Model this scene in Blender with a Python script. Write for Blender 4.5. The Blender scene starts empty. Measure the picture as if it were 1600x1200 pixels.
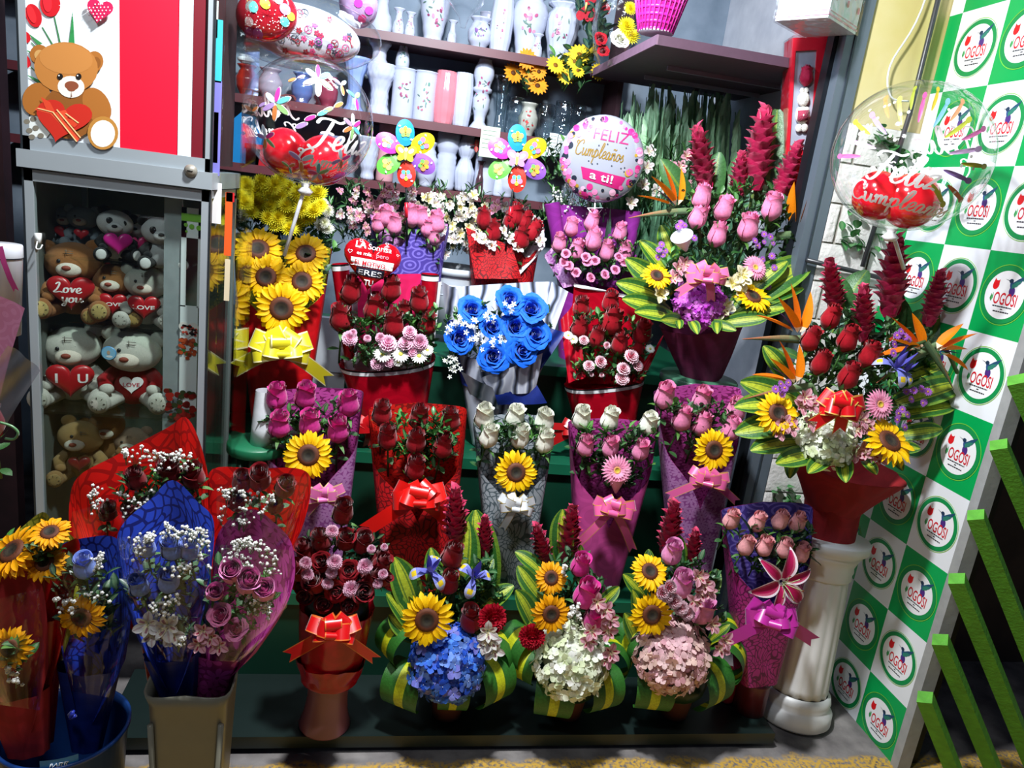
import bpy, bmesh, math, random
from mathutils import Vector, Matrix, Quaternion
R = random.Random(7)
SC = bpy.context.scene
COL = SC.collection
PI = math.pi

# ---------------------------------------------------------------- camera
H_CAM = 1.55
FPX = 1155.0
def cam_axes(yaw=11.0, pitch=14.4, roll=7.5):
    y, p, r = map(math.radians, (yaw, pitch, roll))
    F = Vector((math.sin(y)*math.cos(p), math.cos(y)*math.cos(p), -math.sin(p)))
    r0 = Vector((math.cos(y), -math.sin(y), 0)); d0 = F.cross(r0)
    return F, r0*math.cos(r)-d0*math.sin(r), d0*math.cos(r)+r0*math.sin(r)
CF, CR, CD = cam_axes()
cd = bpy.data.cameras.new('camera'); cam = bpy.data.objects.new('camera', cd); COL.objects.link(cam)
cd.sensor_fit = 'HORIZONTAL'; cd.sensor_width = 36; cd.lens = 36*FPX/1600; cd.clip_start = 0.02
mw = Matrix((CR, -CD, -CF)).transposed().to_4x4(); mw.translation = Vector((0, 0, H_CAM))
cam.matrix_world = mw
SC.camera = cam

# ---------------------------------------------------------------- light and exposure
SC.view_settings.view_transform = 'Standard'
SC.view_settings.look = 'None'
SC.view_settings.gamma = 1.0
SC.view_settings.exposure = 0.0
SC.view_settings.use_curve_mapping = False
w = bpy.data.worlds.new('night'); SC.world = w; w.use_nodes = True
bg = w.node_tree.nodes['Background']; bg.inputs[0].default_value = (0.35, 0.42, 0.6, 1); bg.inputs[1].default_value = 0.15
def area(name, loc, target, power, size, color=(1, 1, 1)):
    l = bpy.data.lights.new(name, 'AREA'); l.shape = 'DISK'; l.size = size; l.energy = power; l.color = color
    o = bpy.data.objects.new(name, l); COL.objects.link(o); o.location = loc
    o.rotation_euler = (Vector(target)-Vector(loc)).to_track_quat('-Z', 'Y').to_euler()
    return o
area('awning_light', (0.15, 1.35, 2.85), (0.35, 2.2, 0.6), 96, 0.16, (0.95, 0.98, 1.0))
area('shop_light', (0.12, 2.2, 2.42), (0.6, 3.25, 1.6), 20, 0.4, (0.72, 0.84, 1.0))
area('front_fill', (-0.55, 0.35, 2.85), (0.1, 2.2, 0.9), 17, 0.25, (0.9, 0.95, 1.0))  # added fill lamp from the street side, stands for no real lamp
SC.cycles.max_bounces = 6; SC.cycles.transparent_max_bounces = 24; SC.cycles.transmission_bounces = 6
SC.cycles.caustics_reflective = False; SC.cycles.caustics_refractive = False

# ---------------------------------------------------------------- picture geometry: a picture point at a known depth is a place
def ray(px, py): return CF + CR*((px-800)/FPX) + CD*((py-600)/FPX)
def at(px, py, Y=None, Z=None, X=None):
    d = ray(px, py)
    t = Y/d.y if Y is not None else ((Z-H_CAM)/d.z if Z is not None else X/d.x)
    return Vector((0, 0, H_CAM)) + d*t
def mpp(px, py, Y): return (Y/ray(px, py).y)/FPX     # metres per picture point at that depth

def rgb(h, k=1.0):
    h = h.lstrip('#'); c = [int(h[i:i+2], 16)/255 for i in (0, 2, 4)]
    return tuple((x/12.92 if x <= .04045 else ((x+.055)/1.055)**2.4)*k for x in c)
def mix(a, b, t): return tuple(a[i]*(1-t)+b[i]*t for i in range(3))
def jit(c, a=.12): k = 1+R.uniform(-a, a); return tuple(min(1, x*k) for x in c)

# ---------------------------------------------------------------- materials
MATS = {}
def newmat(name):
    m = bpy.data.materials.new(name); m.use_nodes = True; nt = m.node_tree
    return m, nt, nt.nodes['Principled BSDF']
def L(nt, a, b): nt.links.new(a, b)
def paint(name, rough=.5, bump=0, bscale=60, spec=.5, metal=0, sheen=0, trans=0, coat=0, sss=0, noise=0.0, nscale=30):
    """surface whose colour comes from the object's own 'Col' attribute"""
    if name in MATS: return MATS[name]
    m, nt, b = newmat(name)
    a = nt.nodes.new('ShaderNodeAttribute'); a.attribute_name = 'Col'
    src = a.outputs['Color']
    if noise:
        tc = nt.nodes.new('ShaderNodeTexCoord')
        n = nt.nodes.new('ShaderNodeTexNoise'); n.inputs['Scale'].default_value = nscale; n.inputs['Detail'].default_value = 4
        L(nt, tc.outputs['Object'], n.inputs['Vector'])
        mr = nt.nodes.new('ShaderNodeMapRange'); mr.inputs['From Min'].default_value = .3; mr.inputs['From Max'].default_value = .7
        mr.inputs['To Min'].default_value = 1-noise; mr.inputs['To Max'].default_value = 1+noise*.5
        L(nt, n.outputs['Fac'], mr.inputs['Value'])
        mx = nt.nodes.new('ShaderNodeVectorMath'); mx.operation = 'SCALE'
        L(nt, src, mx.inputs[0]); L(nt, mr.outputs[0], mx.inputs['Scale']); src = mx.outputs[0]
    L(nt, src, b.inputs['Base Color'])
    b.inputs['Roughness'].default_value = rough; b.inputs['Specular IOR Level'].default_value = spec
    b.inputs['Metallic'].default_value = metal; b.inputs['Coat Weight'].default_value = coat
    b.inputs['Sheen Weight'].default_value = sheen
    if sheen: b.inputs['Sheen Roughness'].default_value = .4
    if bump:
        tc = nt.nodes.new('ShaderNodeTexCoord')
        n = nt.nodes.new('ShaderNodeTexNoise'); n.inputs['Scale'].default_value = bscale; n.inputs['Detail'].default_value = 3
        bp = nt.nodes.new('ShaderNodeBump'); bp.inputs['Strength'].default_value = bump; bp.inputs['Distance'].default_value = .004
        L(nt, tc.outputs['Object'], n.inputs['Vector']); L(nt, n.outputs['Fac'], bp.inputs['Height']); L(nt, bp.outputs[0], b.inputs['Normal'])
    if trans:   # thin petals and leaves let some light through
        t = nt.nodes.new('ShaderNodeBsdfTranslucent'); ms = nt.nodes.new('ShaderNodeMixShader'); ms.inputs[0].default_value = trans
        out = nt.nodes['Material Output']; L(nt, src, t.inputs['Color'])
        L(nt, b.outputs[0], ms.inputs[1]); L(nt, t.outputs[0], ms.inputs[2]); L(nt, ms.outputs[0], out.inputs['Surface'])
    MATS[name] = m; return m
PETAL = paint('petal', .55, bump=.25, bscale=90, spec=.3, trans=.22, noise=.12)
VELVET = paint('velvet_petal', .6, bump=.2, bscale=40, spec=.2, sheen=.25, noise=.18, nscale=8)
LEAF = paint('leaf', .38, bump=.3, bscale=70, spec=.5, trans=.12, noise=.25, nscale=25)
CERAMIC = paint('ceramic', .18, spec=.6, noise=.05)
PLUSH = paint('plush', .95, bump=.8, bscale=260, spec=.1, sheen=.12, noise=.12, nscale=90)
SATIN = paint('satin', .32, spec=.6, sheen=.2, trans=.15)
PLASTIC = paint('plastic', .35, noise=.05)
MATTE = paint('matte', .7, bump=.2, bscale=30, noise=.1)
PRINT = paint('print_ink', .45)
FOIL = paint('foil', .14, spec=.8, metal=.3, bump=.12, bscale=9)
METAL = paint('aluminium', .4, metal=.35, noise=.06, nscale=5)
RUBBER = paint('latex', .15, spec=.6, coat=.4)

def pattern(name, a, b, kind='leaf', scale=38, rough=.5, glass=0.0, bump=.15, trans=.1):
    """printed wrapping paper: colour a drawn on colour b, by UV in metres"""
    if name in MATS: return MATS[name]
    m, nt, p = newmat(name); N = nt.nodes
    uv = N.new('ShaderNodeUVMap'); uv.uv_map = 'UV'
    def math_(op, x, y=None):
        n = N.new('ShaderNodeMath'); n.operation = op
        for i, v in enumerate((x, y)):
            if v is None: continue
            if isinstance(v, (int, float)): n.inputs[i].default_value = v
            else: L(nt, v, n.inputs[i])
        return n.outputs[0]
    v = N.new('ShaderNodeTexVoronoi'); v.voronoi_dimensions = '2D'; v.inputs['Scale'].default_value = scale
    if kind == 'daisy':
        v.inputs['Randomness'].default_value = .55
        L(nt, uv.outputs[0], v.inputs['Vector'])
        sc = N.new('ShaderNodeVectorMath'); sc.operation = 'SUBTRACT'
        L(nt, uv.outputs[0], sc.inputs[0]); L(nt, v.outputs['Position'], sc.inputs[1])
        sx = N.new('ShaderNodeSeparateXYZ'); L(nt, sc.outputs[0], sx.inputs[0])
        ang = math_('ARCTAN2', sx.outputs[1], sx.outputs[0])
        pet = math_('POWER', math_('ABSOLUTE', math_('COSINE', math_('MULTIPLY', ang, 4))), .45)
        d = v.outputs['Distance']
        f = math_('MULTIPLY', math_('LESS_THAN', d, math_('MULTIPLY', pet, .66)), math_('GREATER_THAN', d, .09))
    elif kind == 'leaf':
        mp = N.new('ShaderNodeMapping'); mp.inputs['Scale'].default_value = (1, .5, 1); mp.inputs['Rotation'].default_value = (0, 0, .6)
        ns = N.new('ShaderNodeTexNoise'); ns.inputs['Scale'].default_value = 16; ns.inputs['Detail'].default_value = 0
        ad = N.new('ShaderNodeMixRGB'); ad.blend_type = 'ADD'; ad.inputs[0].default_value = .07; v.inputs['Randomness'].default_value = .85
        L(nt, uv.outputs[0], ns.inputs['Vector']); L(nt, uv.outputs[0], ad.inputs[1]); L(nt, ns.outputs['Color'], ad.inputs[2])
        L(nt, ad.outputs[0], mp.inputs['Vector']); v.feature = 'DISTANCE_TO_EDGE'; L(nt, mp.outputs[0], v.inputs['Vector'])
        f = math_('GREATER_THAN', v.outputs['Distance'], .11)
    else:   # swirl: rose rings
        v.inputs['Randomness'].default_value = .8
        L(nt, uv.outputs[0], v.inputs['Vector'])
        f = math_('GREATER_THAN', math_('SINE', math_('MULTIPLY', v.outputs['Distance'], 24)), .35)
    mx = N.new('ShaderNodeMixRGB'); L(nt, f, mx.inputs[0])
    mx.inputs[1].default_value = (*b, 1); mx.inputs[2].default_value = (*a, 1)
    L(nt, mx.outputs[0], p.inputs['Base Color']); p.inputs['Roughness'].default_value = rough
    bn = N.new('ShaderNodeTexNoise'); bn.inputs['Scale'].default_value = 13
    bp = N.new('ShaderNodeBump'); bp.inputs['Strength'].default_value = bump; bp.inputs['Distance'].default_value = .02
    L(nt, uv.outputs[0], bn.inputs['Vector']); L(nt, bn.outputs['Fac'], bp.inputs['Height']); L(nt, bp.outputs[0], p.inputs['Normal'])
    if trans:
        t = N.new('ShaderNodeBsdfTranslucent'); ms = N.new('ShaderNodeMixShader'); ms.inputs[0].default_value = trans
        L(nt, mx.outputs[0], t.inputs['Color']); L(nt, p.outputs[0], ms.inputs[1]); L(nt, t.outputs[0], ms.inputs[2])
        L(nt, ms.outputs[0], N['Material Output'].inputs['Surface'])
    MATS[name] = m; return m

def clear(name, tint=(1, 1, 1), opac=.12, rough=.06, bump=.3, bscale=8):
    """clear film: mostly lets light through, reflects at grazing angles"""
    if name in MATS: return MATS[name]
    m, nt, p = newmat(name); N = nt.nodes
    t = N.new('ShaderNodeBsdfTransparent'); t.inputs[0].default_value = (*tint, 1)
    g = N.new('ShaderNodeBsdfGlossy'); g.inputs['Roughness'].default_value = rough
    lw0 = N.new('ShaderNodeLayerWeight'); lw0.inputs[0].default_value = .5
    lw = N.new('ShaderNodeMath'); lw.operation = 'POWER'; lw.inputs[1].default_value = 3.0; L(nt, lw0.outputs['Facing'], lw.inputs[0])
    lwm = N.new('ShaderNodeMath'); lwm.operation = 'MULTIPLY'; lwm.inputs[1].default_value = .75; L(nt, lw.outputs[0], lwm.inputs[0]); lw = lwm
    md = N.new('ShaderNodeMath'); md.operation = 'ADD'; md.inputs[1].default_value = opac; md.use_clamp = True
    L(nt, lw.outputs[0], md.inputs[0])
    tc = N.new('ShaderNodeTexCoord'); bn = N.new('ShaderNodeTexNoise'); bn.inputs['Scale'].default_value = bscale
    bp = N.new('ShaderNodeBump'); bp.inputs['Strength'].default_value = bump; bp.inputs['Distance'].default_value = .02
    L(nt, tc.outputs['Object'], bn.inputs['Vector']); L(nt, bn.outputs['Fac'], bp.inputs['Height']); L(nt, bp.outputs[0], g.inputs['Normal'])
    ms = N.new('ShaderNodeMixShader'); L(nt, md.outputs[0], ms.inputs[0]); L(nt, t.outputs[0], ms.inputs[1]); L(nt, g.outputs[0], ms.inputs[2])
    L(nt, ms.outputs[0], N['Material Output'].inputs['Surface'])
    N.remove(p); MATS[name] = m; return m
FILM = clear('cellophane', opac=.015, rough=.12, bump=.8, bscale=14)
BUBBLE = clear('bubble_film', opac=.03, rough=.05, bump=.12, bscale=5)
GLASS = clear('pane_glass', tint=(.93, .97, .95), opac=.02, rough=.03, bump=0)
VGLASS = clear('vase_glass', tint=(.8, .86, .88), opac=.12, rough=.05, bump=.4, bscale=25)

# ---------------------------------------------------------------- mesh builder
class MB:
    def __init__(s): s.v = []; s.f = []; s.c = []; s.uv = []
    def face(s, idx, col, uv=None): s.f.append(tuple(idx)); s.c.append(col); s.uv.append(uv)
    def grid(s, P, col, closed=False, uv=None):
        """P rows of points; col a colour or fn(i/n, j/m)"""
        n, m = len(P), len(P[0]); b = len(s.v)
        for row in P:
            for p in row: s.v.append(tuple(p))
        for i in range(n-1):
            for j in range(m if closed else m-1):
                k = (j+1) % m
                c = col((i+.5)/(n-1), (j+.5)/((m) if closed else (m-1))) if callable(col) else col
                u = None
                if uv: u = [uv[i][j], uv[i][k], uv[i+1][k], uv[i+1][j]]
                s.face((b+i*m+j, b+i*m+k, b+(i+1)*m+k, b+(i+1)*m+j), c, u)
    def ell(s, c, r, col, nu=12, nv=8, M=None):
        P = []
        for i in range(nv+1):
            a = PI*i/nv - PI/2
            row = []
            for j in range(nu):
                t = 2*PI*j/nu
                p = Vector((r[0]*math.cos(a)*math.cos(t), r[1]*math.cos(a)*math.sin(t), r[2]*math.sin(a)))
                if M is not None: p = M @ p
                row.append(p+Vector(c))
            P.append(row)
        s.grid(P, col, closed=True)
    def lathe(s, prof, col, n=24, M=None, off=(0, 0, 0), flute=None, caps=True):
        P = []
        for (r, z) in prof:
            row = []
            for j in range(n):
                t = 2*PI*j/n; rr = r*(flute(t, z) if flute else 1)
                p = Vector((rr*math.cos(t), rr*math.sin(t), z))
                if M is not None: p = M @ p
                row.append(p+Vector(off))
            P.append(row)
        b = len(s.v); s.grid(P, col, closed=True)
        if caps:
            c = col(0, .5) if callable(col) else col
            s.face(range(b+n-1, b-1, -1), c)
    def tube(s, pts, r, col, n=6, cap=True):
        pts = [Vector(p) for p in pts]; rs = r if isinstance(r, (list, tuple)) else [r]*len(pts)
        P = []; up = None
        for i, p in enumerate(pts):
            d = (pts[min(i+1, len(pts)-1)]-pts[max(i-1, 0)])
            if d.length < 1e-9: d = Vector((0, 0, 1))
            d.normalize()
            if up is None: up = Vector((0, 0, 1)) if abs(d.z) < .9 else Vector((1, 0, 0))
            x = d.cross(up); x = x.normalized() if x.length > 1e-6 else d.orthogonal().normalized()
            y = x.cross(d).normalized(); up = y
            P.append([p+(x*math.cos(2*PI*j/n)+y*math.sin(2*PI*j/n))*rs[i] for j in range(n)])
        b = len(s.v); s.grid(P, col, closed=True)
        if cap:
            c = col(0, 0) if callable(col) else col
            s.face(range(b+n-1, b-1, -1), c); e = b+(len(pts)-1)*n; s.face(range(e, e+n), c)
    def box(s, lo, hi, col, M=None):
        b = len(s.v)
        for x in (lo[0], hi[0]):
            for y in (lo[1], hi[1]):
                for z in (lo[2], hi[2]):
                    p = Vector((x, y, z)); s.v.append(tuple(M @ p if M is not None else p))
        for q in ((0, 1, 3, 2), (4, 6, 7, 5), (0, 4, 5, 1), (2, 3, 7, 6), (0, 2, 6, 4), (1, 5, 7, 3)):
            s.face([b+i for i in q], col)
    def poly(s, pts, col):
        b = len(s.v); s.v += [tuple(p) for p in pts]; s.face(range(b, b+len(pts)), col)
    def prism(s, pts, depth, col, M=None, side=None):
        """outline pts in XY, extruded in +Z by depth"""
        n = len(pts); b = len(s.v)
        for z in (0, depth):
            for x, y in pts:
                p = Vector((x, y, z)); s.v.append(tuple(M @ p if M is not None else p))
        s.face(range(b+n-1, b-1, -1), col); s.face(range(b+n, b+2*n), col)
        for i in range(n):
            k = (i+1) % n; s.face((b+i, b+k, b+n+k, b+n+i), side or col)
    def add(s, o, M, col=None):
        b = len(s.v); s.v += [tuple(M @ Vector(p)) for p in o.v]
        for f, c, u in zip(o.f, o.c, o.uv): s.face([b+i for i in f], col or c, u)
    def data(s, name, mat, smooth=True):
        me = bpy.data.meshes.new(name); me.from_pydata(s.v, [], s.f)
        ca = me.color_attributes.new('Col', 'FLOAT_COLOR', 'CORNER')
        buf = []
        for f, c in zip(s.f, s.c):
            if len(c) == 3: buf += [c[0], c[1], c[2], 1.0]*len(f)
            else: buf += list(c)*len(f)
        ca.data.foreach_set('color', buf)
        if any(u is not None for u in s.uv):
            l = me.uv_layers.new(name='UV'); ub = []
            for f, u in zip(s.f, s.uv):
                for k in range(len(f)): ub += list(u[k]) if u else [0, 0]
            l.data.foreach_set('uv', ub)
        me.polygons.foreach_set('use_smooth', [smooth]*len(s.f))
        me.materials.append(mat); me.update(); return me

# ---------------------------------------------------------------- objects
ROOTS = {}
def link(name, me, parent=None, M=None):
    o = bpy.data.objects.new(name, me); COL.objects.link(o)
    if M is None: M = Matrix.Identity(4)
    if parent is not None:
        o.parent = parent
        o.matrix_basis = ROOTS.get(parent.name, Matrix.Identity(4)).inverted() @ M
    else: o.matrix_basis = M
    ROOTS[o.name] = M
    return o
def thing(name, label, cat, loc, group=None, M=None):
    M = M or Matrix.Translation(Vector(loc))
    o = link(name, None, None, M); o.empty_display_size = .05
    return tag(o, label, cat, group)
def tag(o, label, cat, group=None, kind=None):
    o['label'] = label; o['category'] = cat
    if group: o['group'] = group
    if kind: o['kind'] = kind
    return o
def struct(name, mb, mat, smooth=False):
    o = link(name, mb.data(name, mat, smooth)); o['kind'] = 'structure'; return o
def obj(name, mb, mat, parent=None, M=None, smooth=True): return link(name, mb.data(name, mat, smooth), parent, M)
def orient(loc, d, spin=0., s=1.):
    q = Vector(d).to_track_quat('Z', 'Y')
    sc = Matrix.Diagonal((*( (s, s, s) if isinstance(s, (int, float)) else s), 1))
    return Matrix.Translation(loc) @ q.to_matrix().to_4x4() @ Matrix.Rotation(spin, 4, 'Z') @ sc
def frame(B, T, yaw=0.):
    """frame standing at B with its z along B to T, x to the right, -y toward the street"""
    U = (T-B).normalized(); X = Vector((math.cos(yaw), math.sin(yaw), 0)); X = (X-U*X.dot(U)).normalized(); Y = U.cross(X)
    M = Matrix((X, Y, U)).transposed().to_4x4(); M.translation = B; return M
TOCAM = lambda p: (Vector((0, 0, H_CAM))-p).normalized()
def catmull(pts, k=6, closed=False):
    pts = [Vector(p) for p in pts]; out = []; n = len(pts)
    rng = range(n if closed else n-1)
    for i in rng:
        a, b, c, d = (pts[(i-1) % n] if closed or i else pts[0]), pts[i], pts[(i+1) % n], (pts[(i+2) % n] if closed or i+2 < n else pts[-1])
        for j in range(k):
            t = j/k
            out.append(.5*((2*b)+(c-a)*t+(2*a-5*b+4*c-d)*t*t+(3*b-a-3*c+d)*t**3))
    if not closed: out.append(pts[-1])
    return out
# ---------------------------------------------------------------- flower builders (unit sized, facing +Z)
def petal(mb, L_, W, prof, a0, a1, r0=0, z0=0, phi=0, cup=0., nu=6, nv=4, col=(1, 1, 1), wave=0., twist=0.):
    P = []; x, z = r0, z0
    cp, sp = math.cos(phi), math.sin(phi)
    for i in range(nu+1):
        u = i/nu; a = a0+(a1-a0)*u
        if i: x += math.cos(a)*L_/nu; z += math.sin(a)*L_/nu
        row = []
        for j in range(nv+1):
            v = 2*j/nv-1; y = v*W/2*prof(u)
            o = cup*v*v*W*prof(u)+wave*math.sin(j*2.4+phi*7)*u
            px = x-math.sin(a)*o; pz = z+math.cos(a)*o+twist*v*u
            row.append((px*cp-y*sp, px*sp+y*cp, pz))
        P.append(row)
    mb.grid(P, col)
pr_leaf = lambda u: max(.03, math.sin(PI*min(1, u*.96+.04))**.75)
pr_tip = lambda u: max(.02, (math.sin(PI*u**.75*.97+.09)))
pr_obov = lambda u: max(.08, math.sin(PI*(u**1.5*.93+.06))**.7)
pr_round = lambda u: max(.1, min(1, (u+.12)*1.6))*math.sqrt(max(.0, 1-max(0, (u-.55)/.46)**2)) if u < 1 else .25
pr_lance = lambda u: max(.02, math.sin(PI*u**.7)**.8) if u < 1 else .02

def rose_mb(c, dark, open_=0., seed=1, squat=1.0):
    r = random.Random(seed); mb = MB()
    layers = [(.07, 1.30, 2, 0), (.13, 1.34, 3, .05), (.20, 1.33, 3, .2), (.28, 1.31, 3, .45), (.355, 1.27, 3, .7), (.42, 1.20, 3 if open_ < .3 else 5, .9)]
    for li, (Rk, Hk, n, op) in enumerate(layers):
        for k in range(n):
            ph = 2*PI*k/n+li*1.1+r.uniform(-.2, .2); span = math.radians(100 if n > 2 else 130)*.78
            hh = Hk*r.uniform(.93, 1.05); P = []; tipo = r.uniform(.5, 1.5)
            for i in range(10):
                u = i/9
                body = (.26+.74*math.sin(min(1, u/.40)*PI/2)) if u < .4 else 1-.34*(1-open_)*((u-.4)/.6)**1.4
                row = []
                for j in range(9):
                    v = j/4-1; th = ph+v*span; rag = math.sin(4.3*v+k*2+li)*.5+.5
                    z = hh*(u-.20*u*u*abs(v)**2.2-.02*rag*u)-(.05+open_*.25)*op*tipo*max(0, (u-.8)/.2)**2
                    lip = op*tipo*(.10*(1-.5*v*v)+.03*abs(v))*max(0, (u-.76)/.24)**2
                    rr = Rk*body*(1+.10*v)*(1+open_*1.1*op*u*u)+lip*(1+open_)+(.008+.12*open_*op)*math.sin(5*v+k*1.7+li)*u*u
                    if li == 0: rr = Rk*(1-.35*u)*(1+.35*v)+.01
                    row.append((rr*math.cos(th), rr*math.sin(th), z*squat))
                P.append(row)
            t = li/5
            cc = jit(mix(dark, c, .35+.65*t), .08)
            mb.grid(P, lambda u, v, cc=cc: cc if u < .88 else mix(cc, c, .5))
    return mb
def calyx_mb(stem=1.6):
    mb = MB(); g = rgb('#4c7a33'); mb.lathe([(.03, -.12), (.10, -.08), (.15, 0), (.2, .06)], g, 10)
    for k in range(5): petal(mb, .62, .16, pr_lance, .6, -.7 if k % 2 else 1.0, .12, -.02, k*2*PI/5, nu=5, nv=2, col=g)
    mb.tube([(0, 0, -.05), (.03, 0, -.6), (0, .03, -stem)], .045, rgb('#3f6b30'), 6)
    for k, z in enumerate((-.5, -.85, -1.2)):
        petal(mb, .5, .28, pr_leaf, .2, -.2, .04, z, k*2.3, nu=4, nv=2, cup=.1, col=rgb('#2f5a2c'))
    return mb
def sunflower_mb(seed=1, c='#fdcb00', c2='#eb9c00'):
    r = random.Random(seed); mb = MB(); a, b = rgb(c), rgb(c2)
    for ring, (n, Lr, z, el) in enumerate(((19, .56, .0, .1), (19, .50, .035, .32))):
        for k in range(n):
            q = jit(a, .1)
            petal(mb, Lr*r.uniform(.88, 1.1), .2*r.uniform(.85, 1.15), pr_obov if k % 3 else pr_tip, el+r.uniform(-.2, .25), el-.5+r.uniform(-.3, .25), .36, z,
                  2*PI*k/n+ring*.16+r.uniform(-.06, .06), cup=.16, nu=5, nv=3, col=lambda u, v, q=q: mix(mix(b, q, .3), q, min(1, u*2.5)), wave=.006)
    return mb
def disc_mb():
    mb = MB(); prof = [(.0, .06), (.10, .07), (.17, .10), (.24, .12), (.32, .11), (.39, .06), (.41, -.02)]
    cs = [rgb('#26221c'), rgb('#3a3324'), rgb('#2c1a10'), rgb('#54260f'), rgb('#5c2a0c'), rgb('#3c1c0a')]
    mb.lathe([(max(.001, p), z) for p, z in prof], lambda u, v: cs[min(5, int(u*6))], 28, caps=False)
    rr = random.Random(3)
    for i in range(330):     # seeds and florets in a spiral
        q = math.sqrt((i+.5)/330); t = i*2.39996; r_ = q*.39
        z = .06+.055*math.sin(min(1, r_/.3)*PI/2)-(.07*max(0, (r_-.3)/.1))
        c = cs[min(5, int(q*6))]; c = jit(c, .35) if q < .5 else (rgb('#7a3d12') if rr.random() < .5 else jit(c, .3))
        s = .014; p = Vector((r_*math.cos(t), r_*math.sin(t), z+.018))
        mb.poly([p+Vector((s, 0, -.02)), p+Vector((-s*.5, s*.87, -.02)), p], c); mb.poly([p+Vector((-s*.5, s*.87, -.02)), p+Vector((-s*.5, -s*.87, -.02)), p], c)
        mb.poly([p+Vector((-s*.5, -s*.87, -.02)), p+Vector((s, 0, -.02)), p], c)
    return mb
def gerbera_mb(c='#f59ac0', c2='#f8c4d8'):
    r = random.Random(5); mb = MB()
    for ring, (n, Lr, el) in enumerate(((26, .8, .12), (24, .68, .3), (18, .36, .6))):
        for k in range(n):
            q = jit(mix(rgb(c), rgb(c2), r.random()*.5), .06)
            petal(mb, Lr, .15, pr_obov, el+r.uniform(-.08, .08), el-.35, .18, .02*ring, 2*PI*k/n+ring*.1, cup=.15, nu=4, nv=2, col=q)
    mb.lathe([(.26, .0), (.24, .07), (.14, .09), (.12, .05), (.001, .05)], lambda u, v: rgb('#f3b070') if u < .6 else rgb('#d8c040'), 18, caps=False)
    return mb
def daisy_mb(c, cc='#e8c62e', n=14, w=.3):
    r = random.Random(6); mb = MB()
    for k in range(n): petal(mb, .8*r.uniform(.9, 1.05), w, pr_obov, .25, -.15, .15, 0, 2*PI*k/n, cup=.1, nu=4, nv=2, col=jit(rgb(c), .1))
    mb.ell((0, 0, .02), (.24, .24, .12), rgb(cc), 10, 6); return mb
def mum_mb(c, c2, seed=2):
    r = random.Random(seed); mb = MB()
    for ring in range(6):
        n = (22, 20, 18, 14, 10, 6)[ring]; el = -.1+ring*.27
        for k in range(n):
            petal(mb, (.9-.1*ring)*r.uniform(.9, 1.1), .17, pr_obov, el+r.uniform(-.1, .1), el+.5, .12-.015*ring, .05*ring, 2*PI*k/n+ring*.37, cup=.2, nu=3, nv=2,
                  col=jit(mix(rgb(c), rgb(c2), ring/6), .12))
    return mb
def carnation_mb(c, edge, seed=4):
    r = random.Random(seed); mb = MB(); a, b = rgb(c), rgb(edge)
    for ring in range(5):
        n = 9-ring
        for k in range(n):
            ph = 2*PI*k/n+ring*.5+r.uniform(-.2, .2); el = .15+ring*.3; P = []; W = .55
            for i in range(5):
                u = i/4; Lr = (.95-.12*ring)*u; row = []
                for j in range(9):
                    v = j/4-1; rad = .05+Lr*math.cos(el)*(1-.12*abs(v)) ; z = .08*ring+Lr*math.sin(el)
                    z += (.11*u*u*(1 if j % 2 else -1)) + r.uniform(-.03, .03)*u
                    th = ph+v*W*(.5+.5*u)*1.0
                    if i == 4: rad += .07*(1 if (j+k) % 2 else -.5)
                    row.append((rad*math.cos(th), rad*math.sin(th), z))
                P.append(row)
            q = jit(a, .12); mb.grid(P, lambda u, v, q=q: q if u < .75 else mix(q, b, .85))
    mb.lathe([(.05, -.6), (.17, -.5), (.2, -.15), (.24, .02)], rgb('#6c9455'), 8)
    return mb
def hydrangea_mb(cols, seed=1, n=185, flat=.78):
    r = random.Random(seed); mb = MB(); C = [rgb(c) for c in cols]
    mb.ell((0, 0, -.05), (.74, .74, .56), mix(C[0], rgb('#20301c'), .5), 16, 10)
    for i in range(n):
        zz = 1-(i+.5)/n*1.45; t = i*2.39996+r.uniform(-.2, .2); rr = math.sqrt(max(0, 1-zz*zz))
        d = Vector((rr*math.cos(t), rr*math.sin(t), zz)); p = Vector((d.x*.93, d.y*.93, d.z*flat))*r.uniform(.86, 1.08)
        nrm = Vector((d.x, d.y, d.z*1.4)).normalized()+Vector((r.uniform(-.6, .6), r.uniform(-.6, .6), r.uniform(-.3, .4)))
        f = MB(); c = r.choice(C); sz = r.uniform(.125, .17)
        for k in range(4):
            petal(f, sz*1.15, sz*1.2, pr_round, r.uniform(-.1, .7), r.uniform(-.5, .3), .01, 0, k*PI/2+.3, cup=r.uniform(-.12, .2), nu=3, nv=2, col=jit(mix(c, C[k % len(C)], .25), .12))
        f.ell((0, 0, .02), (.014, .014, .014), mix(c, (1, 1, .8), .5), 5, 3)
        mb.add(f, orient(p, nrm, r.uniform(0, 6)))
    return mb
def alstro_mb(c, st, inner='#f0e6b0', n=6, streak=True):
    r = random.Random(11); mb = MB(); a = rgb(c); s = rgb(st); y = rgb(inner)
    for k in range(6):
        out = k % 2 == 0
        def cc(u, v, out=out):
            if not out:
                if abs(v-.5) < .2 and .25 < u < .75 and streak: return s
                return mix(y, a, min(1, u*1.2))
            return mix(a, s, .55) if (abs(v-.5) < .13 and u > .3) else a
        petal(mb, 1.05 if out else .95, .62 if out else .40, pr_obov, 1.05, .0 if out else .35, .04, 0, k*PI/3+.1, cup=.12, nu=7, nv=5, col=cc, wave=.02)
    for k in range(5): mb.tube([(0, 0, .1), (.05*math.cos(k), .05*math.sin(k), .5), (.2*math.cos(k), .2*math.sin(k), .7)], .012, y, 4)
    mb.lathe([(.02, -.5), (.07, -.25), (.1, .05)], rgb('#55803c'), 6)
    return mb
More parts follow.
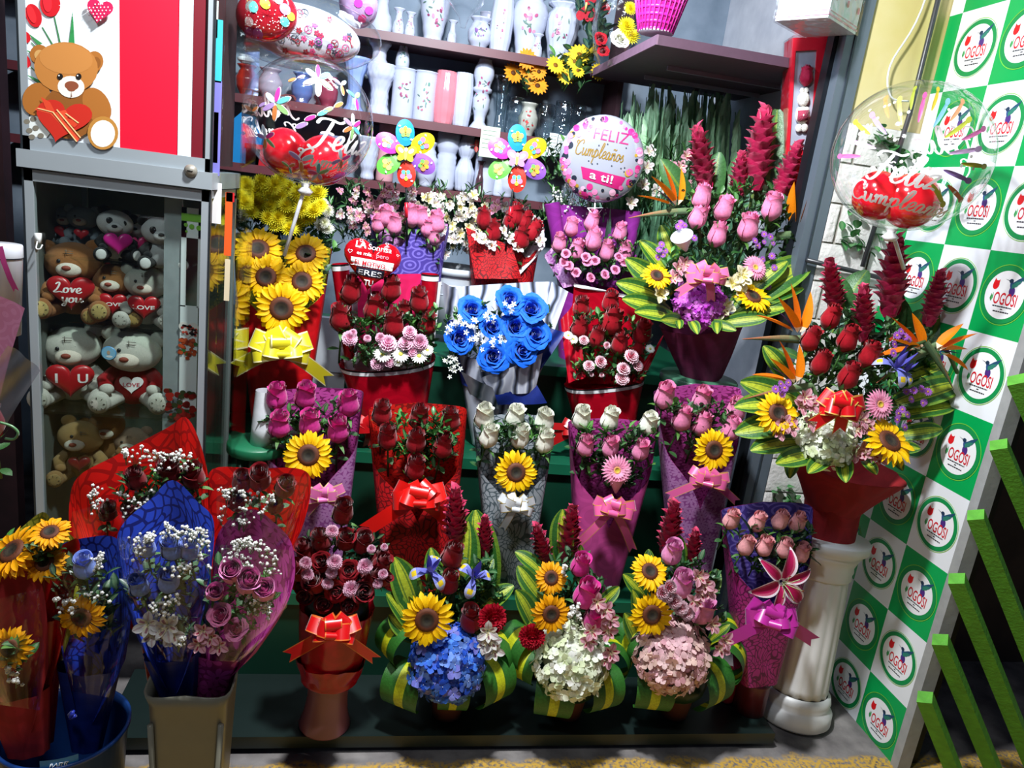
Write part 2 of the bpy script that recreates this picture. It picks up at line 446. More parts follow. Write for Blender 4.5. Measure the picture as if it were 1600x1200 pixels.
def lily_mb():
    mb = MB(); w_, p, d = rgb('#f6e6ee'), rgb('#c51a5c'), rgb('#8a0c3c')
    for k in range(6):
        wd = .62 if k % 2 else .46
        petal(mb, 1.45, wd, lambda u: max(.03, math.sin(PI*(u**.85)*.97+.05)), .75, -.75, .06, 0, k*PI/3, cup=.18, nu=12, nv=8, wave=.03,
              col=lambda u, v: w_ if (abs(v-.5) > .40 or u > .93 or u < .08) else (d if abs(v-.5) < .06 else mix(p, w_, max(0, abs(v-.5)*2.3-.62))))
    for k in range(6):
        t = k*PI/3+.5; e = Vector((.5*math.cos(t), .5*math.sin(t), .75))
        mb.tube([(0, 0, .1), (.2*math.cos(t), .2*math.sin(t), .5), e], .018, rgb('#b9c890'), 5); mb.ell(e, (.06, .025, .025), rgb('#7a3512'), 6, 4)
    return mb
def iris_mb():
    mb = MB(); v1, v2, y = rgb('#7f86d8'), rgb('#5f5cc0'), rgb('#f0cf2a')
    for k in range(3):
        ph = k*2*PI/3
        petal(mb, 1.1, .5, lambda u: .35+.65*max(0, math.sin(PI*u**1.6)) if u < 1 else .3, .9, -1.3, .04, 0, ph, cup=-.08, nu=9, nv=4,
              col=lambda u, v: y if (abs(v-.5) < .25 and .5 < u < .78) else (mix(v1, (.8, .85, 1), .45) if u > .6 else v1))
        petal(mb, 1.15, .30, pr_lance, 1.15, 1.5, .05, 0, ph+PI/3, cup=.2, nu=7, nv=3, col=v2, wave=.02)
        petal(mb, .62, .24, pr_lance, 1.0, .1, .03, .05, ph, cup=-.2, nu=5, nv=2, col=mix(v1, v2, .4))
    mb.tube([(0, 0, .1), (0, 0, -.8)], .06, rgb('#4f7a3a'), 6); return mb
def ginger_mb(seed=1):
    r = random.Random(seed); mb = MB(); a, tip, dk = rgb('#b01048'), rgb('#e0587c'), rgb('#74082e')
    mb.lathe([(.05, 0), (.15, .15), (.2, .8), (.15, 1.8), (.06, 2.35), (.01, 2.5)], dk, 12)
    n = 46
    for i in range(n):
        u = i/n; z = .0+u*2.2; rad = (.15+.13*math.sin(PI*min(1, u*1.1+.1)))*(1-.5*u**3)
        Lr = .54*(1.05-.2*u); W = .62*(1-.3*u); el = 1.28-.2*math.sin(u*3)+(.2 if u > .85 else 0)
        petal(mb, Lr*r.uniform(.85, 1.15), W, lambda q: max(.03, math.sin(PI*(.25+.75*q)))**.8 if q < 1 else .03, el+.2, el-.45+r.uniform(-.15, .1), rad*.8, z, i*2.39996, cup=.3, nu=4, nv=4,
              col=lambda q, v, k=jit(a, .15), u=u: mix(k, tip, max(0, q-.55)*1.3+max(0, u-.85)*3) )
    mb.tube([(0, 0, .1), (0, 0, -1.4)], .06, rgb('#54682e'), 6)
    return mb
def bird_mb():
    """strelitzia: beak points +X, sepals fan upward (+Z)"""
    mb = MB(); o1, o2 = rgb('#f28a0c'), rgb('#d8670a')
    P = []
    for i in range(9):
        u = i/8; x = -.5+1.9*u; rr = .13*math.sin(PI*min(1, u*.75+.22))**.8*(1-u*.75)+.004; row = []
        for j in range(10):
            t = 2*PI*j/10; row.append((x, rr*.6*math.cos(t), -.08+rr*math.sin(t)-.10*(1-u)*(1-u)*1.5))
        P.append(row)
    mb.grid(P, lambda u, v: mix(rgb('#6f8a60'), rgb('#b8583c'), max(0, u*1.2-.25)) if v < .5 else rgb('#5d7a58'), closed=True)
    for k, (el, Lr, yy) in enumerate(((1.85, 1.0, .05), (1.45, 1.2, -.05), (1.0, 1.15, .08), (.5, 1.05, -.04))):
        f = MB(); petal(f, Lr, .36, pr_lance, el, el-.12, 0, 0, 0, cup=.22, nu=7, nv=3, col=lambda u, v, k=k: mix(o1, o2, (k % 2)*.7) if u > .14 else rgb('#f2dcc0'))
        mb.add(f, Matrix.Translation((-.05+.04*k, yy, .02)) @ Matrix.Rotation(yy*3, 4, 'Z'))
    f = MB(); petal(f, .75, .12, pr_lance, .85, .8, 0, 0, 0, cup=.3, nu=5, nv=2, col=rgb('#3b4fae')); mb.add(f, Matrix.Translation((.03, .0, .03)))
    mb.tube([(-.5, 0, -.22), (-.62, 0, -.6), (-.6, 0, -1.3)], .05, rgb('#4e6b3c'), 6)
    return mb
def longleaf_mb(stripe=True, wave=0):
    """dracaena leaf, along +X curling up, length 1"""
    mb = MB(); g, y, e = rgb('#2f6428'), rgb('#a9b830'), rgb('#3f7d2c')
    petal(mb, 1.0, .30, lambda u: max(.02, (.55+.45*math.sin(PI*u))*(1 if u < .72 else math.sqrt(max(0, 1-((u-.72)/.29)**2)))), .25, -.35, 0, 0, 0, cup=.18, nu=14, nv=20,
          col=(lambda u, v: y if abs(v-.5) < .09 else (mix(y, g, .75) if abs(v-.5) < .13 else (mix(y, g, .2) if abs(v-.5) < .21 else (g if abs(v-.5) < .42 else mix(e, y, .3))))) if stripe else (lambda u, v: mix(g, (.1, .2, .1), .25) if abs(v-.5) > .06 else mix(g, y, .3)), wave=wave)
    return mb
def loopleaf_mb():
    """dracaena leaf rolled into a loop: its open side faces +Y, the striped back +X, width along Z"""
    mb = MB(); g, y = rgb('#2f6b26'), rgb('#c3cb22'); P = []
    n = 22
    for i in range(n+1):
        u = i/n; t = -.45*PI+u*1.55*PI; r = .5-.12*max(0, u-.6)*2
        wdt = .95*(math.sin(PI*min(1, .2+u*.62))**.5)*(1 if u < .85 else (1-(u-.85)/.16*.85)); row = []
        for j in range(17):
            v = j/8-1; row.append((r*math.cos(t), r*math.sin(t)*1.05, v*wdt/2+.05*u))
        P.append(row)
    def cc(u, v):
        d = abs(v-.5)
        if d < .115: return mix(y, g, .3) if int(v*48) % 3 == 0 else y
        return g if int(v*34) % 2 else jit(g, .08)
    mb.grid(P, cc); return mb
def leaf(mb, p, d, size, col, w=.5, spin=0, droop=.4, prof=pr_leaf, vein=True):
    f = MB(); petal(f, size, size*w, prof, .25, .25-droop, 0, 0, 0, cup=.12, nu=5, nv=4, col=(lambda u, v: mix(col, (.25, .4, .2), .3) if abs(v-.5) < .13 else col) if vein else col)
    X = Vector(d).normalized(); Z = Vector((0, 0, 1)) if abs(X.z) < .9 else Vector((0, -1, 0)); Y_ = Z.cross(X).normalized(); Z = X.cross(Y_)
    M = Matrix((X, Y_, Z)).transposed().to_4x4(); M.translation = p
    mb.add(f, M @ Matrix.Rotation(spin, 4, 'X'))
LEAFC = [rgb('#2c5b2a'), rgb('#3b7432'), rgb('#24502c'), rgb('#4f8a35'), rgb('#3d6448'), rgb('#1f4324')]
def inside(px, py, poly):
    c = False; n = len(poly)
    for i in range(n):
        x1, y1 = poly[i]; x2, y2 = poly[(i+1) % n]
        if (y1 > py) != (y2 > py) and px < (x2-x1)*(py-y1)/(y2-y1)+x1: c = not c
    return c
def scatter(poly, n):
    xs = [p[0] for p in poly]; ys = [p[1] for p in poly]; out = []
    while len(out) < n:
        q = (R.uniform(min(xs), max(xs)), R.uniform(min(ys), max(ys)))
        if inside(*q, poly): out.append(q)
    return out
def foliage(parent, poly, Y, n, size=.04, dy=.04, cols=LEAFC, name='foliage', up=.8, w=.5):
    """clusters of leaves on twigs inside an outline, a few centimetres deep"""
    mb = MB()
    for (px, py) in scatter(poly, int(n*1.45)):
        p = at(px, py, Y+R.uniform(-dy, dy)); d0 = Vector((R.uniform(-.6, .6), R.uniform(-.8, .1), up)).normalized()
        mb.tube([p, p+d0*size*1.1], .0012, rgb('#3c6a30'), 4)
        c = R.choice(cols); base = R.uniform(0, 6)
        for k in range(4):
            t = base+k*2.4; s = size*R.uniform(.6, 1.1)
            d = (d0*.7+Vector((math.cos(t), math.sin(t)-.25, .2))).normalized()
            leaf(mb, p+d0*size*(.25+.25*k), d, s, jit(c, .2), w, R.uniform(-.7, .7), R.uniform(0, .7))
    return obj(name, mb, LEAF, parent)
def breath(parent, poly, Y, n, size=.0032, dy=.03, name='baby_breath'):
    mb = MB(); proto = MB()
    for k in range(5): petal(proto, 1.0, 1.1, pr_round, 1.0, -.3, .1, 0, k*2*PI/5, nu=2, nv=2, col=(.86, .86, .82))
    proto.ell((0, 0, .5), (.75, .75, .6), (.88, .88, .84), 6, 4)
    for q in range(max(3, n//7)):
        cx, cy = scatter(poly, 1)[0]; base = at(cx, cy+14, Y+.02)
        for k in range(7):
            px, py = cx+R.gauss(0, 9), cy+R.gauss(0, 9)
            if not inside(px, py, poly): px, py = cx+R.uniform(-3, 3), cy+R.uniform(-3, 3)
            p = at(px, py, Y+R.uniform(-dy, dy)); mb.tube([base, (base+p)/2+Vector((0, 0, .004)), p], .0005, rgb('#6a8a58'), 3, cap=False)
            mb.add(proto, orient(p, (R.uniform(-.5, .5), -1, R.uniform(0, 1)), 0, size*R.uniform(.7, 1.25)))
    o = obj(name, mb, PETAL, parent); o['kind'] = 'stuff'; return o

# mesh library
LIB = {}
def lib(key, fn, mat):
    if key not in LIB: LIB[key] = fn().data(key.split('|')[0], mat)
    return LIB[key]
ROSEC = {'red': ('#9c0a1c', '#58040e'), 'dark': ('#820818', '#44030c'), 'white': ('#f4f4e6', '#d8d8b8'), 'pink': ('#f08cb8', '#e0609c'), 'mag': ('#e0389c', '#b01878'),
         'blush': ('#eca4a8', '#d67c84'), 'blue': ('#1464e0', '#0a3cb0'), 'lav': ('#7c96e4', '#4c64c0'), 'lilac': ('#e78fc4', '#c95c9c')}
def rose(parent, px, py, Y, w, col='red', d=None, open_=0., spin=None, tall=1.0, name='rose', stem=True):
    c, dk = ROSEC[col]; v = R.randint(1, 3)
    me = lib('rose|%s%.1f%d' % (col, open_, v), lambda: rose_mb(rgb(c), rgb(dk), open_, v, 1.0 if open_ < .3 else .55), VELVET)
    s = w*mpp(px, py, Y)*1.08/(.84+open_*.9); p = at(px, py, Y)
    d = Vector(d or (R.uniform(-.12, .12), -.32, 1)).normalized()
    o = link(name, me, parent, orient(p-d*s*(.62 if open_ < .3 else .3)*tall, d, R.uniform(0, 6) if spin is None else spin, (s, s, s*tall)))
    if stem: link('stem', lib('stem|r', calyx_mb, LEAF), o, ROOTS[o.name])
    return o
def flower(kind, parent, px, py, Y, w, d=(0, -1, .35), spin=None, name=None):
    p = at(px, py, Y); s = w*mpp(px, py, Y)/2
    fn, mat, rad = FL[kind]
    me = lib((name or kind.split('_')[-1])+'|'+kind, fn, mat)
    o = link(name or kind.split('_')[-1], me, parent, orient(p, d, R.uniform(0, 6) if spin is None else spin, s/rad))
    if 'sunflower' in kind: link('disc', lib('disc|', disc_mb, MATTE), o, ROOTS[o.name])
    return o
FL = {
 'sunflower': (lambda: sunflower_mb(1), PETAL, .88), 'deep_sunflower': (lambda: sunflower_mb(2, '#f4ac00', '#cf7400'), PETAL, .88),
 'gerbera': (gerbera_mb, PETAL, .95), 'white_daisy': (lambda: daisy_mb('#f2f2ea', '#d8d860', 20, .2), PETAL, .93),
 'purple_aster': (lambda: daisy_mb('#a45cc0', '#d8a050', 12, .3), PETAL, .93), 'yellow_daisy': (lambda: daisy_mb('#f4cf30', '#8a5a14', 16, .28), PETAL, .93),
 'orange_daisy': (lambda: daisy_mb('#f59a1e', '#5a3210', 16, .28), PETAL, .93),
 'yellow_chrysanthemum': (lambda: mum_mb('#fff23a', '#f6e010'), PETAL, .95), 'white_chrysanthemum': (lambda: mum_mb('#f4f4ec', '#e6e6a8'), PETAL, .95),
 'pink_carnation': (lambda: carnation_mb('#ee8cb8', '#fad0e4'), PETAL, .95), 'red_carnation': (lambda: carnation_mb('#a80c20', '#cc1430'), PETAL, .95),
 'bicolor_carnation': (lambda: carnation_mb('#d82858', '#fae0ea'), PETAL, .95),
 'blue_hydrangea': (lambda: hydrangea_mb(('#2a5cd0', '#4a86e8', '#1c48b8', '#7fa4ee', '#8a88dc'), 1), PETAL, 1.02),
 'white_hydrangea': (lambda: hydrangea_mb(('#f0f4e0', '#dce8b8', '#f8faf2', '#e4eccc'), 2), PETAL, 1.02),
 'blush_hydrangea': (lambda: hydrangea_mb(('#e8bcc4', '#dca4b0', '#f0d0d0', '#e6c4b8'), 3), PETAL, 1.02),
 'magenta_hydrangea': (lambda: hydrangea_mb(('#d050d4', '#b838c4', '#e080e4', '#c860d0'), 4), PETAL, 1.02),
 'white_alstroemeria': (lambda: alstro_mb('#dcdad8', '#a87884'), PETAL, .85), 'pink_alstroemeria': (lambda: alstro_mb('#dca4b4', '#a82c4c'), PETAL, .85),
 'cream_alstroemeria': (lambda: alstro_mb('#f6f0d0', '#b8a858', '#f0dc50'), PETAL, .85), 'rosy_alstroemeria': (lambda: alstro_mb('#d890ac', '#8c2848'), PETAL, .85),
 'lily': (lily_mb, PETAL, 1.2), 'iris': (iris_mb, PETAL, .85), 'mini_rose': (lambda: rose_mb(rgb('#f29cc4'), rgb('#d85c94'), .6, 2, .7), PETAL, .75),
}
def ginger(parent, bx, by, tx, ty, Y, v=1, lean=0.):
    """red ginger spike between two picture points"""
    a, b = at(bx, by, Y), at(tx, ty, Y-lean); s = (b-a).length/2.6
    return link('ginger_spike', lib('ginger_spike|%d' % v, lambda: ginger_mb(v), VELVET), parent, orient(a, b-a, R.uniform(0, 6), s))
def bird(parent, px, py, Y, Lpx, right=True, tilt=0.):
    p = at(px, py, Y); s = Lpx*mpp(px, py, Y)/1.4
    M = Matrix.Translation(p) @ (Matrix.Identity(4) if right else Matrix.Rotation(PI, 4, 'Z')) @ Matrix.Rotation(-tilt, 4, 'Y') @ Matrix.Scale(s, 4)
    return link('bird_of_paradise', lib('bird_of_paradise|', bird_mb, PETAL), parent, M)
def striped_leaf(parent, x0, y0, x1, y1, Y0, Y1, spin=0., w=1., stripe=True, name='striped_leaf'):
    a, b = at(x0, y0, Y0), at(x1, y1, Y1); X = (b-a); ln = X.length; X.normalize()
    Z = (TOCAM(a)+Vector((0, 0, .4))); Z = (Z-X*Z.dot(X)).normalized(); Yv = Z.cross(X)
    M = Matrix((X*ln, Yv*ln*w, Z*ln)).transposed().to_4x4(); M.translation = a
    return link(name, lib(name+'|%d' % stripe, lambda: longleaf_mb(stripe), LEAF), parent, M @ Matrix.Rotation(spin, 4, 'X'))
# ---------------------------------------------------------------- wrapping paper, ribbons, lettering, balloons
def cone_pt(th, s, H, wb, wt, db, dt, topf, sq=3.2, off=0.):
    """th 0 = front (-y), pi = back; s 0..1 up to the top edge"""
    h = topf(th); z = s*h*H; u = z/H
    wdt = (wb+(wt-wb)*u)/2+off; dep = (db+(dt-db)*u)/2+off
    st, ct = math.sin(th), math.cos(th)
    k = (abs(st)**sq+abs(ct)**sq)**(-1/sq)
    return Vector((wdt*st*k, -dep*ct*k, z))
def vtop(v, side=.97, back=1.0, flat=.0):
    def f(th):
        a = abs(((th+PI) % (2*PI))-PI)/PI      # 0 front .. 1 back
        if a < flat: return v
        if a < .62: return v+(side-v)*((a-flat)/(.62-flat))**.85
        return side+(back-side)*(a-.62)/.38
    return f
def cone(parent, M, H, wb, wt, db, dt, topf, outer, inner=None, sq=3.2, rim=None, name='wrapper', n=56, m=14, crumple=.0, seed=1):
    r = random.Random(seed); ph = [r.uniform(0, 6) for _ in range(6)]
    def build(off):
        mb = MB(); P = []; UV = []
        for i in range(m+1):
            row = []; ur = []
            for j in range(n+1):
                th = -PI+2*PI*j/n; s = i/m
                p = cone_pt(th, s, H, wb, wt, db, dt, topf, sq, off)
                cr = crumple*(math.sin(5*th+ph[0]+s*3)*.5+math.sin(9*th+ph[1]-s*5)*.3+math.sin(14*th+ph[2])*.2)*(.3+s)
                p.x += cr*math.sin(th); p.y -= cr*math.cos(th)
                row.append(p); ur.append((th*(wb+wt)/5, p.z))
            P.append(row); UV.append(ur)
        mb.grid(P, (1, 1, 1), uv=UV); return mb, P
    mb, P = build(0.0)
    o = obj(name, mb, outer, parent, M)
    mi, Q = build(-.0022); obj('lining', mi, inner or outer, parent, M)
    if rim:      # a coloured band along the cut edge
        for (k0, w0, col, nm) in rim:
            rb = MB(); rows = [[], []]
            for j in range(n+1):
                th = -PI+2*PI*j/n
                for q, dz in enumerate((k0, k0+w0)):
                    h = topf(th)*H; p = cone_pt(th, max(0, (h-dz)/h), H, wb, wt, db, dt, topf, sq, .0012); rows[q].append(p)
            rb.grid(rows, col); obj(nm, rb, PRINT, parent, M)
    return o
def ribbon(mb, pts, wdt, wdir, col, edge=None, notch=False):
    """flat ribbon along pts; wdir width direction per point or constant"""
    pts = [Vector(p) for p in pts]; n = len(pts); P = []
    vs = (-1, -.86, 0, .86, 1) if edge else (-1, -.5, 0, .5, 1)
    for i, p in enumerate(pts):
        wd = (wdir(i/(n-1)) if callable(wdir) else Vector(wdir)).normalized(); row = []
        t = (pts[min(i+1, n-1)]-pts[max(0, i-1)]).normalized()
        for v in vs:
            q = p+wd*v*wdt/2
            if notch and i == n-1: q = q+t*wdt*.55*(abs(v)-.2)
            row.append(q)
        P.append(row)
    mb.grid(P, (lambda u, v: edge if (edge and abs(v-.5) > .3) else col))
def bow(parent, px, py, Y, w, col, edge=None, loops=8, tails=((-1, -.75), (1, -.75)), mat=None, rib=.26, name='bow', seed=3, up=0.):
    """pull bow w picture-points wide facing the street"""
    r = random.Random(seed); c = at(px, py, Y); s = w*mpp(px, py, Y)/2; mb = MB(); col = rgb(col); edge = rgb(edge) if edge else None
    n = (TOCAM(c)+Vector((0, -.3, 0))).normalized(); X = Vector((0, 0, 1)).cross(n).normalized(); Z = n.cross(X)
    lay = [(.42, 1.0, 0), (PI-.42, 1.0, 0), (-.18, .92, .06), (PI+.18, .92, .06), (.95, .70, .14), (PI-.95, .70, .14), (.15, .62, .22), (PI-.2, .62, .22), (PI/2, .5, .26), (-PI/2, .34, .26)]
    for k, (a, Lf, off) in enumerate(lay[:loops+2]):
        a += r.uniform(-.12, .12); Ln = Lf*s*r.uniform(.9, 1.08); d = X*math.cos(a)+Z*math.sin(a); wd = (Z*math.cos(a)-X*math.sin(a)+n*r.uniform(-.45, .45)); pts = []
        for i in range(15):
            t = i/14; l = Ln*(1-math.cos(2*PI*t))/2; h = s*.24*math.sin(2*PI*t)*(1 if t < .5 else .8)
            pts.append(c+d*l+n*(h+off*s+s*.10))
        ribbon(mb, pts, s*rib*1.9, wd, jit(col, .08), edge)
    mb.ell(c+n*s*.35, (s*.12, s*.1, s*.12), col, 8, 6)
    for (tx, tz) in tails:
        e = c+Vector((tx*s, s*.05, tz*s)); mid = (c+e)/2+Vector((0, -s*.14, s*.10)); pts = catmull([c, mid, e], 6)
        d = (e-c).normalized(); ribbon(mb, pts, s*rib*1.5, Vector((-d.z, -.2, d.x)), jit(col, .06), edge, notch=True)
    return obj(name, mb, mat or SATIN, parent)

def text_polys(s, bold=.0, shear=0.):
    """triangulated outline of a word: list of (pts2d) faces, width"""
    cu = bpy.data.curves.new('lettering', 'FONT'); cu.body = s; cu.size = 1; cu.offset = bold; cu.shear = shear; cu.resolution_u = 3
    o = bpy.data.objects.new('lettering', cu); COL.objects.link(o)
    dg = bpy.context.evaluated_depsgraph_get(); dg.update()
    me = bpy.data.meshes.new_from_object(o.evaluated_get(dg))
    V = [(v.co.x, v.co.y) for v in me.vertices]; F = [tuple(p.vertices) for p in me.polygons]
    bpy.data.objects.remove(o); bpy.data.curves.remove(cu); bpy.data.meshes.remove(me)
    return V, F
def add_text(mb, s, x, y, size, col, mapf, bold=0., width=None, center=True, cut=0, shear=0.):
    V, F = text_polys(s, bold, shear)
    if not V: return
    x0, x1 = min(v[0] for v in V), max(v[0] for v in V); k = size
    kx = (width/(x1-x0)) if width else k
    cx = (x0+x1)/2 if center else x0
    bm = bmesh.new(); vs = [bm.verts.new(((v[0]-cx)*kx+x, v[1]*k+y, 0)) for v in V]
    for f in F:
        try: bm.faces.new([vs[i] for i in f])
        except ValueError: pass
    bmesh.ops.triangulate(bm, faces=bm.faces)
    for _ in range(cut): 
        lg = [e for e in bm.edges if e.calc_length() > size*.25]
        if lg: bmesh.ops.subdivide_edges(bm, edges=lg, cuts=1, use_grid_fill=False); bmesh.ops.triangulate(bm, faces=bm.faces)
    bm.verts.index_update(); b = len(mb.v)
    mb.v += [tuple(mapf(v.co.x, v.co.y)) for v in bm.verts]
    for f in bm.faces: mb.face([b+v.index for v in f.verts], col)
    bm.free()
# handwriting: strokes in a unit box, x advance last
CUR = {
 'F': ([[(.1, .78), (.2, .95), (.5, .98), (.85, .92), (1.05, 1.02)], [(.62, .95), (.5, .5), (.38, .12), (.2, -.05), (.02, .05)], [(.3, .5), (.55, .55), (.78, .5)]], .82),
 'C': ([[(.75, .72), (.8, .9), (.62, .98), (.35, .8), (.18, .4), (.3, .05), (.6, 0), (.85, .2)], [(.05, .75), (.12, .9), (.3, .84), (.25, .7), (.1, .72)]], .88),
 'e': ([[(0, .15), (.28, .25), (.36, .42), (.24, .5), (.1, .35), (.12, .08), (.3, .0), (.5, .15)]], .46),
 'l': ([[(0, .15), (.25, .5), (.36, .92), (.24, .98), (.14, .6), (.16, .1), (.28, 0), (.42, .15)]], .38),
 'i': ([[(0, .15), (.14, .48), (.13, .1), (.22, 0), (.36, .15)], [(.19, .68), (.21, .72)]], .34),
 'z': ([[(.02, .42), (.2, .5), (.38, .46), (.08, .02), (.3, .05), (.5, .0)]], .5),
 'u': ([[(0, .4), (.08, .46), (.08, .1), (.2, 0), (.36, .2), (.4, .46), (.4, .1), (.5, 0), (.6, .15)]], .58),
 'm': ([[(0, .3), (.1, .46), (.1, 0), (.14, .3), (.28, .48), (.34, .36), (.33, 0), (.38, .3), (.52, .48), (.58, .36), (.58, .08), (.68, 0), (.78, .15)]], .76),
 'p': ([[(0, .3), (.1, .46), (.08, 0), (.02, -.45)], [(.08, .2), (.2, .46), (.36, .44), (.4, .2), (.24, .0), (.1, .08)], [(.34, .08), (.5, .15)]], .5),
 'a': ([[(.36, .4), (.2, .48), (.05, .28), (.1, .02), (.28, .06), (.38, .42), (.38, .08), (.46, 0), (.58, .15)]], .56),
 'n': ([[(0, .3), (.1, .46), (.1, 0), (.16, .32), (.3, .48), (.38, .36), (.38, .08), (.46, 0), (.58, .15)]], .56),
 'o': ([[(.28, .46), (.1, .4), (.06, .1), (.22, 0), (.38, .16), (.34, .42), (.2, .46), (.36, .36), (.5, .38)]], .5),
 's': ([[(0, .12), (.2, .46), (.22, .3), (.34, .12), (.2, 0), (.05, .05)]], .4),
 'y': ([[(0, .4), (.08, .46), (.08, .15), (.2, .02), (.36, .2), (.4, .46), (.38, 0), (.25, -.4), (.08, -.3), (.4, .05)]], .5),
 'L': ([[(.1, .75), (.3, .95), (.4, .8), (.25, .3), (.05, .05), (.2, 0), (.5, .08), (.7, 0)]], .7),
 'v': ([[(0, .4), (.1, .46), (.18, .05), (.34, .4), (.46, .42)]], .42),
 't': ([[(.2, .8), (.14, .1), (.26, 0), (.38, .12)], [(0, .5), (.36, .52)]], .36),
 'd': ([[(.36, .4), (.2, .48), (.05, .28), (.1, .02), (.28, .06), (.42, .95), (.38, .08), (.5, .1)]], .52),
}
def script(mb, word, x, y, size, col, mapf, lw=.055, slant=.12, tilde=None, sx=1.0):
    cx = 0.
    for i, ch in enumerate(word):
        if ch == ' ': cx += .3; continue
        key = 'n' if ch == 'ñ' else ch
        st, adv = CUR[key]; st = list(st)
        if ch == 'ñ': st = st+[[(.05, .66), (.18, .74), (.3, .66), (.44, .74)]]
        for s_ in st:
            pts = catmull([(p[0], p[1], 0) for p in s_], 4); L_ = []; R_ = []
            for k, p in enumerate(pts):
                d = (pts[min(k+1, len(pts)-1)]-pts[max(0, k-1)]); d = d.normalized() if d.length > 1e-6 else Vector((1, 0, 0))
                nrm = Vector((-d.y, d.x, 0)); wv = lw*(.55+.65*abs(d.y))*.5*(.45 if k in (0, len(pts)-1) else 1)
                for arr, sg in ((L_, 1), (R_, -1)):
                    q = p+nrm*wv*sg; arr.append(mapf(x+(cx+q.x+q.y*slant)*size*sx, y+q.y*size))
            mb.grid([L_, R_], col)
        cx += adv
def surf_sphere(c, r, M=None):
    """map (x,y) metres on the street side of a sphere round c; x right y up seen from the camera"""
    n = TOCAM(c); X = Vector((0, 0, 1)).cross(n).normalized(); Yv = n.cross(X)
    def f(x, y, X=X, Yv=Yv, n=n):
        a, b = x/r, y/r; d = (n*math.cos(b)*math.cos(a)+X*math.sin(a)*math.cos(b)+Yv*math.sin(b)); return c+d*r
    return f
def face_frame(p, tilt=0.):
    n = TOCAM(p); X = Vector((0, 0, 1)).cross(n).normalized(); Yv = n.cross(X)
    M = Matrix((X, Yv, n)).transposed().to_4x4(); M.translation = p
    return M @ Matrix.Rotation(tilt, 4, 'Z')
def blob(mb, pts, col, mapf): mb.poly([mapf(*p) for p in pts], col)
def oval(mb, x, y, a, b, rot, col, mapf, n=14, tip=0.):
    ce, se = math.cos(rot), math.sin(rot); pts = []
    for i in range(n):
        t = 2*PI*i/n; u, v = a*math.cos(t), b*math.sin(t)*(abs(math.sin(t))**tip)
        pts.append((x+u*ce-v*se, y+u*se+v*ce))
    c = mapf(x, y); b0 = len(mb.v); mb.v.append(tuple(c)); mb.v += [tuple(mapf(*p)) for p in pts]
    for i in range(n): mb.face((b0, b0+1+i, b0+1+(i+1) % n), col)
def patch(mb, tl, tr, br, bl, col, mapf, nx=14, ny=4):
    P = []
    for i in range(ny+1):
        u = i/ny; a = (tl[0]+(bl[0]-tl[0])*u, tl[1]+(bl[1]-tl[1])*u); b_ = (tr[0]+(br[0]-tr[0])*u, tr[1]+(br[1]-tr[1])*u)
        P.append([mapf(a[0]+(b_[0]-a[0])*j/nx, a[1]+(b_[1]-a[1])*j/nx) for j in range(nx+1)])
    mb.grid(P, col)
def heart_pts(w, n=28):
    out = []
    for i in range(n):
        t = 2*PI*i/n; x = 16*math.sin(t)**3; y = 13*math.cos(t)-5*math.cos(2*t)-2*math.cos(3*t)-math.cos(4*t)
        out.append((x/34*w, (y+2)/34*w))
    return out
def heart_solid(mb, w, d, M, col, seam=None, rings=7):
    """puffed heart, w wide, d thick, front +Z"""
    hp = heart_pts(1.0, 40)
    P = []
    for i in range(-rings, rings+1):
        a = (i/rings)*PI/2; k = math.cos(a)**.62; z = math.sin(a)*d/2
        P.append([M @ Vector((x*w*k, (y)*w*k, z)) for x, y in hp])
    mb.grid(P, col, closed=True)
def heart_map(w, d, M):
    hp = heart_pts(1.0, 60)
    def f(x, y):
        a = math.atan2(y, x); best = max(((hx*math.cos(a)+hy*math.sin(a)) for hx, hy in hp if abs(math.atan2(hy, hx)-a) < .12), default=.4)
        q = min(.99, math.hypot(x, y)/(best*w)); ang = math.acos(min(1, q**(1/.62)))
        return M @ Vector((x, y, math.sin(ang)*d/2+.0015))
    return f
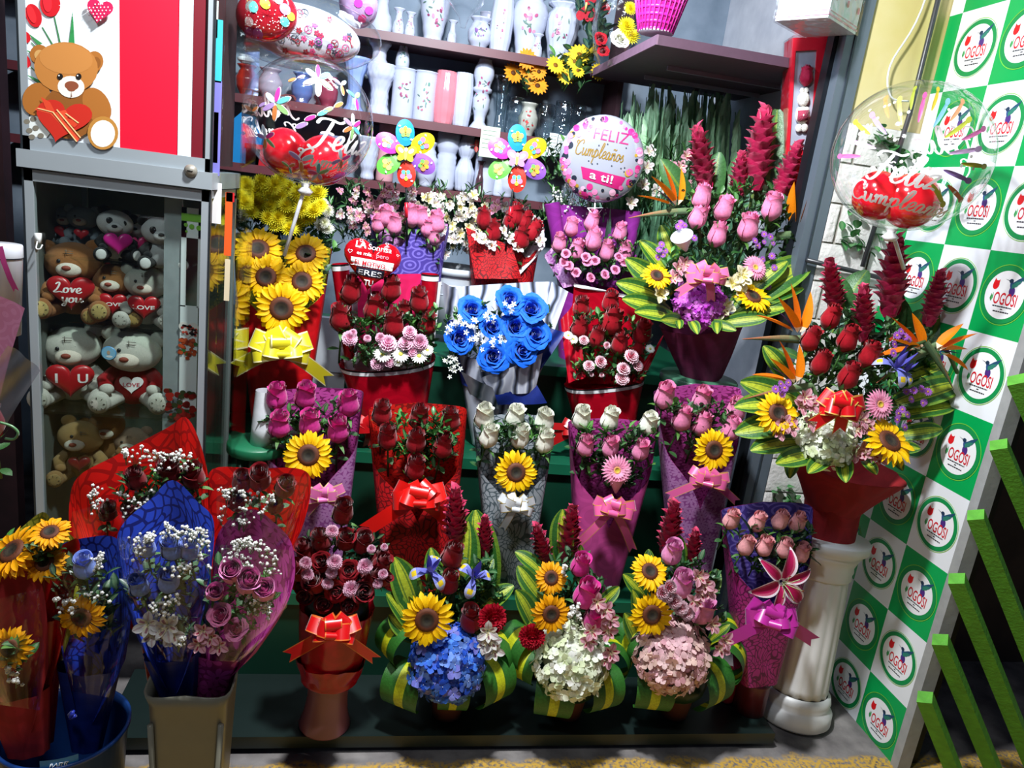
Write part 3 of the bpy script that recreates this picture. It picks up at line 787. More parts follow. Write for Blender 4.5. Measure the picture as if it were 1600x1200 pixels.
def bubble_balloon(px, py, Y, Rpx, label, lines, stick_to, prints, reds, group=None):
    c = at(px, py, Y); r = Rpx*mpp(px, py, Y); t = thing('bubble_balloon', label, 'balloon', c-Vector((0, 0, r)), group)
    mb = MB(); mb.ell(c, (r, r, r*.97), (1, 1, 1), 48, 32); obj('bubble', mb, BUBBLE, t)
    mf = surf_sphere(c, r*1.004); pr = MB(); prints(pr, mf, r, c)
    for (w_, x, y, s, tl) in lines:
        script(pr, w_, 0, 0, s*r, (.95, .95, .97), lambda a, b, x=x, y=y, tl=tl: mf(x*r+a*math.cos(tl)-b*math.sin(tl), y*r+a*math.sin(tl)+b*math.cos(tl)), lw=.11, slant=.2)
    nn = TOCAM(c)
    def back(x, y):
        q = mf(x, y)-c; return c+q-nn*2*q.dot(nn)
    bx = -.15 if px < 800 else .95
    for (w_, y, s) in (('Feliz', .02 if px < 800 else .12, .38), ('Cumpleaños', -.30 if px < 800 else -.2, .26)):
        script(pr, w_, 0, 0, s*r, (.95, .95, .97), lambda a, b, y=y: back(bx*r-a, y*r+b-.06*a), lw=.09, slant=.2)
    obj('print', pr, PRINT, t)
    for (x, y, z, rr) in reds:
        b = MB(); n = TOCAM(c); X = Vector((0, 0, 1)).cross(n).normalized()
        q = c+X*x*r+Vector((0, 0, y*r))+n*z*r
        b.lathe([(rr*r*math.sin(PI*i/16)*(1-.12*(i/16)**3 if i > 8 else 1), rr*r*-math.cos(PI*i/16)) for i in range(17)][::1], rgb('#e01226'), 28, M=Matrix.Rotation(.5*(1 if x > 0 else -1), 4, 'Y'), off=q, caps=False)
        obj('small_balloon', b, RUBBER, t)
    if stick_to:
        k = MB(); bot = c-Vector((0, 0, r*.97)); k.lathe([(.012, -.03), (.022, -.018), (.01, -.006), (.016, .004)], (.9, .9, .92), 10, off=bot)
        e = stick_to; k.tube([bot, (bot+e)/2, e], .0055, (.86, .88, .92), 8); obj('stick', k, PLASTIC, t)
    return t
# ================================================================ SETTING
# floor: grey sidewalk with a worn yellow band along the street side
mb = MB(); mb.box((-3.5, -2.5, -.05), (3.6, 5.0, 0), (1, 1, 1))
m, nt, b = newmat('concrete_floor'); N = nt.nodes
tc = N.new('ShaderNodeTexCoord'); no = N.new('ShaderNodeTexNoise'); no.inputs['Scale'].default_value = 9; no.inputs['Detail'].default_value = 8
n2 = N.new('ShaderNodeTexNoise'); n2.inputs['Scale'].default_value = 90; n2.inputs['Detail'].default_value = 4
cr = N.new('ShaderNodeValToRGB'); cr.color_ramp.elements[0].color = (*rgb('#4a4648'), 1); cr.color_ramp.elements[1].color = (*rgb('#8a8583'), 1)
cr.color_ramp.elements[0].position = .3; cr.color_ramp.elements[1].position = .7
L(nt, tc.outputs['Object'], no.inputs['Vector']); L(nt, tc.outputs['Object'], n2.inputs['Vector']); L(nt, no.outputs['Fac'], cr.inputs[0])
sp = N.new('ShaderNodeSeparateXYZ'); L(nt, tc.outputs['Object'], sp.inputs[0])
ad = N.new('ShaderNodeMath'); ad.operation = 'MULTIPLY_ADD'; ad.inputs[1].default_value = .09; L(nt, no.outputs['Fac'], ad.inputs[0]); L(nt, sp.outputs[1], ad.inputs[2])
lt = N.new('ShaderNodeMapRange'); lt.inputs['From Min'].default_value = 1.765; lt.inputs['From Max'].default_value = 1.745; L(nt, ad.outputs[0], lt.inputs['Value'])
wr = N.new('ShaderNodeMapRange'); wr.inputs['From Min'].default_value = .36; wr.inputs['From Max'].default_value = .55; L(nt, n2.outputs['Fac'], wr.inputs['Value'])
mu = N.new('ShaderNodeMath'); mu.operation = 'MULTIPLY'; L(nt, lt.outputs[0], mu.inputs[0]); L(nt, wr.outputs[0], mu.inputs[1])
mx = N.new('ShaderNodeMixRGB'); L(nt, mu.outputs[0], mx.inputs[0]); L(nt, cr.outputs[0], mx.inputs[1]); mx.inputs[2].default_value = (*rgb('#c29a3c'), 1)
L(nt, mx.outputs[0], b.inputs['Base Color']); b.inputs['Roughness'].default_value = .85
bp = N.new('ShaderNodeBump'); bp.inputs['Strength'].default_value = .4; bp.inputs['Distance'].default_value = .004
L(nt, n2.outputs['Fac'], bp.inputs['Height']); L(nt, bp.outputs[0], b.inputs['Normal'])
struct('floor', mb, m)
def wallmat(name, a, b_, scale=6):
    m, nt, p = newmat(name); N = nt.nodes; tc = N.new('ShaderNodeTexCoord'); n = N.new('ShaderNodeTexNoise'); n.inputs['Scale'].default_value = scale; n.inputs['Detail'].default_value = 7
    cr = N.new('ShaderNodeValToRGB'); cr.color_ramp.elements[0].position = .35; cr.color_ramp.elements[1].position = .65
    cr.color_ramp.elements[0].color = (*rgb(a), 1); cr.color_ramp.elements[1].color = (*rgb(b_), 1)
    L(nt, tc.outputs['Object'], n.inputs['Vector']); L(nt, n.outputs['Fac'], cr.inputs[0]); L(nt, cr.outputs[0], p.inputs['Base Color']); p.inputs['Roughness'].default_value = .75
    bp = N.new('ShaderNodeBump'); bp.inputs['Strength'].default_value = .3; bp.inputs['Distance'].default_value = .01; L(nt, n.outputs['Fac'], bp.inputs['Height']); L(nt, bp.outputs[0], p.inputs['Normal'])
    return m
mb = MB(); mb.box((-3.0, 3.52, 0), (1.62, 3.6, 3.0), (1, 1, 1)); struct('wall_back', mb, wallmat('back_wall_paint', '#667686', '#8290a0'))
mb = MB(); mb.box((1.46, 2.52, 0), (1.54, 3.52, 3.0), (1, 1, 1)); struct('wall_inner_right', mb, wallmat('inner_wall_paint', '#a9adb8', '#c6c9d2'))
mb = MB(); mb.box((-3.0, -.2, 3.0), (3.5, 3.6, 3.06), (1, 1, 1)); struct('ceiling', mb, wallmat('ceiling_paint', '#5c5f66', '#70747c'))
mb = MB(); mb.box((-3.0, 2.5, 0), (-2.9, 3.52, 3.0), (1, 1, 1)); struct('wall_left', mb, wallmat('left_wall_paint', '#3a3036', '#4c3e44'))
mb = MB(); mb.box((-3.0, 2.55, 0), (-1.15, 2.6, 3.0), (1, 1, 1)); struct('wall_front_left', mb, wallmat('dark_wall_paint', '#2c1a20', '#4a2a33'))
# pillar: cream painted above, stamped white foam bricks below
PX0, PX1, PY, PZ = 1.412, 1.80, 2.29, 1.90
mb = MB(); mb.box((PX0, PY, 0), (PX1, 2.52, 3.0), (1, 1, 1)); struct('wall_pillar', mb, wallmat('cream_wall_paint', '#cfc07c', '#dcd0a0', 3))
mb = MB()     # brick panels
zz = 0.; k = 0
while zz < PZ:
    h = min(.125, PZ-zz); x = PX0-.055+(0 if k % 2 else -.14)
    while x < PX1-.1:
        a, b_ = max(x, PX0-.0), min(x+.235, PX1)
        if b_-a > .01:
            P = []
            for i in range(7):
                P.append([(a+.0015+(b_-a-.003)*j/9, PY-.012+(.003 if i in (0, 6) or j in (0, 9) else R.uniform(-.0016, .0016)), zz+.002+(h-.004)*i/6) for j in range(10)])
            mb.grid(P, jit((.80, .78, .76), .03))
        x += .24
    zz += .127; k += 1
o = struct('wall_brick_panel', mb, paint('foam_brick', .6, bump=.9, bscale=55, noise=.12, nscale=3), True)
mb = MB(); mb.box((PX0, PY-.004, 0), (PX1, PY-.001, PZ), rgb('#b6b2a8')); struct('wall_panel_backing', mb, MATTE)
# metal door frame beside the pillar
mb = MB(); mb.box((1.338, 2.28, 0), (1.411, 2.34, 3.0), rgb('#6c7884')); mb.box((1.322, 2.32, 0), (1.338, 2.36, 3.0), rgb('#1c2026')); mb.box((1.366, 2.276, 0), (1.372, 2.281, 3.0), rgb('#3e4852'))
struct('trim_1', mb, METAL)
# shelves at the back
SH = (2.105, 1.79, 1.525)
for i, z in enumerate(SH):
    mb = MB(); mb.box((-1.5, 3.27, z-.028), (.93, 3.515, z), rgb('#4c2028')); mb.box((-1.5, 3.262, z-.032), (.93, 3.27, z+.001), rgb('#5a2830'))
    s = link('wall_shelf', mb.data('wall_shelf', paint('mahogany_board', .45, noise=.2, nscale=6), False))
    tag(s, ('dark red wooden shelf board, top one, under the tall flowered vases', 'dark red wooden shelf board in the middle, under the cylinder vases', 'dark red wooden shelf board, lowest, right above the white alstroemerias')[i], 'shelf', 'wall shelf boards')
mb = MB(); mb.box((.93, 3.28, 1.4), (.95, 3.515, 2.9), rgb('#4a2a30')); 
tag(link('shelf_upright', mb.data('shelf_upright', MATTE, False)), 'dark upright board at the end of the wall shelves', 'shelf upright')
# shelf running along the inner right wall, seen from below
mb = MB(); a = at(945, 103, Z=2.02)
mb.box((.80, 2.45, 2.06), (1.455, 3.26, 2.09), rgb('#4d3444')); mb.box((.794, 2.45, 2.06), (.80, 3.26, 2.09), rgb('#76586c'))
for yy in (2.75, 3.0): mb.box((.95, yy, 2.045), (1.44, yy+.008, 2.06), rgb('#8d8a98'))
tag(link('side_shelf', mb.data('side_shelf', MATTE, False)), 'dark purple side shelf seen from below, holding the pink basket', 'shelf')

# stepped display stand
G1, G2 = rgb('#0f4a34'), rgb('#0a3526')
TIER = ((.055, 1.75, 2.0), (.34, 2.0, 2.3), (.68, 2.3, 2.6), (.95, 2.6, 3.2))
st = thing('display_stand', 'dark green stepped wooden stand carrying the rows of bouquets', 'display stand', (0.3, 2.2, 0))
GP = paint('green_paint', .38, bump=.1, bscale=20, noise=.25, nscale=4)
for i, (z, y0, y1) in enumerate(TIER):
    x0, x1 = (-.62, 1.30) if i == 0 else ((-.52, 1.16) if i < 3 else (-.95, 1.3))
    c = rgb('#13211f') if i == 0 else rgb('#0f5038')  # lowest step near black: a dark board with shade put into its colour
    mb = MB(); mb.box((x0, y0, z-.024), (x1, y1+.03, z), c); mb.box((x0, y0-.004, z-.036), (x1, y0, z+.001), rgb('#136044') if i else rgb('#10201e')); obj('step_board', mb, GP, st, smooth=False)
    if i:
        mb = MB(); mb.box((x0+.01, y0+.012, TIER[i-1][0]), (x1-.01, y0+.03, z-.024), rgb('#0c3a2a')); obj('riser_panel', mb, GP, st, smooth=False)
for x in (-.58, -.1, .45, .95, 1.24):
    mb = MB(); mb.box((x, 1.78, 0), (x+.035, 1.82, .03), G2); mb.box((x, 2.0, 0), (x+.035, 2.03, .03), G2); obj('leg', mb, GP, st, smooth=False)
# stools
def stool(px, py, Y, rpx, zb, label, col='#1c6a48'):
    c = at(px, py, Y); r = rpx*mpp(px, py, Y); t = thing('round_stool', label, 'stool', (c.x, c.y, zb), 'green round stools')
    mb = MB(); mb.lathe([(r*.96, c.z-.03), (r, c.z-.026), (r, c.z-.005), (r*.97, c.z), (.001, c.z)], rgb(col), 36, off=(c.x, c.y, 0)); obj('seat', mb, GP, t)
    for k in range(4):
        a = PI/4+k*PI/2; mb = MB(); mb.tube([(c.x+r*.6*math.cos(a), c.y+r*.6*math.sin(a), c.z-.03), (c.x+r*.8*math.cos(a), c.y+r*.8*math.sin(a), zb)], .013, rgb('#124a34'), 8); obj('leg', mb, GP, t)
    return c, r
s1 = stool(1092, 588, 2.38, 60, .681, 'round green stool top holding the pink wrapped arrangement pot', '#3f6e56')
s2 = stool(402, 690, 2.12, 45, .341, 'round green stool beside the acrylic strips of the plush cabinet')
mb = MB(); c = at(406, 692, 2.12); mb.lathe([(.036, 0), (.034, .05), (.028, .14), (.026, .16)], rgb('#d8dce2'), 20, off=(c.x+.01, c.y-.01, s2[0].z))
tag(link('paper_cup', mb.data('paper_cup', MATTE)), 'plain white tapered cup on the green stool behind the magenta rose bouquet', 'cup')

# ================================================================ LOGO PANEL
PXX = 1.671
t = thing('sign_panel', 'green and white checkered sign panel printed with round tulip and hummingbird logos', 'sign', (PXX, 1.97, 0))
YE = (1.682, 1.864, 2.046, 2.228, 2.284); Z0, DZ = -.033, .2283
mb = MB()
for r_ in range(12):
    for c_ in range(4):
        z0, z1 = max(.0, Z0+DZ*r_), Z0+DZ*(r_+1)
        col = rgb('#00a050') if (r_+c_) % 2 == 0 else rgb('#e4e8ee')
        mb.face([len(mb.v)+i for i in range(4)], col); mb.v += [(PXX, YE[c_], z0), (PXX, YE[c_+1], z0), (PXX, YE[c_+1], z1), (PXX, YE[c_], z1)]
mb.box((PXX+.001, 1.68, 0), (PXX+.02, 2.285, Z0+DZ*12), rgb('#c8ccd0'))
obj('board', mb, paint('sign_vinyl', .3, spec=.5), t, smooth=False)
mb = MB(); mb.box((PXX-.004, 1.650, 0), (PXX+.04, 1.681, 2.72), rgb('#9a9c9c')); obj('edge_post', mb, MATTE, t, smooth=False)
lg = MB(); idm = lambda z: (lambda x, y: Vector((x, y, z)))
def ring(mb, r0, r1, col, z, n=48):
    mb.grid([[(r0*math.cos(2*PI*i/n), r0*math.sin(2*PI*i/n), z) for i in range(n)], [(r1*math.cos(2*PI*i/n), r1*math.sin(2*PI*i/n), z) for i in range(n)]], col, closed=True)
oval(lg, 0, 0, .066, .066, 0, rgb('#eef0f4'), idm(.0006), 48)
ring(lg, .066, .079, rgb('#0a8a48'), .0007); ring(lg, .0815, .083, rgb('#8ccf3c'), .0007)
add_text(lg, 'OGOSI', .007, -.026, .046, rgb('#cc1a2c'), idm(.0012), bold=.012, width=.078)
oval(lg, -.036, .024, .0105, .013, -.3, rgb('#d8141e'), idm(.001), 14); blob(lg, [(-.046, .028), (-.042, .042), (-.034, .034), (-.026, .040), (-.026, .026)], rgb('#d8141e'), idm(.0011))
blob(lg, [(-.043, .0), (-.046, -.014), (-.041, -.022), (-.038, -.010)], rgb('#2f8a48'), idm(.001)); blob(lg, [(-.037, .004), (-.035, -.012), (-.040, -.022), (-.041, -.01)], rgb('#54a868'), idm(.001))
oval(lg, .022, .013, .010, .014, .2, rgb('#4a2a7c'), idm(.001), 14); oval(lg, .016, .030, .006, .012, .25, rgb('#284a80'), idm(.0011), 12); oval(lg, .012, .040, .007, .006, 0, rgb('#1c3450'), idm(.0012), 12)
blob(lg, [(.006, .041), (-.010, .044), (.006, .039)], rgb('#1a2430'), idm(.0012)); blob(lg, [(.016, .034), (.034, .048), (.056, .060), (.042, .036), (.022, .022)], rgb('#1f4a6a'), idm(.0013)); blob(lg, [(.016, .030), (.030, .040), (.046, .044), (.034, .028), (.02, .02)], rgb('#2c7a68'), idm(.0014))
for (x, y, w_, h_) in ((.004, -.034, .066, .0035), (.004, -.0405, .008, .003), (.004, -.048, .054, .0035)):
    xx = x-w_/2
    while xx < x+w_/2:
        ww = min(R.uniform(.003, .009), x+w_/2-xx); blob(lg, [(xx, y), (xx+ww, y), (xx+ww, y+h_), (xx, y+h_)], rgb('#2a2a30'), idm(.001)); xx += ww+.0012
LOGO = lg.data('logo', PRINT, False)
for r_ in range(11):
    for c_ in range(3):
        yc, zc = (YE[c_]+YE[c_+1])/2, Z0+DZ*(r_+.5)
        M = Matrix(((0, 0, -1, PXX-.0005), (-1, 0, 0, yc), (0, 1, 0, zc), (0, 0, 0, 1)))
        link('logo', LOGO, t, M)

# pipe on the brick pillar with its wire, conduit tee
mb = MB(); mb.tube([(1.60, PY-.03, 2.9), (1.60, PY-.03, 1.95), (1.565, PY-.03, 1.46)], .008, rgb('#3a3c40'), 8)
mb.tube([(1.36, PY-.03, 1.46), (1.66, PY-.03, 1.43)], .008, rgb('#2c2e32'), 8)
tag(link('conduit_pipe', mb.data('conduit_pipe', PLASTIC)), 'thin dark conduit running down the cream pillar to a cross bar', 'pipe')
mb = MB(); mb.tube(catmull([(1.585, PY-.02, 2.6), (1.56, PY-.02, 2.25), (1.50, PY-.02, 2.08), (1.52, PY-.03, 1.99), (1.585, PY-.03, 1.985)], 6), .003, (.75, .75, .75), 6)
tag(link('hanging_wire', mb.data('hanging_wire', PLASTIC)), 'thin pale wire looping off the dark conduit on the pillar', 'wire')
# ivy printed and stuck on the brick panels
def ivy(name, label, spots):
    mb = MB()
    for (x, z, n, s) in spots:
        for _ in range(n):
            px, pz = x+R.gauss(0, s), z+R.gauss(0, s*.8)
            leaf(mb, Vector((px, PY-.018-R.uniform(0, .006), pz)), (R.uniform(-1, 1), -.3, R.uniform(-1, .4)), R.uniform(.025, .045), jit(rgb('#2f7a3a'), .3), .8)
    tag(link(name, mb.data(name, LEAF)), label, 'ivy', kind='stuff')
ivy('ivy_garland', 'green ivy leaves on the white brick wall behind the right bubble balloon', ((1.53, 1.86, 16, .03), (1.62, 1.80, 22, .04), (1.68, 1.70, 20, .04), (1.52, 1.66, 14, .03), (1.50, 1.55, 14, .03), (1.64, 1.55, 12, .03), (1.57, 1.36, 8, .02)))
ivy('ivy_sprig', 'small ivy sprig on the brick wall, low behind the purple bouquet', ((1.50, .62, 12, .025), (1.56, .72, 9, .03)))
ivy('ivy_cluster', 'ivy leaves on the bricks between the red ginger spikes', ((1.60, 1.28, 12, .03), (1.56, 1.17, 10, .03), (1.68, 1.22, 8, .02)))

# white fluted column
t = thing('fluted_column', 'white plastic fluted column holding the big red-wrapped arrangement', 'pedestal', (1.452, 1.90, 0))
A, B = Vector((1.452, 1.90, 0)), Vector((1.468, 1.965, .625)); M = frame(A, B); hh = (B-A).length
CW = paint('column_white', .4, noise=.08, nscale=6)
mb = MB(); mb.lathe([(.112, 0), (.122, .01), (.122, .045), (.112, .06), (.108, .065), (.112, .08), (.108, .098), (.098, .105)], (.74, .75, .75), 48); obj('base', mb, CW, t, M)
mb = MB(); mb.lathe([(.097, .105), (.096, .13), (.094, .30), (.091, .45), (.088, hh-.12)], (.74, .75, .75), 96, flute=lambda th, z: 1-.035*max(0, math.cos(16*th))**.6); obj('shaft', mb, CW, t, M)
mb = MB(); mb.lathe([(.092, hh-.13), (.096, hh-.125), (.093, hh-.11), (.097, hh-.10), (.095, hh-.085), (.105, hh-.06), (.112, hh-.05), (.11, hh-.045), (.13, hh-.03), (.132, hh-.005), (.128, hh), (.001, hh)], (.76, .77, .77), 48); obj('capital', mb, CW, t, M)
COLTOP = B

# green diagonal slats of the gate at the right
t = thing('slatted_gate', 'gate of worn light green diagonal wooden slats at the right edge', 'gate', (1.9, 1.58, 0))
GS = paint('slat_paint', .6, bump=.4, bscale=90, noise=.2, nscale=40)
for (x0, y0, x1, y1) in ((1588, 600, 1640, 715), (1560, 702, 1660, 935), (1524, 812, 1640, 1105), (1494, 912, 1640, 1270), (1468, 1008, 1580, 1280), (1444, 1098, 1520, 1290)):
    a, b_ = at(x0, y0, 1.58), at(x1, y1, 1.58); X = (b_-a).normalized(); ln = (b_-a).length; Yv = Vector((0, 1, 0)); Z = X.cross(Yv)
    M = Matrix((X, Yv, Z)).transposed().to_4x4(); M.translation = a
    M = M @ Matrix.Rotation(.75, 4, 'X')
    mb = MB(); mb.box((0, 0, -.02), (ln, .04, .02), rgb('#5aa832')); obj('slat', mb, GS, t, M, smooth=False)
mb = MB(); mb.box((1.72, 1.68, 0), (1.76, 1.72, 2.4), rgb('#1c2220')); obj('frame_post', mb, MATTE, t, smooth=False)
mb = MB(); mb.box((1.80, 2.2, 0), (3.5, 2.25, 3.0), (1, 1, 1)); struct('wall_right', mb, wallmat('dark_brown_wall_paint', '#241c18', '#3a302a'))  # dark brown wall beyond the gate
# ================================================================ VASES ON THE WALL SHELVES
PROF = {
 'cylinder': [(.9, 0), (.95, .02), (.95, .97), (1, .98), (1, 1), (.86, 1), (.84, .9)],
 'amphora': [(.62, 0), (.68, .03), (.60, .07), (.72, .25), (.95, .55), (1, .7), (.9, .82), (.66, .89), (.66, .92), (.95, .97), (.98, 1), (.8, 1), (.55, .92)],
 'bottle': [(.8, 0), (.95, .03), (1, .2), (.9, .42), (.6, .62), (.5, .78), (.6, .9), (.95, .97), (.98, 1), (.8, 1), (.4, .85)],
 'trumpet': [(.7, 0), (.72, .04), (.5, .12), (.42, .35), (.52, .6), (.75, .85), (1, 1), (.92, 1), (.45, .7)],
 'bulbous': [(.6, 0), (.8, .03), (1, .2), (1.0, .34), (.7, .5), (.5, .57), (.7, .62), (.95, .74), (.95, .8), (.6, .92), (.7, 1), (.5, 1)],
 'hourglass': [(.8, 0), (.82, .03), (.45, .12), (.5, .2), (.7, .3), (.72, .42), (.55, .5), (.78, .52), (.8, .56), (.62, .58), (.85, .75), (.8, .82), (.5, .93), (.8, 1), (.6, 1)],
 'pleat': [(.7, 0), (.8, .03), (.95, .3), (1, .6), (.88, .9), (.8, 1), (.66, 1)],
 'goblet': [(.75, 0), (.78, .05), (.62, .2), (.62, .5), (.75, .62), (1, .8), (1, .97), (1, 1), (.88, 1)],
 'barrel': [(.8, 0), (.85, .04), (.85, .55), (.78, .6), (.82, .62), (1, .72), (1, .9), (.9, .96), (.98, 1), (.8, 1)],
 'flower': [(.55, 0), (.6, .05), (.5, .15), (.7, .35), (.8, .7), (1, 1), (.9, 1), (.6, .6)],
 'ball': [(.5, 0), (.6, .05), (.95, .35), (1, .55), (.75, .78), (.6, .85), (.9, 1), (.75, 1)],
}
FLUTES = {'flute': lambda t, z: 1+.05*math.cos(14*t), 'pleat': lambda t, z: 1+.10*abs(math.cos(7*t)), 'ribs': None, 'twist': lambda t, z: 1+.04*math.cos(10*t+z*30), 'diamond': lambda t, z: 1+.12*abs(math.sin(7*t+z*60))*abs(math.sin(7*t-z*60))+.0}
def vase(px, py, top, w, prof, label, Z, Y=3.37, col='#b8bed0', flute=None, decor=None, mat=None, name='vase', group=None, rings=0):
    b = at(px, py, Y); k = mpp(px, py, Y); h = (py-top)*k*1.0; r = w*k/2*1.1; b.z = Z
    P = PROF[prof]; dense = []
    for (r0, z0), (r1, z1) in zip(P, P[1:]):
        nn = max(1, int(abs(z1-z0)*24))
        for i in range(nn): u = i/nn; s = u*u*(3-2*u); dense.append((r0+(r1-r0)*s, z0+(z1-z0)*u))
    dense.append(P[-1])
    if rings: dense = [(q*(1+.035*math.cos(z*rings*2*PI)), z) for q, z in dense]
    fl = FLUTES.get(flute) if flute else None
    mb = MB(); c = rgb(col); mb.lathe([(q*r, z*h) for q, z in dense], c, 40, flute=fl, off=b)
    o = obj(name, mb, mat or CERAMIC); tag(o, label, 'vase', group)
    if decor:
        d = MB(); rr = random.Random(px); dx = (Vector((0, 0, 0))-b); a0 = math.atan2(dx.y, dx.x)
        def radius(z):
            for (r0, z0), (r1, z1) in zip(dense, dense[1:]):
                if z0 <= z <= z1 and z1 > z0: return (r0+(r1-r0)*(z-z0)/(z1-z0))*r
            return r
        def mf(x, y):
            q = radius(min(.98, max(.02, y/h)))*1.02+.0012; t = a0+x/q; return b+Vector((q*math.cos(t), q*math.sin(t), y))
        cc = [rgb(q) for q in decor]
        for i in range(11):
            x, y = rr.gauss(0, r*.25), h*.52+rr.gauss(0, h*.12); s = r*rr.uniform(.07, .15)
            oval(d, x, y, s, s*.7, rr.uniform(0, 3), rr.choice(cc), mf, 8)
        for i in range(6):
            x, y = rr.gauss(0, r*.3), h*.48+rr.gauss(0, h*.16); oval(d, x, y, r*.16, r*.045, rr.uniform(0, 3), rgb('#5d7a6c'), mf, 8)
        obj('floral_print', d, PRINT, o, smooth=False)
    return o
FLO = ('#b0567c', '#8a3c60', '#c88aa4'); A_, B_, C_ = SH
V = [
 (595, 44, -14, 32, 'bottle', 'tall white vase at the left end of the top shelf, partly behind the balloons', A_, {}),
 (622, 48, 8, 17, 'bottle', 'slim small white bud vase on the top shelf left of its twin', A_, dict(decor=FLO, Y=3.33)),
 (640, 51, 14, 15, 'bottle', 'slim small white bud vase on the top shelf beside the large flowered vase', A_, dict(decor=FLO, Y=3.33)),
 (676, 56, -30, 42, 'amphora', 'large white vase with pink flower print at the middle of the top shelf', A_, dict(decor=FLO)),
 (706, 60, 22, 14, 'bottle', 'tiny white bud vase half hidden behind the plastic bag on the top shelf', A_, {}),
 (748, 66, 18, 34, 'ball', 'round white vase with small purple flowers on the top shelf', A_, dict(decor=('#8a5aa0', '#6c4c8c'))),
 (780, 72, -12, 31, 'pleat', 'white pleated vase with pink sprig on the top shelf', A_, dict(flute='pleat', decor=FLO)),
 (822, 78, -16, 50, 'amphora', 'biggest white vase of the top shelf, flower printed, wide mouth', A_, dict(decor=FLO)),
 (838, 83, 48, 16, 'bottle', 'tiny white bud vase in front of the biggest white vase', A_, dict(decor=FLO, Y=3.31)),
 (872, 90, 4, 47, 'amphora', 'white fluted urn vase at the right end of the top shelf', A_, dict(flute='flute', decor=FLO)),
 (552, 168, 88, 40, 'trumpet', 'pale blue trumpet vase on the middle shelf beside the bubble balloon', B_, dict(col='#8fa6dc', flute='flute')),
 (591, 174, 98, 38, 'goblet', 'white diamond-cut ceramic vase on the middle shelf', B_, dict(flute='diamond')),
 (627, 180, 106, 33, 'cylinder', 'white cylinder vase with pink rose print, under the small bottle', B_, dict(decor=FLO)),
 (661, 184, 110, 33, 'cylinder', 'white cylinder vase with green and pink vine print', B_, dict(decor=('#3f7a6c', '#5a8c7c', '#b0667c'))),
 (692, 187, 108, 31, 'pleat', 'pink pleated vase on the middle shelf', B_, dict(col='#d8808c', flute='pleat')),
 (719, 192, 112, 27, 'pleat', 'white pleated vase right of the pink one', B_, dict(flute='pleat')),
 (748, 194, 84, 34, 'hourglass', 'white hourglass vase standing tallest on the middle shelf', B_, dict(decor=FLO)),
 (779, 199, 115, 30, 'trumpet', 'clear flared glass vase on the middle shelf', B_, dict(mat=VGLASS, name='glass_vase')),
 (801, 202, 146, 26, 'cylinder', 'short clear glass cylinder left of the painted vase', B_, dict(mat=VGLASS, name='glass_vase')),
 (823, 204, 153, 28, 'ball', 'grey painted vase with a red rose, holding the orange daisies', B_, dict(col='#a8aaa0', decor=('#b01c24', '#8c1420', '#c83030'))),
 (850, 205, 152, 26, 'pleat', 'clear ribbed glass vase right of the painted vase', B_, dict(mat=VGLASS, flute='pleat', name='glass_vase')),
 (876, 210, 150, 24, 'cylinder', 'clear cut glass vase by the round foil balloon', B_, dict(mat=VGLASS, flute='diamond', name='glass_vase')),
 (899, 213, 155, 22, 'cylinder', 'last clear glass vase on the middle shelf, above the foil balloon', B_, dict(mat=VGLASS, name='glass_vase')),
 (600, 282, 188, 26, 'cylinder', 'dusty pink tall vase on the lowest shelf behind the left pinwheel', C_, dict(col='#c8949c', Y=3.42)),
 (573, 278, 214, 32, 'flower', 'white quilted vase on the lowest shelf beside the bubble balloon', C_, dict(flute='diamond')),
 (664, 292, 224, 30, 'ball', 'white round vase on the lowest shelf right of the left pinwheel', C_, dict(rings=5)),
 (694, 290, 200, 32, 'barrel', 'white vase with horizontal ribs on the lowest shelf', C_, dict(rings=11)),
 (723, 292, 204, 28, 'bulbous', 'white vase with relief scrolls and a rounded foot on the lowest shelf', C_, dict(rings=3, flute='flute')),
 (755, 296, 232, 32, 'cylinder', 'plain white cylinder vase on the lowest shelf', C_, {}),
 (778, 298, 250, 18, 'bottle', 'small white bottle vase behind the right pinwheel', C_, {}),
 (792, 300, 250, 26, 'ball', 'small white round vase behind the right pinwheel', C_, {}),
 (377, 253, 236, 26, 'flower', 'white scalloped bowl on the lowest shelf near the cabinet', C_, dict(name='bowl')),
]
for (px, py, tp, w_, pf, lb, Z, kw) in V: vase(px, py, tp, w_, pf, lb, Z, **kw)
# stacked ones: stand on the vases below
def stacked(px, base, top, w_, pf, label, zb, **kw): vase(px, base, top, w_, pf, label, zb, **kw)
hz = lambda base, top, px, Z: Z+(base-top)*mpp(px, base, 3.37)
stacked(628, 106, 62, 20, 'bottle', 'small white flowered bottle standing on top of a cylinder vase', hz(180, 106, 627, B_), decor=('#4f7a6c', '#6a9a88'))
stacked(592, 98, 62, 32, 'goblet', 'grey white plastic tumbler stacked on the diamond-cut vase', hz(174, 98, 591, B_), col='#b4b8c8')
# second row behind: greyer stock half seen
for (px, py, tp, w_, Z, col, lb) in ((720, 190, 130, 26, B_, '#8890a8', 'darker grey vase in the second row behind the pleated vases'), (760, 62, 0, 26, A_, '#9a9cae', 'grey vase behind the round white one on the top shelf')):
    vase(px, py, tp, w_, 'cylinder', lb, Z, Y=3.46, col=col)
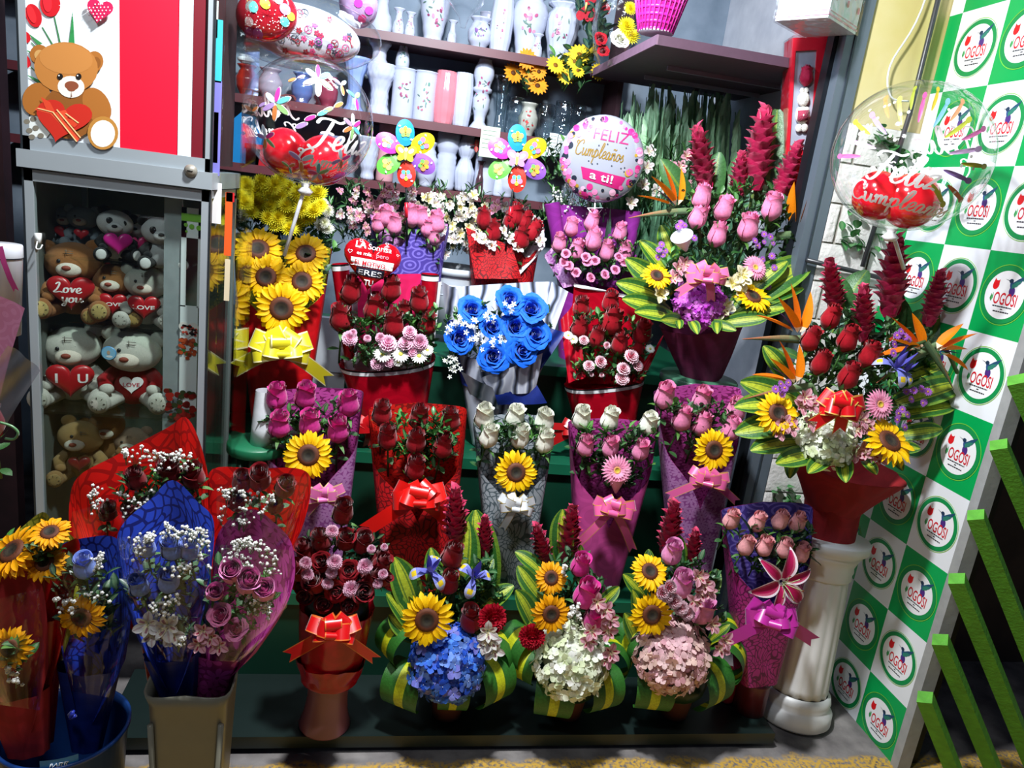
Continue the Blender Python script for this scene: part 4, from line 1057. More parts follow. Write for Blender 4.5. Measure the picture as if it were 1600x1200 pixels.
# red-flowered little vase, notes taped under the middle shelf
o = vase(748, 228+66, 244, 12, 'bottle', 'little dark vase with red plastic flower on the lowest shelf', C_, Y=3.32, col='#4a3038')
mb = MB()
for k in range(4): leaf(mb, at(744, 228, 3.32)+Vector((0, 0, .0)), (math.cos(k*1.6), -.4, math.sin(k*1.6)), .03, rgb('#b01c2c'), .6)
mb.tube([at(745, 228, 3.32), at(748, 246, 3.32)], .002, rgb('#3a6a3a')); obj('plastic_flower', mb, PETAL, o)
notes = ((765, 222, 30, 46, 'pale green handwritten note taped under the middle shelf'), (850, 230, 16, 26, 'small white note taped between the right pinwheel and the foil balloon'), (864, 226, 14, 34, 'narrow cream note hanging near the foil balloon'), (876, 228, 13, 32, 'white paper slip hanging beside the foil balloon'))
for i, (px, py, w_, h_, lb) in enumerate(notes):
    p = at(px, py, 3.255); k = mpp(px, py, 3.255); p.y = 3.255; mb = MB(); a, c = w_*k/2, h_*k/2
    col = rgb('#c4d4b8') if i == 0 else rgb('#d4dcdc')
    mb.box((p.x-a, p.y, p.z-c), (p.x+a, p.y+.0008, p.z+c), col)
    for q in range(5):
        z = p.z+c*.7-q*c*.28; mb.face([len(mb.v)+n_ for n_ in range(4)], rgb('#6c7c74')); mb.v += [(p.x-a*.8, p.y-.0005, z), (p.x+a*R.uniform(.3, .8), p.y-.0005, z), (p.x+a*.7, p.y-.0005, z+.0022), (p.x-a*.8, p.y-.0005, z+.0022)]
    tag(obj('paper_note', mb, MATTE, smooth=False), lb, 'note', 'notes taped to the shelf edge')
# plastic bag hanging at the top
mb = MB(); c = at(728, -4, 3.2); k = mpp(728, 0, 3.2)
mb.lathe([(.01, -44*k), (.012, -40*k), (.02, -30*k), (28*k, -6*k), (30*k, 16*k), (20*k, 40*k), (.005, 50*k)], (1, 1, 1), 24, off=c, flute=lambda t, z: 1+.06*math.cos(7*t+z*60))
tag(obj('plastic_bag', mb, FILM), 'clear plastic bag tied up in front of the top shelf', 'bag')

# daisies of the middle shelf
t = thing('daisy_bunch', 'bunch of orange daisies with dark centres in the painted vase', 'flowers', at(823, 152, 3.34), 'artificial daisies')
for (px, py, w_) in ((823, 92, 34), (802, 114, 34), (824, 110, 28), (842, 112, 26), (840, 134, 34), (828, 124, 20)): flower('orange_daisy', t, px, py, 3.3+R.uniform(-.03, .03), w_, (R.uniform(-.3, .3), -1, R.uniform(.0, .6)), name='daisy')
foliage(t, [(815, 120), (838, 118), (832, 152), (818, 152)], 3.34, 8, .05)
t = thing('daisy_bunch', 'bunch of pale yellow daisies hanging below the top shelf corner', 'flowers', at(890, 135, 3.34), 'artificial daisies')
for (px, py, w_) in ((868, 102, 32), (884, 118, 30), (905, 86, 36), (898, 96, 26), (935, 112, 28), (916, 80, 26), (903, 110, 24), (888, 92, 24)): flower('yellow_daisy', t, px, py, 3.22+R.uniform(-.03, .03), w_, (R.uniform(-.4, .4), -1, R.uniform(-.1, .6)), name='daisy')
foliage(t, [(865, 105), (930, 105), (900, 150), (880, 150)], 3.27, 22, .06)
# anthurium and wrapped yellow roses on the side shelf
t = thing('anthurium', 'red anthurium flowers leaning at the top right of the shelves', 'flowers', at(915, 60, 3.15))
for (px, py, w_, dx) in ((914, 20, 30, -.3), (940, 8, 32, .4), (925, -2, 24, 0)):
    mb = MB(); p = at(px, py, 3.1); s = w_*mpp(px, py, 3.1); hp = heart_pts(s, 30)
    mb.poly([p+Vector((x, -.1*abs(x), y*-1)) for x, y in hp], rgb('#b0182c')); mb.tube([p+Vector((0, -.005, .0)), p+Vector((dx*.02, -.03, .03))], .004, rgb('#e8d080')); obj('anthurium_flower', mb, PETAL, t)
foliage(t, [(900, 20), (945, 20), (935, 90), (915, 90)], 3.15, 18, .07, cols=[rgb('#1c3c34'), rgb('#28504a')])
t = thing('wrapped_bouquet', 'clear film bag of yellow and red artificial roses on the side shelf', 'bouquet', at(965, 95, 2.95))
for (px, py, c_, w_) in ((978, 42, 'white', 30), (985, 56, 'white', 30), (968, 62, 'white', 26), (938, 62, 'red', 18), (942, 80, 'red', 16), (984, 14, 'white', 22)):
    if c_ == 'white': flower('yellow_chrysanthemum', t, px, py, 2.9, w_, name='artificial_rose') if py < 60 else rose(t, px, py, 2.9, w_, 'white', (0, -1, .4), .6, stem=False)
    else: rose(t, px, py, 2.9, w_, 'red', (0, -1, .4), .6, stem=False)
mb = MB(); A0, B0 = at(944, 100, 2.92), at(978, -10, 2.92)
mb.lathe([(.02, 0), (.05, .03), (.085, .12), (.10, .22), (.10, .29)], (1, 1, 1), 24, M=frame(Vector((0, 0, 0)), B0-A0).to_3x3().to_4x4(), off=A0, flute=lambda t_, z: 1+.08*math.cos(5*t_), caps=False); obj('cellophane', mb, FILM, t)
# pink basket
Yb = 2.62; b0 = at(1024, 52, Yb); k = mpp(1024, 40, Yb); b0.z = max(b0.z, 2.091)
t = thing('plastic_basket', 'hot pink woven plastic basket on the side shelf', 'basket', b0)
mb = MB(); h = .17; r0, r1 = 27*k, 48*k
for i in range(9):
    u = i/8; rr = r0+(r1-r0)*u; mb.lathe([(rr-.001, h*u), (rr+.002, h*u+.004), (rr, h*u+.009)], rgb('#d8249c'), 40, off=b0, caps=False, flute=lambda th, z, i=i: 1+.018*math.cos(20*th+(i % 2)*PI))
for j in range(30):
    a = 2*PI*j/30; mb.tube([b0+Vector((r0*math.cos(a), r0*math.sin(a), 0)), b0+Vector((r1*math.cos(a), r1*math.sin(a), h))], .0028, rgb('#e040ac'), 5)
mb.lathe([(r0*.98, -.002), (r0*1.02, .003), (.001, .003)], rgb('#e8dce4'), 36, off=b0)
mb.lathe([(r0*.96, .004), (r1*.96, h)], rgb('#c02088'), 36, off=b0, caps=False)
obj('weave', mb, PLASTIC, t)

# white gift box with pink stripes and red rose box, right of the door
Y1 = 2.2; cpt = at(1263, 24, Y1); t = thing('gift_box', 'white gift box with pale pink stripes wrapped in film, top right', 'box', cpt)
M = Matrix.Translation(at(1283, 42, 2.24)) @ Matrix.Rotation(.62, 4, 'Z')
mb = MB(); mb.box((-.095, -.06, 0), (.11, .10, .20), rgb('#dde4ee')); mb.box((-.097, -.062, .008), (.112, .102, .013), rgb('#d890a8')); mb.box((-.0965, -.0615, .02), (.1115, .1015, .022), rgb('#d890a8'))
obj('box_body', mb, PLASTIC, t, M, smooth=False)
mb = MB()
for q in range(5): oval(mb, -.07+q*.04, .06+.03*(q % 2), .008, .010, 0, rgb('#e07890'), lambda x, y: Vector((x, -.0635, y)), 12)
obj('dot_print', mb, PRINT, t, M, smooth=False)
mb = MB(); mb.box((-.10, -.066, -.003), (.116, .106, .21), (1, 1, 1)); obj('film_wrap', mb, FILM, t, M, smooth=False)
Yr = 2.42; bt = at(1255, 305, Yr); tp = at(1272, 58, Yr); t = thing('rose_box', 'tall red gift box with a window, rose and small white bear inside', 'box', bt)
M = frame(bt, tp, -.25); hh = (tp-bt).length; k = mpp(1262, 180, Yr); wv = 46*k
mb = MB(); mb.box((-wv*.72, -.0, 0), (wv*.72, .09, hh), rgb('#c01028')); obj('carton', mb, PLASTIC, t, M, smooth=False)
mb = MB(); rd = rgb('#e01c34')
for lo, hi in (((-wv*.72, -.008, 0), (-wv*.58, 0, hh)), ((wv*.10, -.008, 0), (wv*.72, 0, hh)), ((-wv*.58, -.008, 0), (wv*.10, 0, hh*.30)), ((-wv*.58, -.008, hh*.92), (wv*.10, 0, hh))): mb.box(lo, hi, rd)
obj('front_frame', mb, PLASTIC, t, M, smooth=False)
mb = MB(); mb.box((-wv*.58, -.002, hh*.30), (wv*.10, -.0005, hh*.92), rgb('#a4aabc')); obj('backing', mb, MATTE, t, M, smooth=False)
mb = MB(); c = (.80, .78, .72)
for (x, z, r_) in ((-.24, .62, .020), (-.30, .675, .008), (-.17, .675, .008), (-.24, .52, .024), (-.36, .55, .010), (-.12, .55, .010), (-.33, .44, .012), (-.15, .44, .012)): mb.ell((wv*x, -.012, hh*z), (r_, r_*.6, r_*1.15), c, 12, 8)
mb.box((wv*-.42, -.026, hh*.485), (wv*-.08, -.02, hh*.55), rgb('#b04860')); obj('small_bear', mb, PLUSH, t, M)
me = lib('rose|boxed', lambda: rose_mb(rgb('#c4204c'), rgb('#7a0c28'), 0, 1), VELVET); link('boxed_rose', me, t, M @ Matrix.Translation((-wv*.2, -.012, hh*.70)) @ Matrix.Scale(.05, 4))
mb = MB(); mb.box((-wv*.75, -.032, -.003), (wv*.75, .094, hh+.004), (1, 1, 1)); obj('film_wrap', mb, FILM, t, M, smooth=False)

# tall green gladiolus mass
t = thing('gladiolus_bunch', 'tall dense bunch of budding green gladiolus stems along the inner wall', 'flowers', at(1080, 420, 2.98))
def glad():
    mb = MB(); g = rgb('#8cc090')
    mb.tube([(0, 0, 0), (.01, 0, .5), (0, 0, 1)], [.007, .006, .002], g, 5)
    for k in range(13):
        z = .30+k*.052; s = 1 if k % 2 else -1
        leaf(mb, Vector((0, 0, z)), (s*.45, -.2, 1), .17-.006*k, jit(mix(g, rgb('#b0d0a8'), .3+.04*k), .15), .26, s*.6, -.3, pr_lance, False)
    for k in range(4): leaf(mb, Vector((0, 0, .02)), (R.uniform(-.25, .25), R.uniform(-.3, 0), 1), .65, jit(rgb('#78b08c'), .2), .06, R.uniform(-1, 1), -.1, pr_lance, False)
    return mb
for k in range(3): lib('gladiolus_stem|%d' % k, glad, LEAF)
for i in range(147):
    u = i % 21; row = i//21
    px = 962+u*12.6+R.uniform(-6, 6); pyt = 138+row*9+R.uniform(-16, 26)+max(0, (1015-px))*.9+(abs(px-1130) < 40)*-8
    if px > 1190: pyt += 25
    Yt = 3.2-.045*row; a = at(px-22, 455, Yt); e = at(px+R.uniform(-8, 8), pyt, Yt-.03); ln = (e-a).length
    if e.x > 1.35: continue
    link('gladiolus_stem', LIB['gladiolus_stem|%d' % (i % 3)], t, orient(a, e-a, R.uniform(0, 6), ln))
t = thing('gladiolus_bunch', 'loose bunch of pale pink and white gladiolus beside the round foil balloon', 'flowers', at(1050, 330, 2.78))
for (px, py, c_) in ((1014, 238, 'white'), (1010, 262, 'white'), (1004, 290, 'white'), (985, 318, 'white'), (1024, 300, 'white'), (1062, 262, 'pink'), (1052, 285, 'pink'), (1070, 290, 'pink'), (1046, 262, 'pink'), (1072, 245, 'pink'), (1058, 305, 'pink')):
    flower('white_alstroemeria' if c_ == 'white' else 'pink_alstroemeria', t, px, py, 2.80+R.uniform(-.03, .03), 22, name='gladiolus_flower')
foliage(t, [(985, 240), (1085, 240), (1085, 340), (990, 345)], 2.85, 34, .06, w=.16)

# buckets of cut flowers behind the stand
def bucket(name, px, py, Y, rpx, h, col, label, z=None, group=None):
    c = at(px, py, Y); k = mpp(px, py, Y); r = rpx*k; t = thing(name, label, 'bucket', c-Vector((0, 0, h)), group)
    mb = MB(); mb.lathe([(r*.80, -h), (r*.97, -.03), (r*.97, -.028), (r*1.05, -.026), (r*1.05, 0), (r*.98, 0), (r*.94, -.02), (r*.80, -h*.8)], rgb(col), 40, off=c)
    obj('shell', mb, PLASTIC, t)
    mb = MB()
    for q in (.10, .16): mb.lathe([(r*(1.0-q*.55), -q*h*2.4), (r*(1.0-q*.55)+.003, -q*h*2.4-.003), (r*(1.0-q*.55), -q*h*2.4-.006)], rgb(col, .9), 40, off=c, caps=False)
    obj('rib', mb, PLASTIC, t); return t
bucket('flower_bucket', 712, 416, 2.92, 48, .26, '#c4ccd4', 'white plastic bucket under the white alstroemerias')
bucket('flower_bucket', 430, 440, 2.92, 52, .28, '#39424a', 'dark bucket holding the yellow chrysanthemums')
bucket('flower_bucket', 590, 432, 3.0, 46, .26, '#6c5a50', 'brownish bucket under the pink alstroemerias')
t = thing('chrysanthemum_bunch', 'big bunch of bright yellow chrysanthemums behind the sunflower bouquet', 'flowers', at(445, 420, 2.88))
ym = [(388, 292), (408, 284), (428, 290), (450, 294), (478, 296), (498, 304), (380, 306), (400, 300), (420, 304), (438, 308), (462, 310), (488, 316), (384, 322), (404, 318), (424, 322), (446, 322), (470, 326), (492, 330), (410, 334), (434, 340), (452, 336), (480, 340), (430, 352), (446, 350), (460, 354), (452, 358), (392, 332), (500, 322), (416, 290), (438, 284), (466, 302), (475, 314), (418, 340), (442, 330), (470, 344)]
for i, (px, py) in enumerate(ym): flower('yellow_chrysanthemum', t, px, py, 2.78+R.uniform(-.05, .05), R.uniform(25, 32), (R.uniform(-.4, .4), -1, R.uniform(.1, .9)), name='chrysanthemum')
foliage(t, [(370, 330), (510, 330), (500, 420), (380, 420)], 2.86, 60, .05)
t = thing('chrysanthemum_bunch', 'white chrysanthemums at the edge of the yellow ones', 'flowers', at(510, 400, 2.88))
for (px, py) in ((505, 318), (512, 330), (498, 336), (508, 348), (512, 358), (368, 318), (372, 330), (366, 345), (376, 352), (500, 352), (372, 372), (452, 288)): flower('white_chrysanthemum', t, px, py, 2.82+R.uniform(-.04, .04), R.uniform(18, 22), (R.uniform(-.4, .4), -1, R.uniform(.1, .9)), name='chrysanthemum')
foliage(t, [(360, 320), (385, 330), (380, 400), (362, 400)], 2.86, 16, .04)
foliage(t, [(500, 320), (518, 330), (520, 400), (502, 400)], 2.86, 14, .04)
for (poly, kinds, n, lb, base) in (
    ([(510, 310), (530, 296), (600, 296), (655, 300), (660, 350), (620, 370), (585, 372), (540, 350), (515, 340)], ('rosy_alstroemeria', 'pink_alstroemeria', 'white_alstroemeria'), 74, 'bunch of rosy striped alstroemerias under the left pinwheel', (590, 430)),
    ([(650, 308), (680, 298), (740, 304), (745, 340), (730, 395), (690, 400), (660, 360)], ('white_alstroemeria', 'white_alstroemeria', 'cream_alstroemeria'), 78, 'bunch of white alstroemerias above the white bucket', (712, 420)),
    ([(738, 310), (790, 318), (850, 340), (846, 370), (760, 370), (738, 350)], ('white_alstroemeria', 'rosy_alstroemeria', 'cream_alstroemeria'), 34, 'mixed dim alstroemerias behind the red paper rose bouquet', (790, 420))):
    t = thing('alstroemeria_bunch', lb, 'flowers', at(base[0], base[1], 2.92))
    for i, (px, py) in enumerate(scatter(poly, n)): flower(kinds[i % 3], t, px, py, 2.86+R.uniform(-.06, .05), R.uniform(13, 19), (R.uniform(-.8, .8), -1, R.uniform(-.4, .9)), name='alstroemeria')
    foliage(t, poly, 2.93, 50, .04, w=.22); foliage(t, [(p[0]*.8+base[0]*.2, p[1]*.45+base[1]*.55-8) for p in poly], 2.94, 40, .05, w=.2, cols=[rgb('#1f3c2a'), rgb('#2c4f38')])
t = thing('baby_breath_bunch', 'hazy bunch of white baby breath under the round foil balloon', 'flowers', at(905, 340, 2.9))
breath(t, [(858, 290), (890, 285), (930, 320), (960, 335), (950, 350), (870, 345)], 2.86, 150, .004); foliage(t, [(850, 300), (900, 300), (950, 345), (860, 360)], 2.92, 26, .04, w=.2)
foliage(t, [(850, 235), (880, 235), (880, 285), (850, 290)], 3.1, 14, .04)
# ================================================================ PLUSH CABINET AT THE LEFT
YC = 1.95
xl, xr = at(42, 400, YC).x, at(325, 400, YC).x
t = thing('display_cabinet', 'aluminium and glass display cabinet full of plush bears', 'cabinet', ((xl+xr)/2, YC, .3))
DEP = .34; AL = rgb('#a9b2b8'); zt, zm, zb = 2.15, 1.46, .42
def ab(mb, lo, hi, c=AL): mb.box(lo, hi, c)
mb = MB(); fr = .018
for x in (xl, xr-fr):
    ab(mb, (x, YC, zb), (x+fr, YC+fr, zm)); ab(mb, (x, YC+DEP-fr, zb), (x+fr, YC+DEP, zm))
for z in (zb, zm-fr-.008): ab(mb, (xl, YC, z), (xr, YC+fr, z+fr+.008)); ab(mb, (xl, YC+DEP-fr, z), (xr, YC+DEP, z+fr))
for x in (xl, xr-fr): ab(mb, (x, YC, zm-fr), (x+fr, YC+DEP, zm)); ab(mb, (x, YC, zb), (x+fr, YC+DEP, zb+fr))
obj('frame', mb, METAL, t, smooth=False)
mb = MB(); ab(mb, (xl-.01, YC-.012, zm+.004), (xr+.008, YC+DEP, zm+.044)); obj('rail', mb, METAL, t, smooth=False)
mb = MB(); mb.box((xl-.004, YC-.002, zb), (xl, YC+.01, zt), rgb('#20262a')); mb.box((xr, YC-.002, zb), (xr+.004, YC+.01, zt), rgb('#20262a')); obj('gasket', mb, PLASTIC, t, smooth=False)
mb = MB(); mb.box((xl+fr, YC+.006, zb+fr), (xr-fr, YC+.010, zm-fr), (1, 1, 1)); obj('glass_front', mb, GLASS, t, smooth=False)
mb = MB(); mb.box((xr-.010, YC+fr, zb+fr), (xr-.006, YC+DEP-fr, zm-fr), (1, 1, 1)); obj('glass_side', mb, GLASS, t, smooth=False)
mb = MB(); mb.box((xl+.004, YC+DEP-.006, zb), (xr-.004, YC+DEP-.002, zm), rgb('#5c625c')); mb.box((xl+.002, YC+.02, zb), (xl+.006, YC+DEP, zm), rgb('#5a5f5c')); obj('back_panel', mb, MATTE, t, smooth=False)
mb = MB(); mb.box((xl+.004, YC+.02, zb), (xr-.004, YC+DEP-.01, zb+.01), rgb('#4c463c')); obj('floor_panel', mb, MATTE, t, smooth=False)
SHZ = (at(150, 648, YC).z-.004, at(150, 505, YC+.08).z, at(150, 398, YC+.14).z)
for z in SHZ:
    mb = MB(); d0 = .015 if z == SHZ[0] else .06
    mb.box((xl+.01, YC+d0, z-.006), (xr-.07, YC+DEP-.01, z), (1, 1, 1)); obj('glass_shelf', mb, GLASS, t, smooth=False)
# inner grey sheet at the right with white cut-out strip
k = mpp(300, 450, YC)
mb = MB(); mb.box((at(252, 450, YC+.03).x, YC+.05, zb), (at(280, 450, YC+.03).x, YC+.056, zm-.02), rgb('#90989c')); obj('inner_panel', mb, MATTE, t, smooth=False)
# upper printed door
mb = MB(); ab(mb, (xl, YC, zm+.044), (xr, YC+.02, zm+.075)); ab(mb, (xl, YC, zm+.044), (xl+.015, YC+.02, zt)); ab(mb, (xr-.012, YC, zm+.044), (xr, YC+.02, zt)); obj('door_frame', mb, METAL, t, smooth=False)
mb = MB(); mb.box((xl+.01, YC+.012, zm+.06), (xr-.01, YC+DEP-.02, zt), rgb('#3a1a20')); obj('upper_box', mb, MATTE, t, smooth=False)
mb = MB(); yq = YC+.004
def strip(x0, x1, c, dy=0):
    a, b_ = at(x0, 120, YC).x, at(x1, 120, YC).x; mb.box((a, yq+dy, zm+.072), (b_, yq+dy+.004, zt), rgb(c))
strip(36, 186, '#e4ecf2'); strip(186, 277, '#d60a30'); strip(278, 300, '#dfe8ee', .002); strip(300, 318, '#6c0a1c', .001)
obj('poster_panel', mb, PRINT, t, smooth=False)
# printed teddy, tulips and heart on the white poster
mb = MB(); yy = [yq-.0006]
def pm(px, py, dz=0):
    p = at(px, py, YC); return Vector((p.x, yy[0]-dz*.00022, p.z))
_l = [0]
def po(x, y, a, b_, rot, c): _l[0] += 1; l = _l[0]; oval(mb, x, y, a, b_, rot, rgb(c), lambda u, v: pm(u, v, l), 22)
def pp(pts, c): _l[0] += 1; l = _l[0]; mb.poly([pm(u, v, l) for u, v in pts], rgb(c))
for (x0, y0, x1, y1) in ((65, 42, 82, 70), (84, 26, 94, 70), (48, 66, 60, 78), (47, 104, 66, 122)): pp([(x0-1, y0), (x0+1, y0), (x1+1, y1), (x1-2, y1)], '#3c7a4a')
pp([(113, 17), (107, 66), (116, 68)], '#2f8a4a'); pp([(41, 50), (58, 70), (66, 68)], '#3f8a50'); pp([(38, 77), (48, 84), (52, 82)], '#3f8a50'); pp([(38, 115), (60, 130), (68, 128)], '#3f8a50')
for (x, y, a, b_, r_) in ((52, 24, 12, 19, -.35), (78, 6, 16, 20, -.1), (41, 58, 6, 9, -.3), (41, 96, 6, 10, -.3)): po(x, y, a, b_, r_, '#c81420')
po(49, 22, 6, 15, -.35, '#e02830'); po(74, 4, 7, 15, -.1, '#e02430')
po(60, 198, 20, 22, 0, '#dfe4e0')
for (x, y) in ((42, 190), (52, 186), (46, 204), (56, 200), (64, 212), (50, 214)): po(x, y, 5, 4, 0, '#7a7466')
B1, B2, B3 = '#a8682a', '#b87838', '#8c5420'
po(62, 85, 15, 15, 0, B1); po(148, 96, 14, 16, 0, B1); po(62, 86, 8, 8, 0, '#c89a5c'); po(150, 98, 8, 9, 0, '#8c5420')
po(58, 155, 22, 26, .3, B1); po(110, 175, 44, 42, 0, B3); po(152, 165, 20, 30, -.5, B1)
po(104, 106, 50, 40, .1, B2); po(104, 92, 42, 24, .1, '#c08040')
po(112, 136, 21, 17, .1, '#f0e6d8'); po(113, 134, 11, 7, .1, '#8a4a30'); po(113, 138, 7, 5, 0, '#8a4a30')
po(95, 120, 4.5, 5, 0, '#1a1410'); po(124, 120, 4.5, 5, 0, '#1a1410'); po(93.5, 118.5, 1.2, 1.2, 0, '#e0e0e0'); po(122.5, 118.5, 1.2, 1.2, 0, '#e0e0e0')
pp([(113, 142), (114, 152), (112.4, 152)], '#6a4030')
po(162, 208, 24, 26, 0, '#b88038'); po(162, 209, 19, 21, .1, '#f2ece0')
hp = heart_pts(94, 36); ca, sa = math.cos(.25), math.sin(.25)
pp([(98+x*ca+y*sa*-1*-1, 190-(y*.82)*ca+x*sa*.6) for x, y in hp], '#c42a1c')
pp([(60, 168), (84, 172), (128, 214), (122, 222), (80, 178), (56, 172)], '#e05030'); pp([(66, 152), (80, 160), (88, 176), (74, 172)], '#d84428'); pp([(88, 176), (104, 172), (110, 182), (98, 190)], '#e05030'); pp([(94, 180), (126, 192), (118, 200)], '#d84428')
for a, b_ in (((60, 170), (84, 176)), ((84, 176), (121, 222)), ((90, 172), (127, 216)), ((104, 178), (124, 193))): pp([a, (a[0]+1.5, a[1]-1), (b_[0]+1.5, b_[1]-1), b_], '#f0d090')
pp([(157+x, 19-y) for x, y in [(q[0]*math.cos(.2)-q[1]*math.sin(-.2), q[1]*math.cos(.2)+q[0]*math.sin(-.2)) for q in heart_pts(44, 30)]], '#c41850')
for i in range(7):
    for j in range(6):
        x, y = 139+i*6+(j % 2)*3, 8+j*5
        if abs(x-157)+abs(y-17)*1.1 < 21: po(x, y, 1.1, 1.1, 0, '#f4e8ee')
for k_ in range(26):
    a = k_/25; x = 96+a*50; y = 10+14*math.sin(a*3.2)+8*a; pp([(x, y), (x+2, y+.2), (x+2, y+1), (x, y+.8)], '#d4d8dc')
obj('poster_print', mb, PRINT, t, smooth=False)
# lock
mb = MB(); p = at(298, 267, YC-.014); mb.lathe([(.015, 0), (.015, .004), (.011, .007), (.010, .009), (.001, .009)], rgb('#8f8a80'), 24, M=Matrix.Rotation(PI/2, 4, 'X'), off=(p.x, YC-.012, p.z)); mb.box((p.x-.006, YC-.0225, p.z-.001), (p.x+.006, YC-.0212, p.z+.001), rgb('#20201c')); obj('lock', mb, METAL, t)
mb = MB(); p = at(61, 372, YC+.004); mb.box((p.x-.006, YC-.006, p.z-.012), (p.x+.006, YC+.006, p.z+.012), (.7, .72, .72)); mb.tube(catmull([(p.x, YC-.006, p.z-.008), (p.x+.003, YC-.02, p.z-.022), (p.x+.012, YC-.022, p.z-.022), (p.x+.016, YC-.018, p.z-.012)], 4), .0018, (.75, .75, .75), 5); obj('hook', mb, PLASTIC, t)
# white die-cut card inside at the right
mb = MB(); kx = lambda px: at(px, 450, YC+.045).x; kz = lambda py: at(298, py, YC+.045).z
def cb(x0, x1, y0, y1, c='#e4e8ec', dy=0): mb.box((kx(x0), YC+.045-dy, kz(y1)), (kx(x1), YC+.047-dy, kz(y0)), rgb(c))
cb(282, 290, 325, 480); cb(308, 314, 325, 480); cb(282, 314, 325, 372); cb(282, 310, 478, 640); cb(282, 313, 334, 346, '#7cb83c', .001)
for (x, y, r_) in ((289, 352, 3), (298, 354, 4), (309, 355, 4), (290, 362, 2)): oval(mb, kx(x), kz(y), r_*k, r_*k, 0, rgb('#7cb83c'), lambda u, v: Vector((u, YC+.0435, v)), 12)
pts = [(kx(296)+x, kz(516)+y) for x, y in heart_pts(32*k, 30)]; mb.poly([Vector((x, YC+.043, z)) for x, z in pts], rgb('#e8e0dc'))
rr = random.Random(2)
for _ in range(26):
    x, y = rr.uniform(284, 308), rr.uniform(506, 524); oval(mb, kx(x), kz(y), 2.4*k, 2*k, 0, rgb(rr.choice(('#c43020', '#a02018', '#302020', '#d85040'))), lambda u, v: Vector((u, YC+.0422, v)), 8)
for _ in range(34):
    x, y = rr.uniform(282, 308), rr.uniform(530, 560); oval(mb, kx(x), kz(y), 3.5*k, 3*k, 0, rgb(rr.choice(('#b0401c', '#c45028', '#8c2c14', '#2f6a30'))), lambda u, v, q=_: Vector((u, YC+.0432-q*.00004, v)), 8)
for _ in range(50):
    x, y = rr.uniform(262, 308), rr.uniform(612, 655); oval(mb, kx(x), kz(y), 5*k, 4.4*k, 0, rgb(rr.choice(('#8c1c18', '#a82820', '#6c1210', '#2c3a20'))), lambda u, v, q=_: Vector((u, YC+.0432-q*.00004, v)), 9)
tag(obj('printed_card', mb, PRINT, smooth=False), 'white die-cut card with green dots, heart and rose pictures inside the cabinet', 'card')

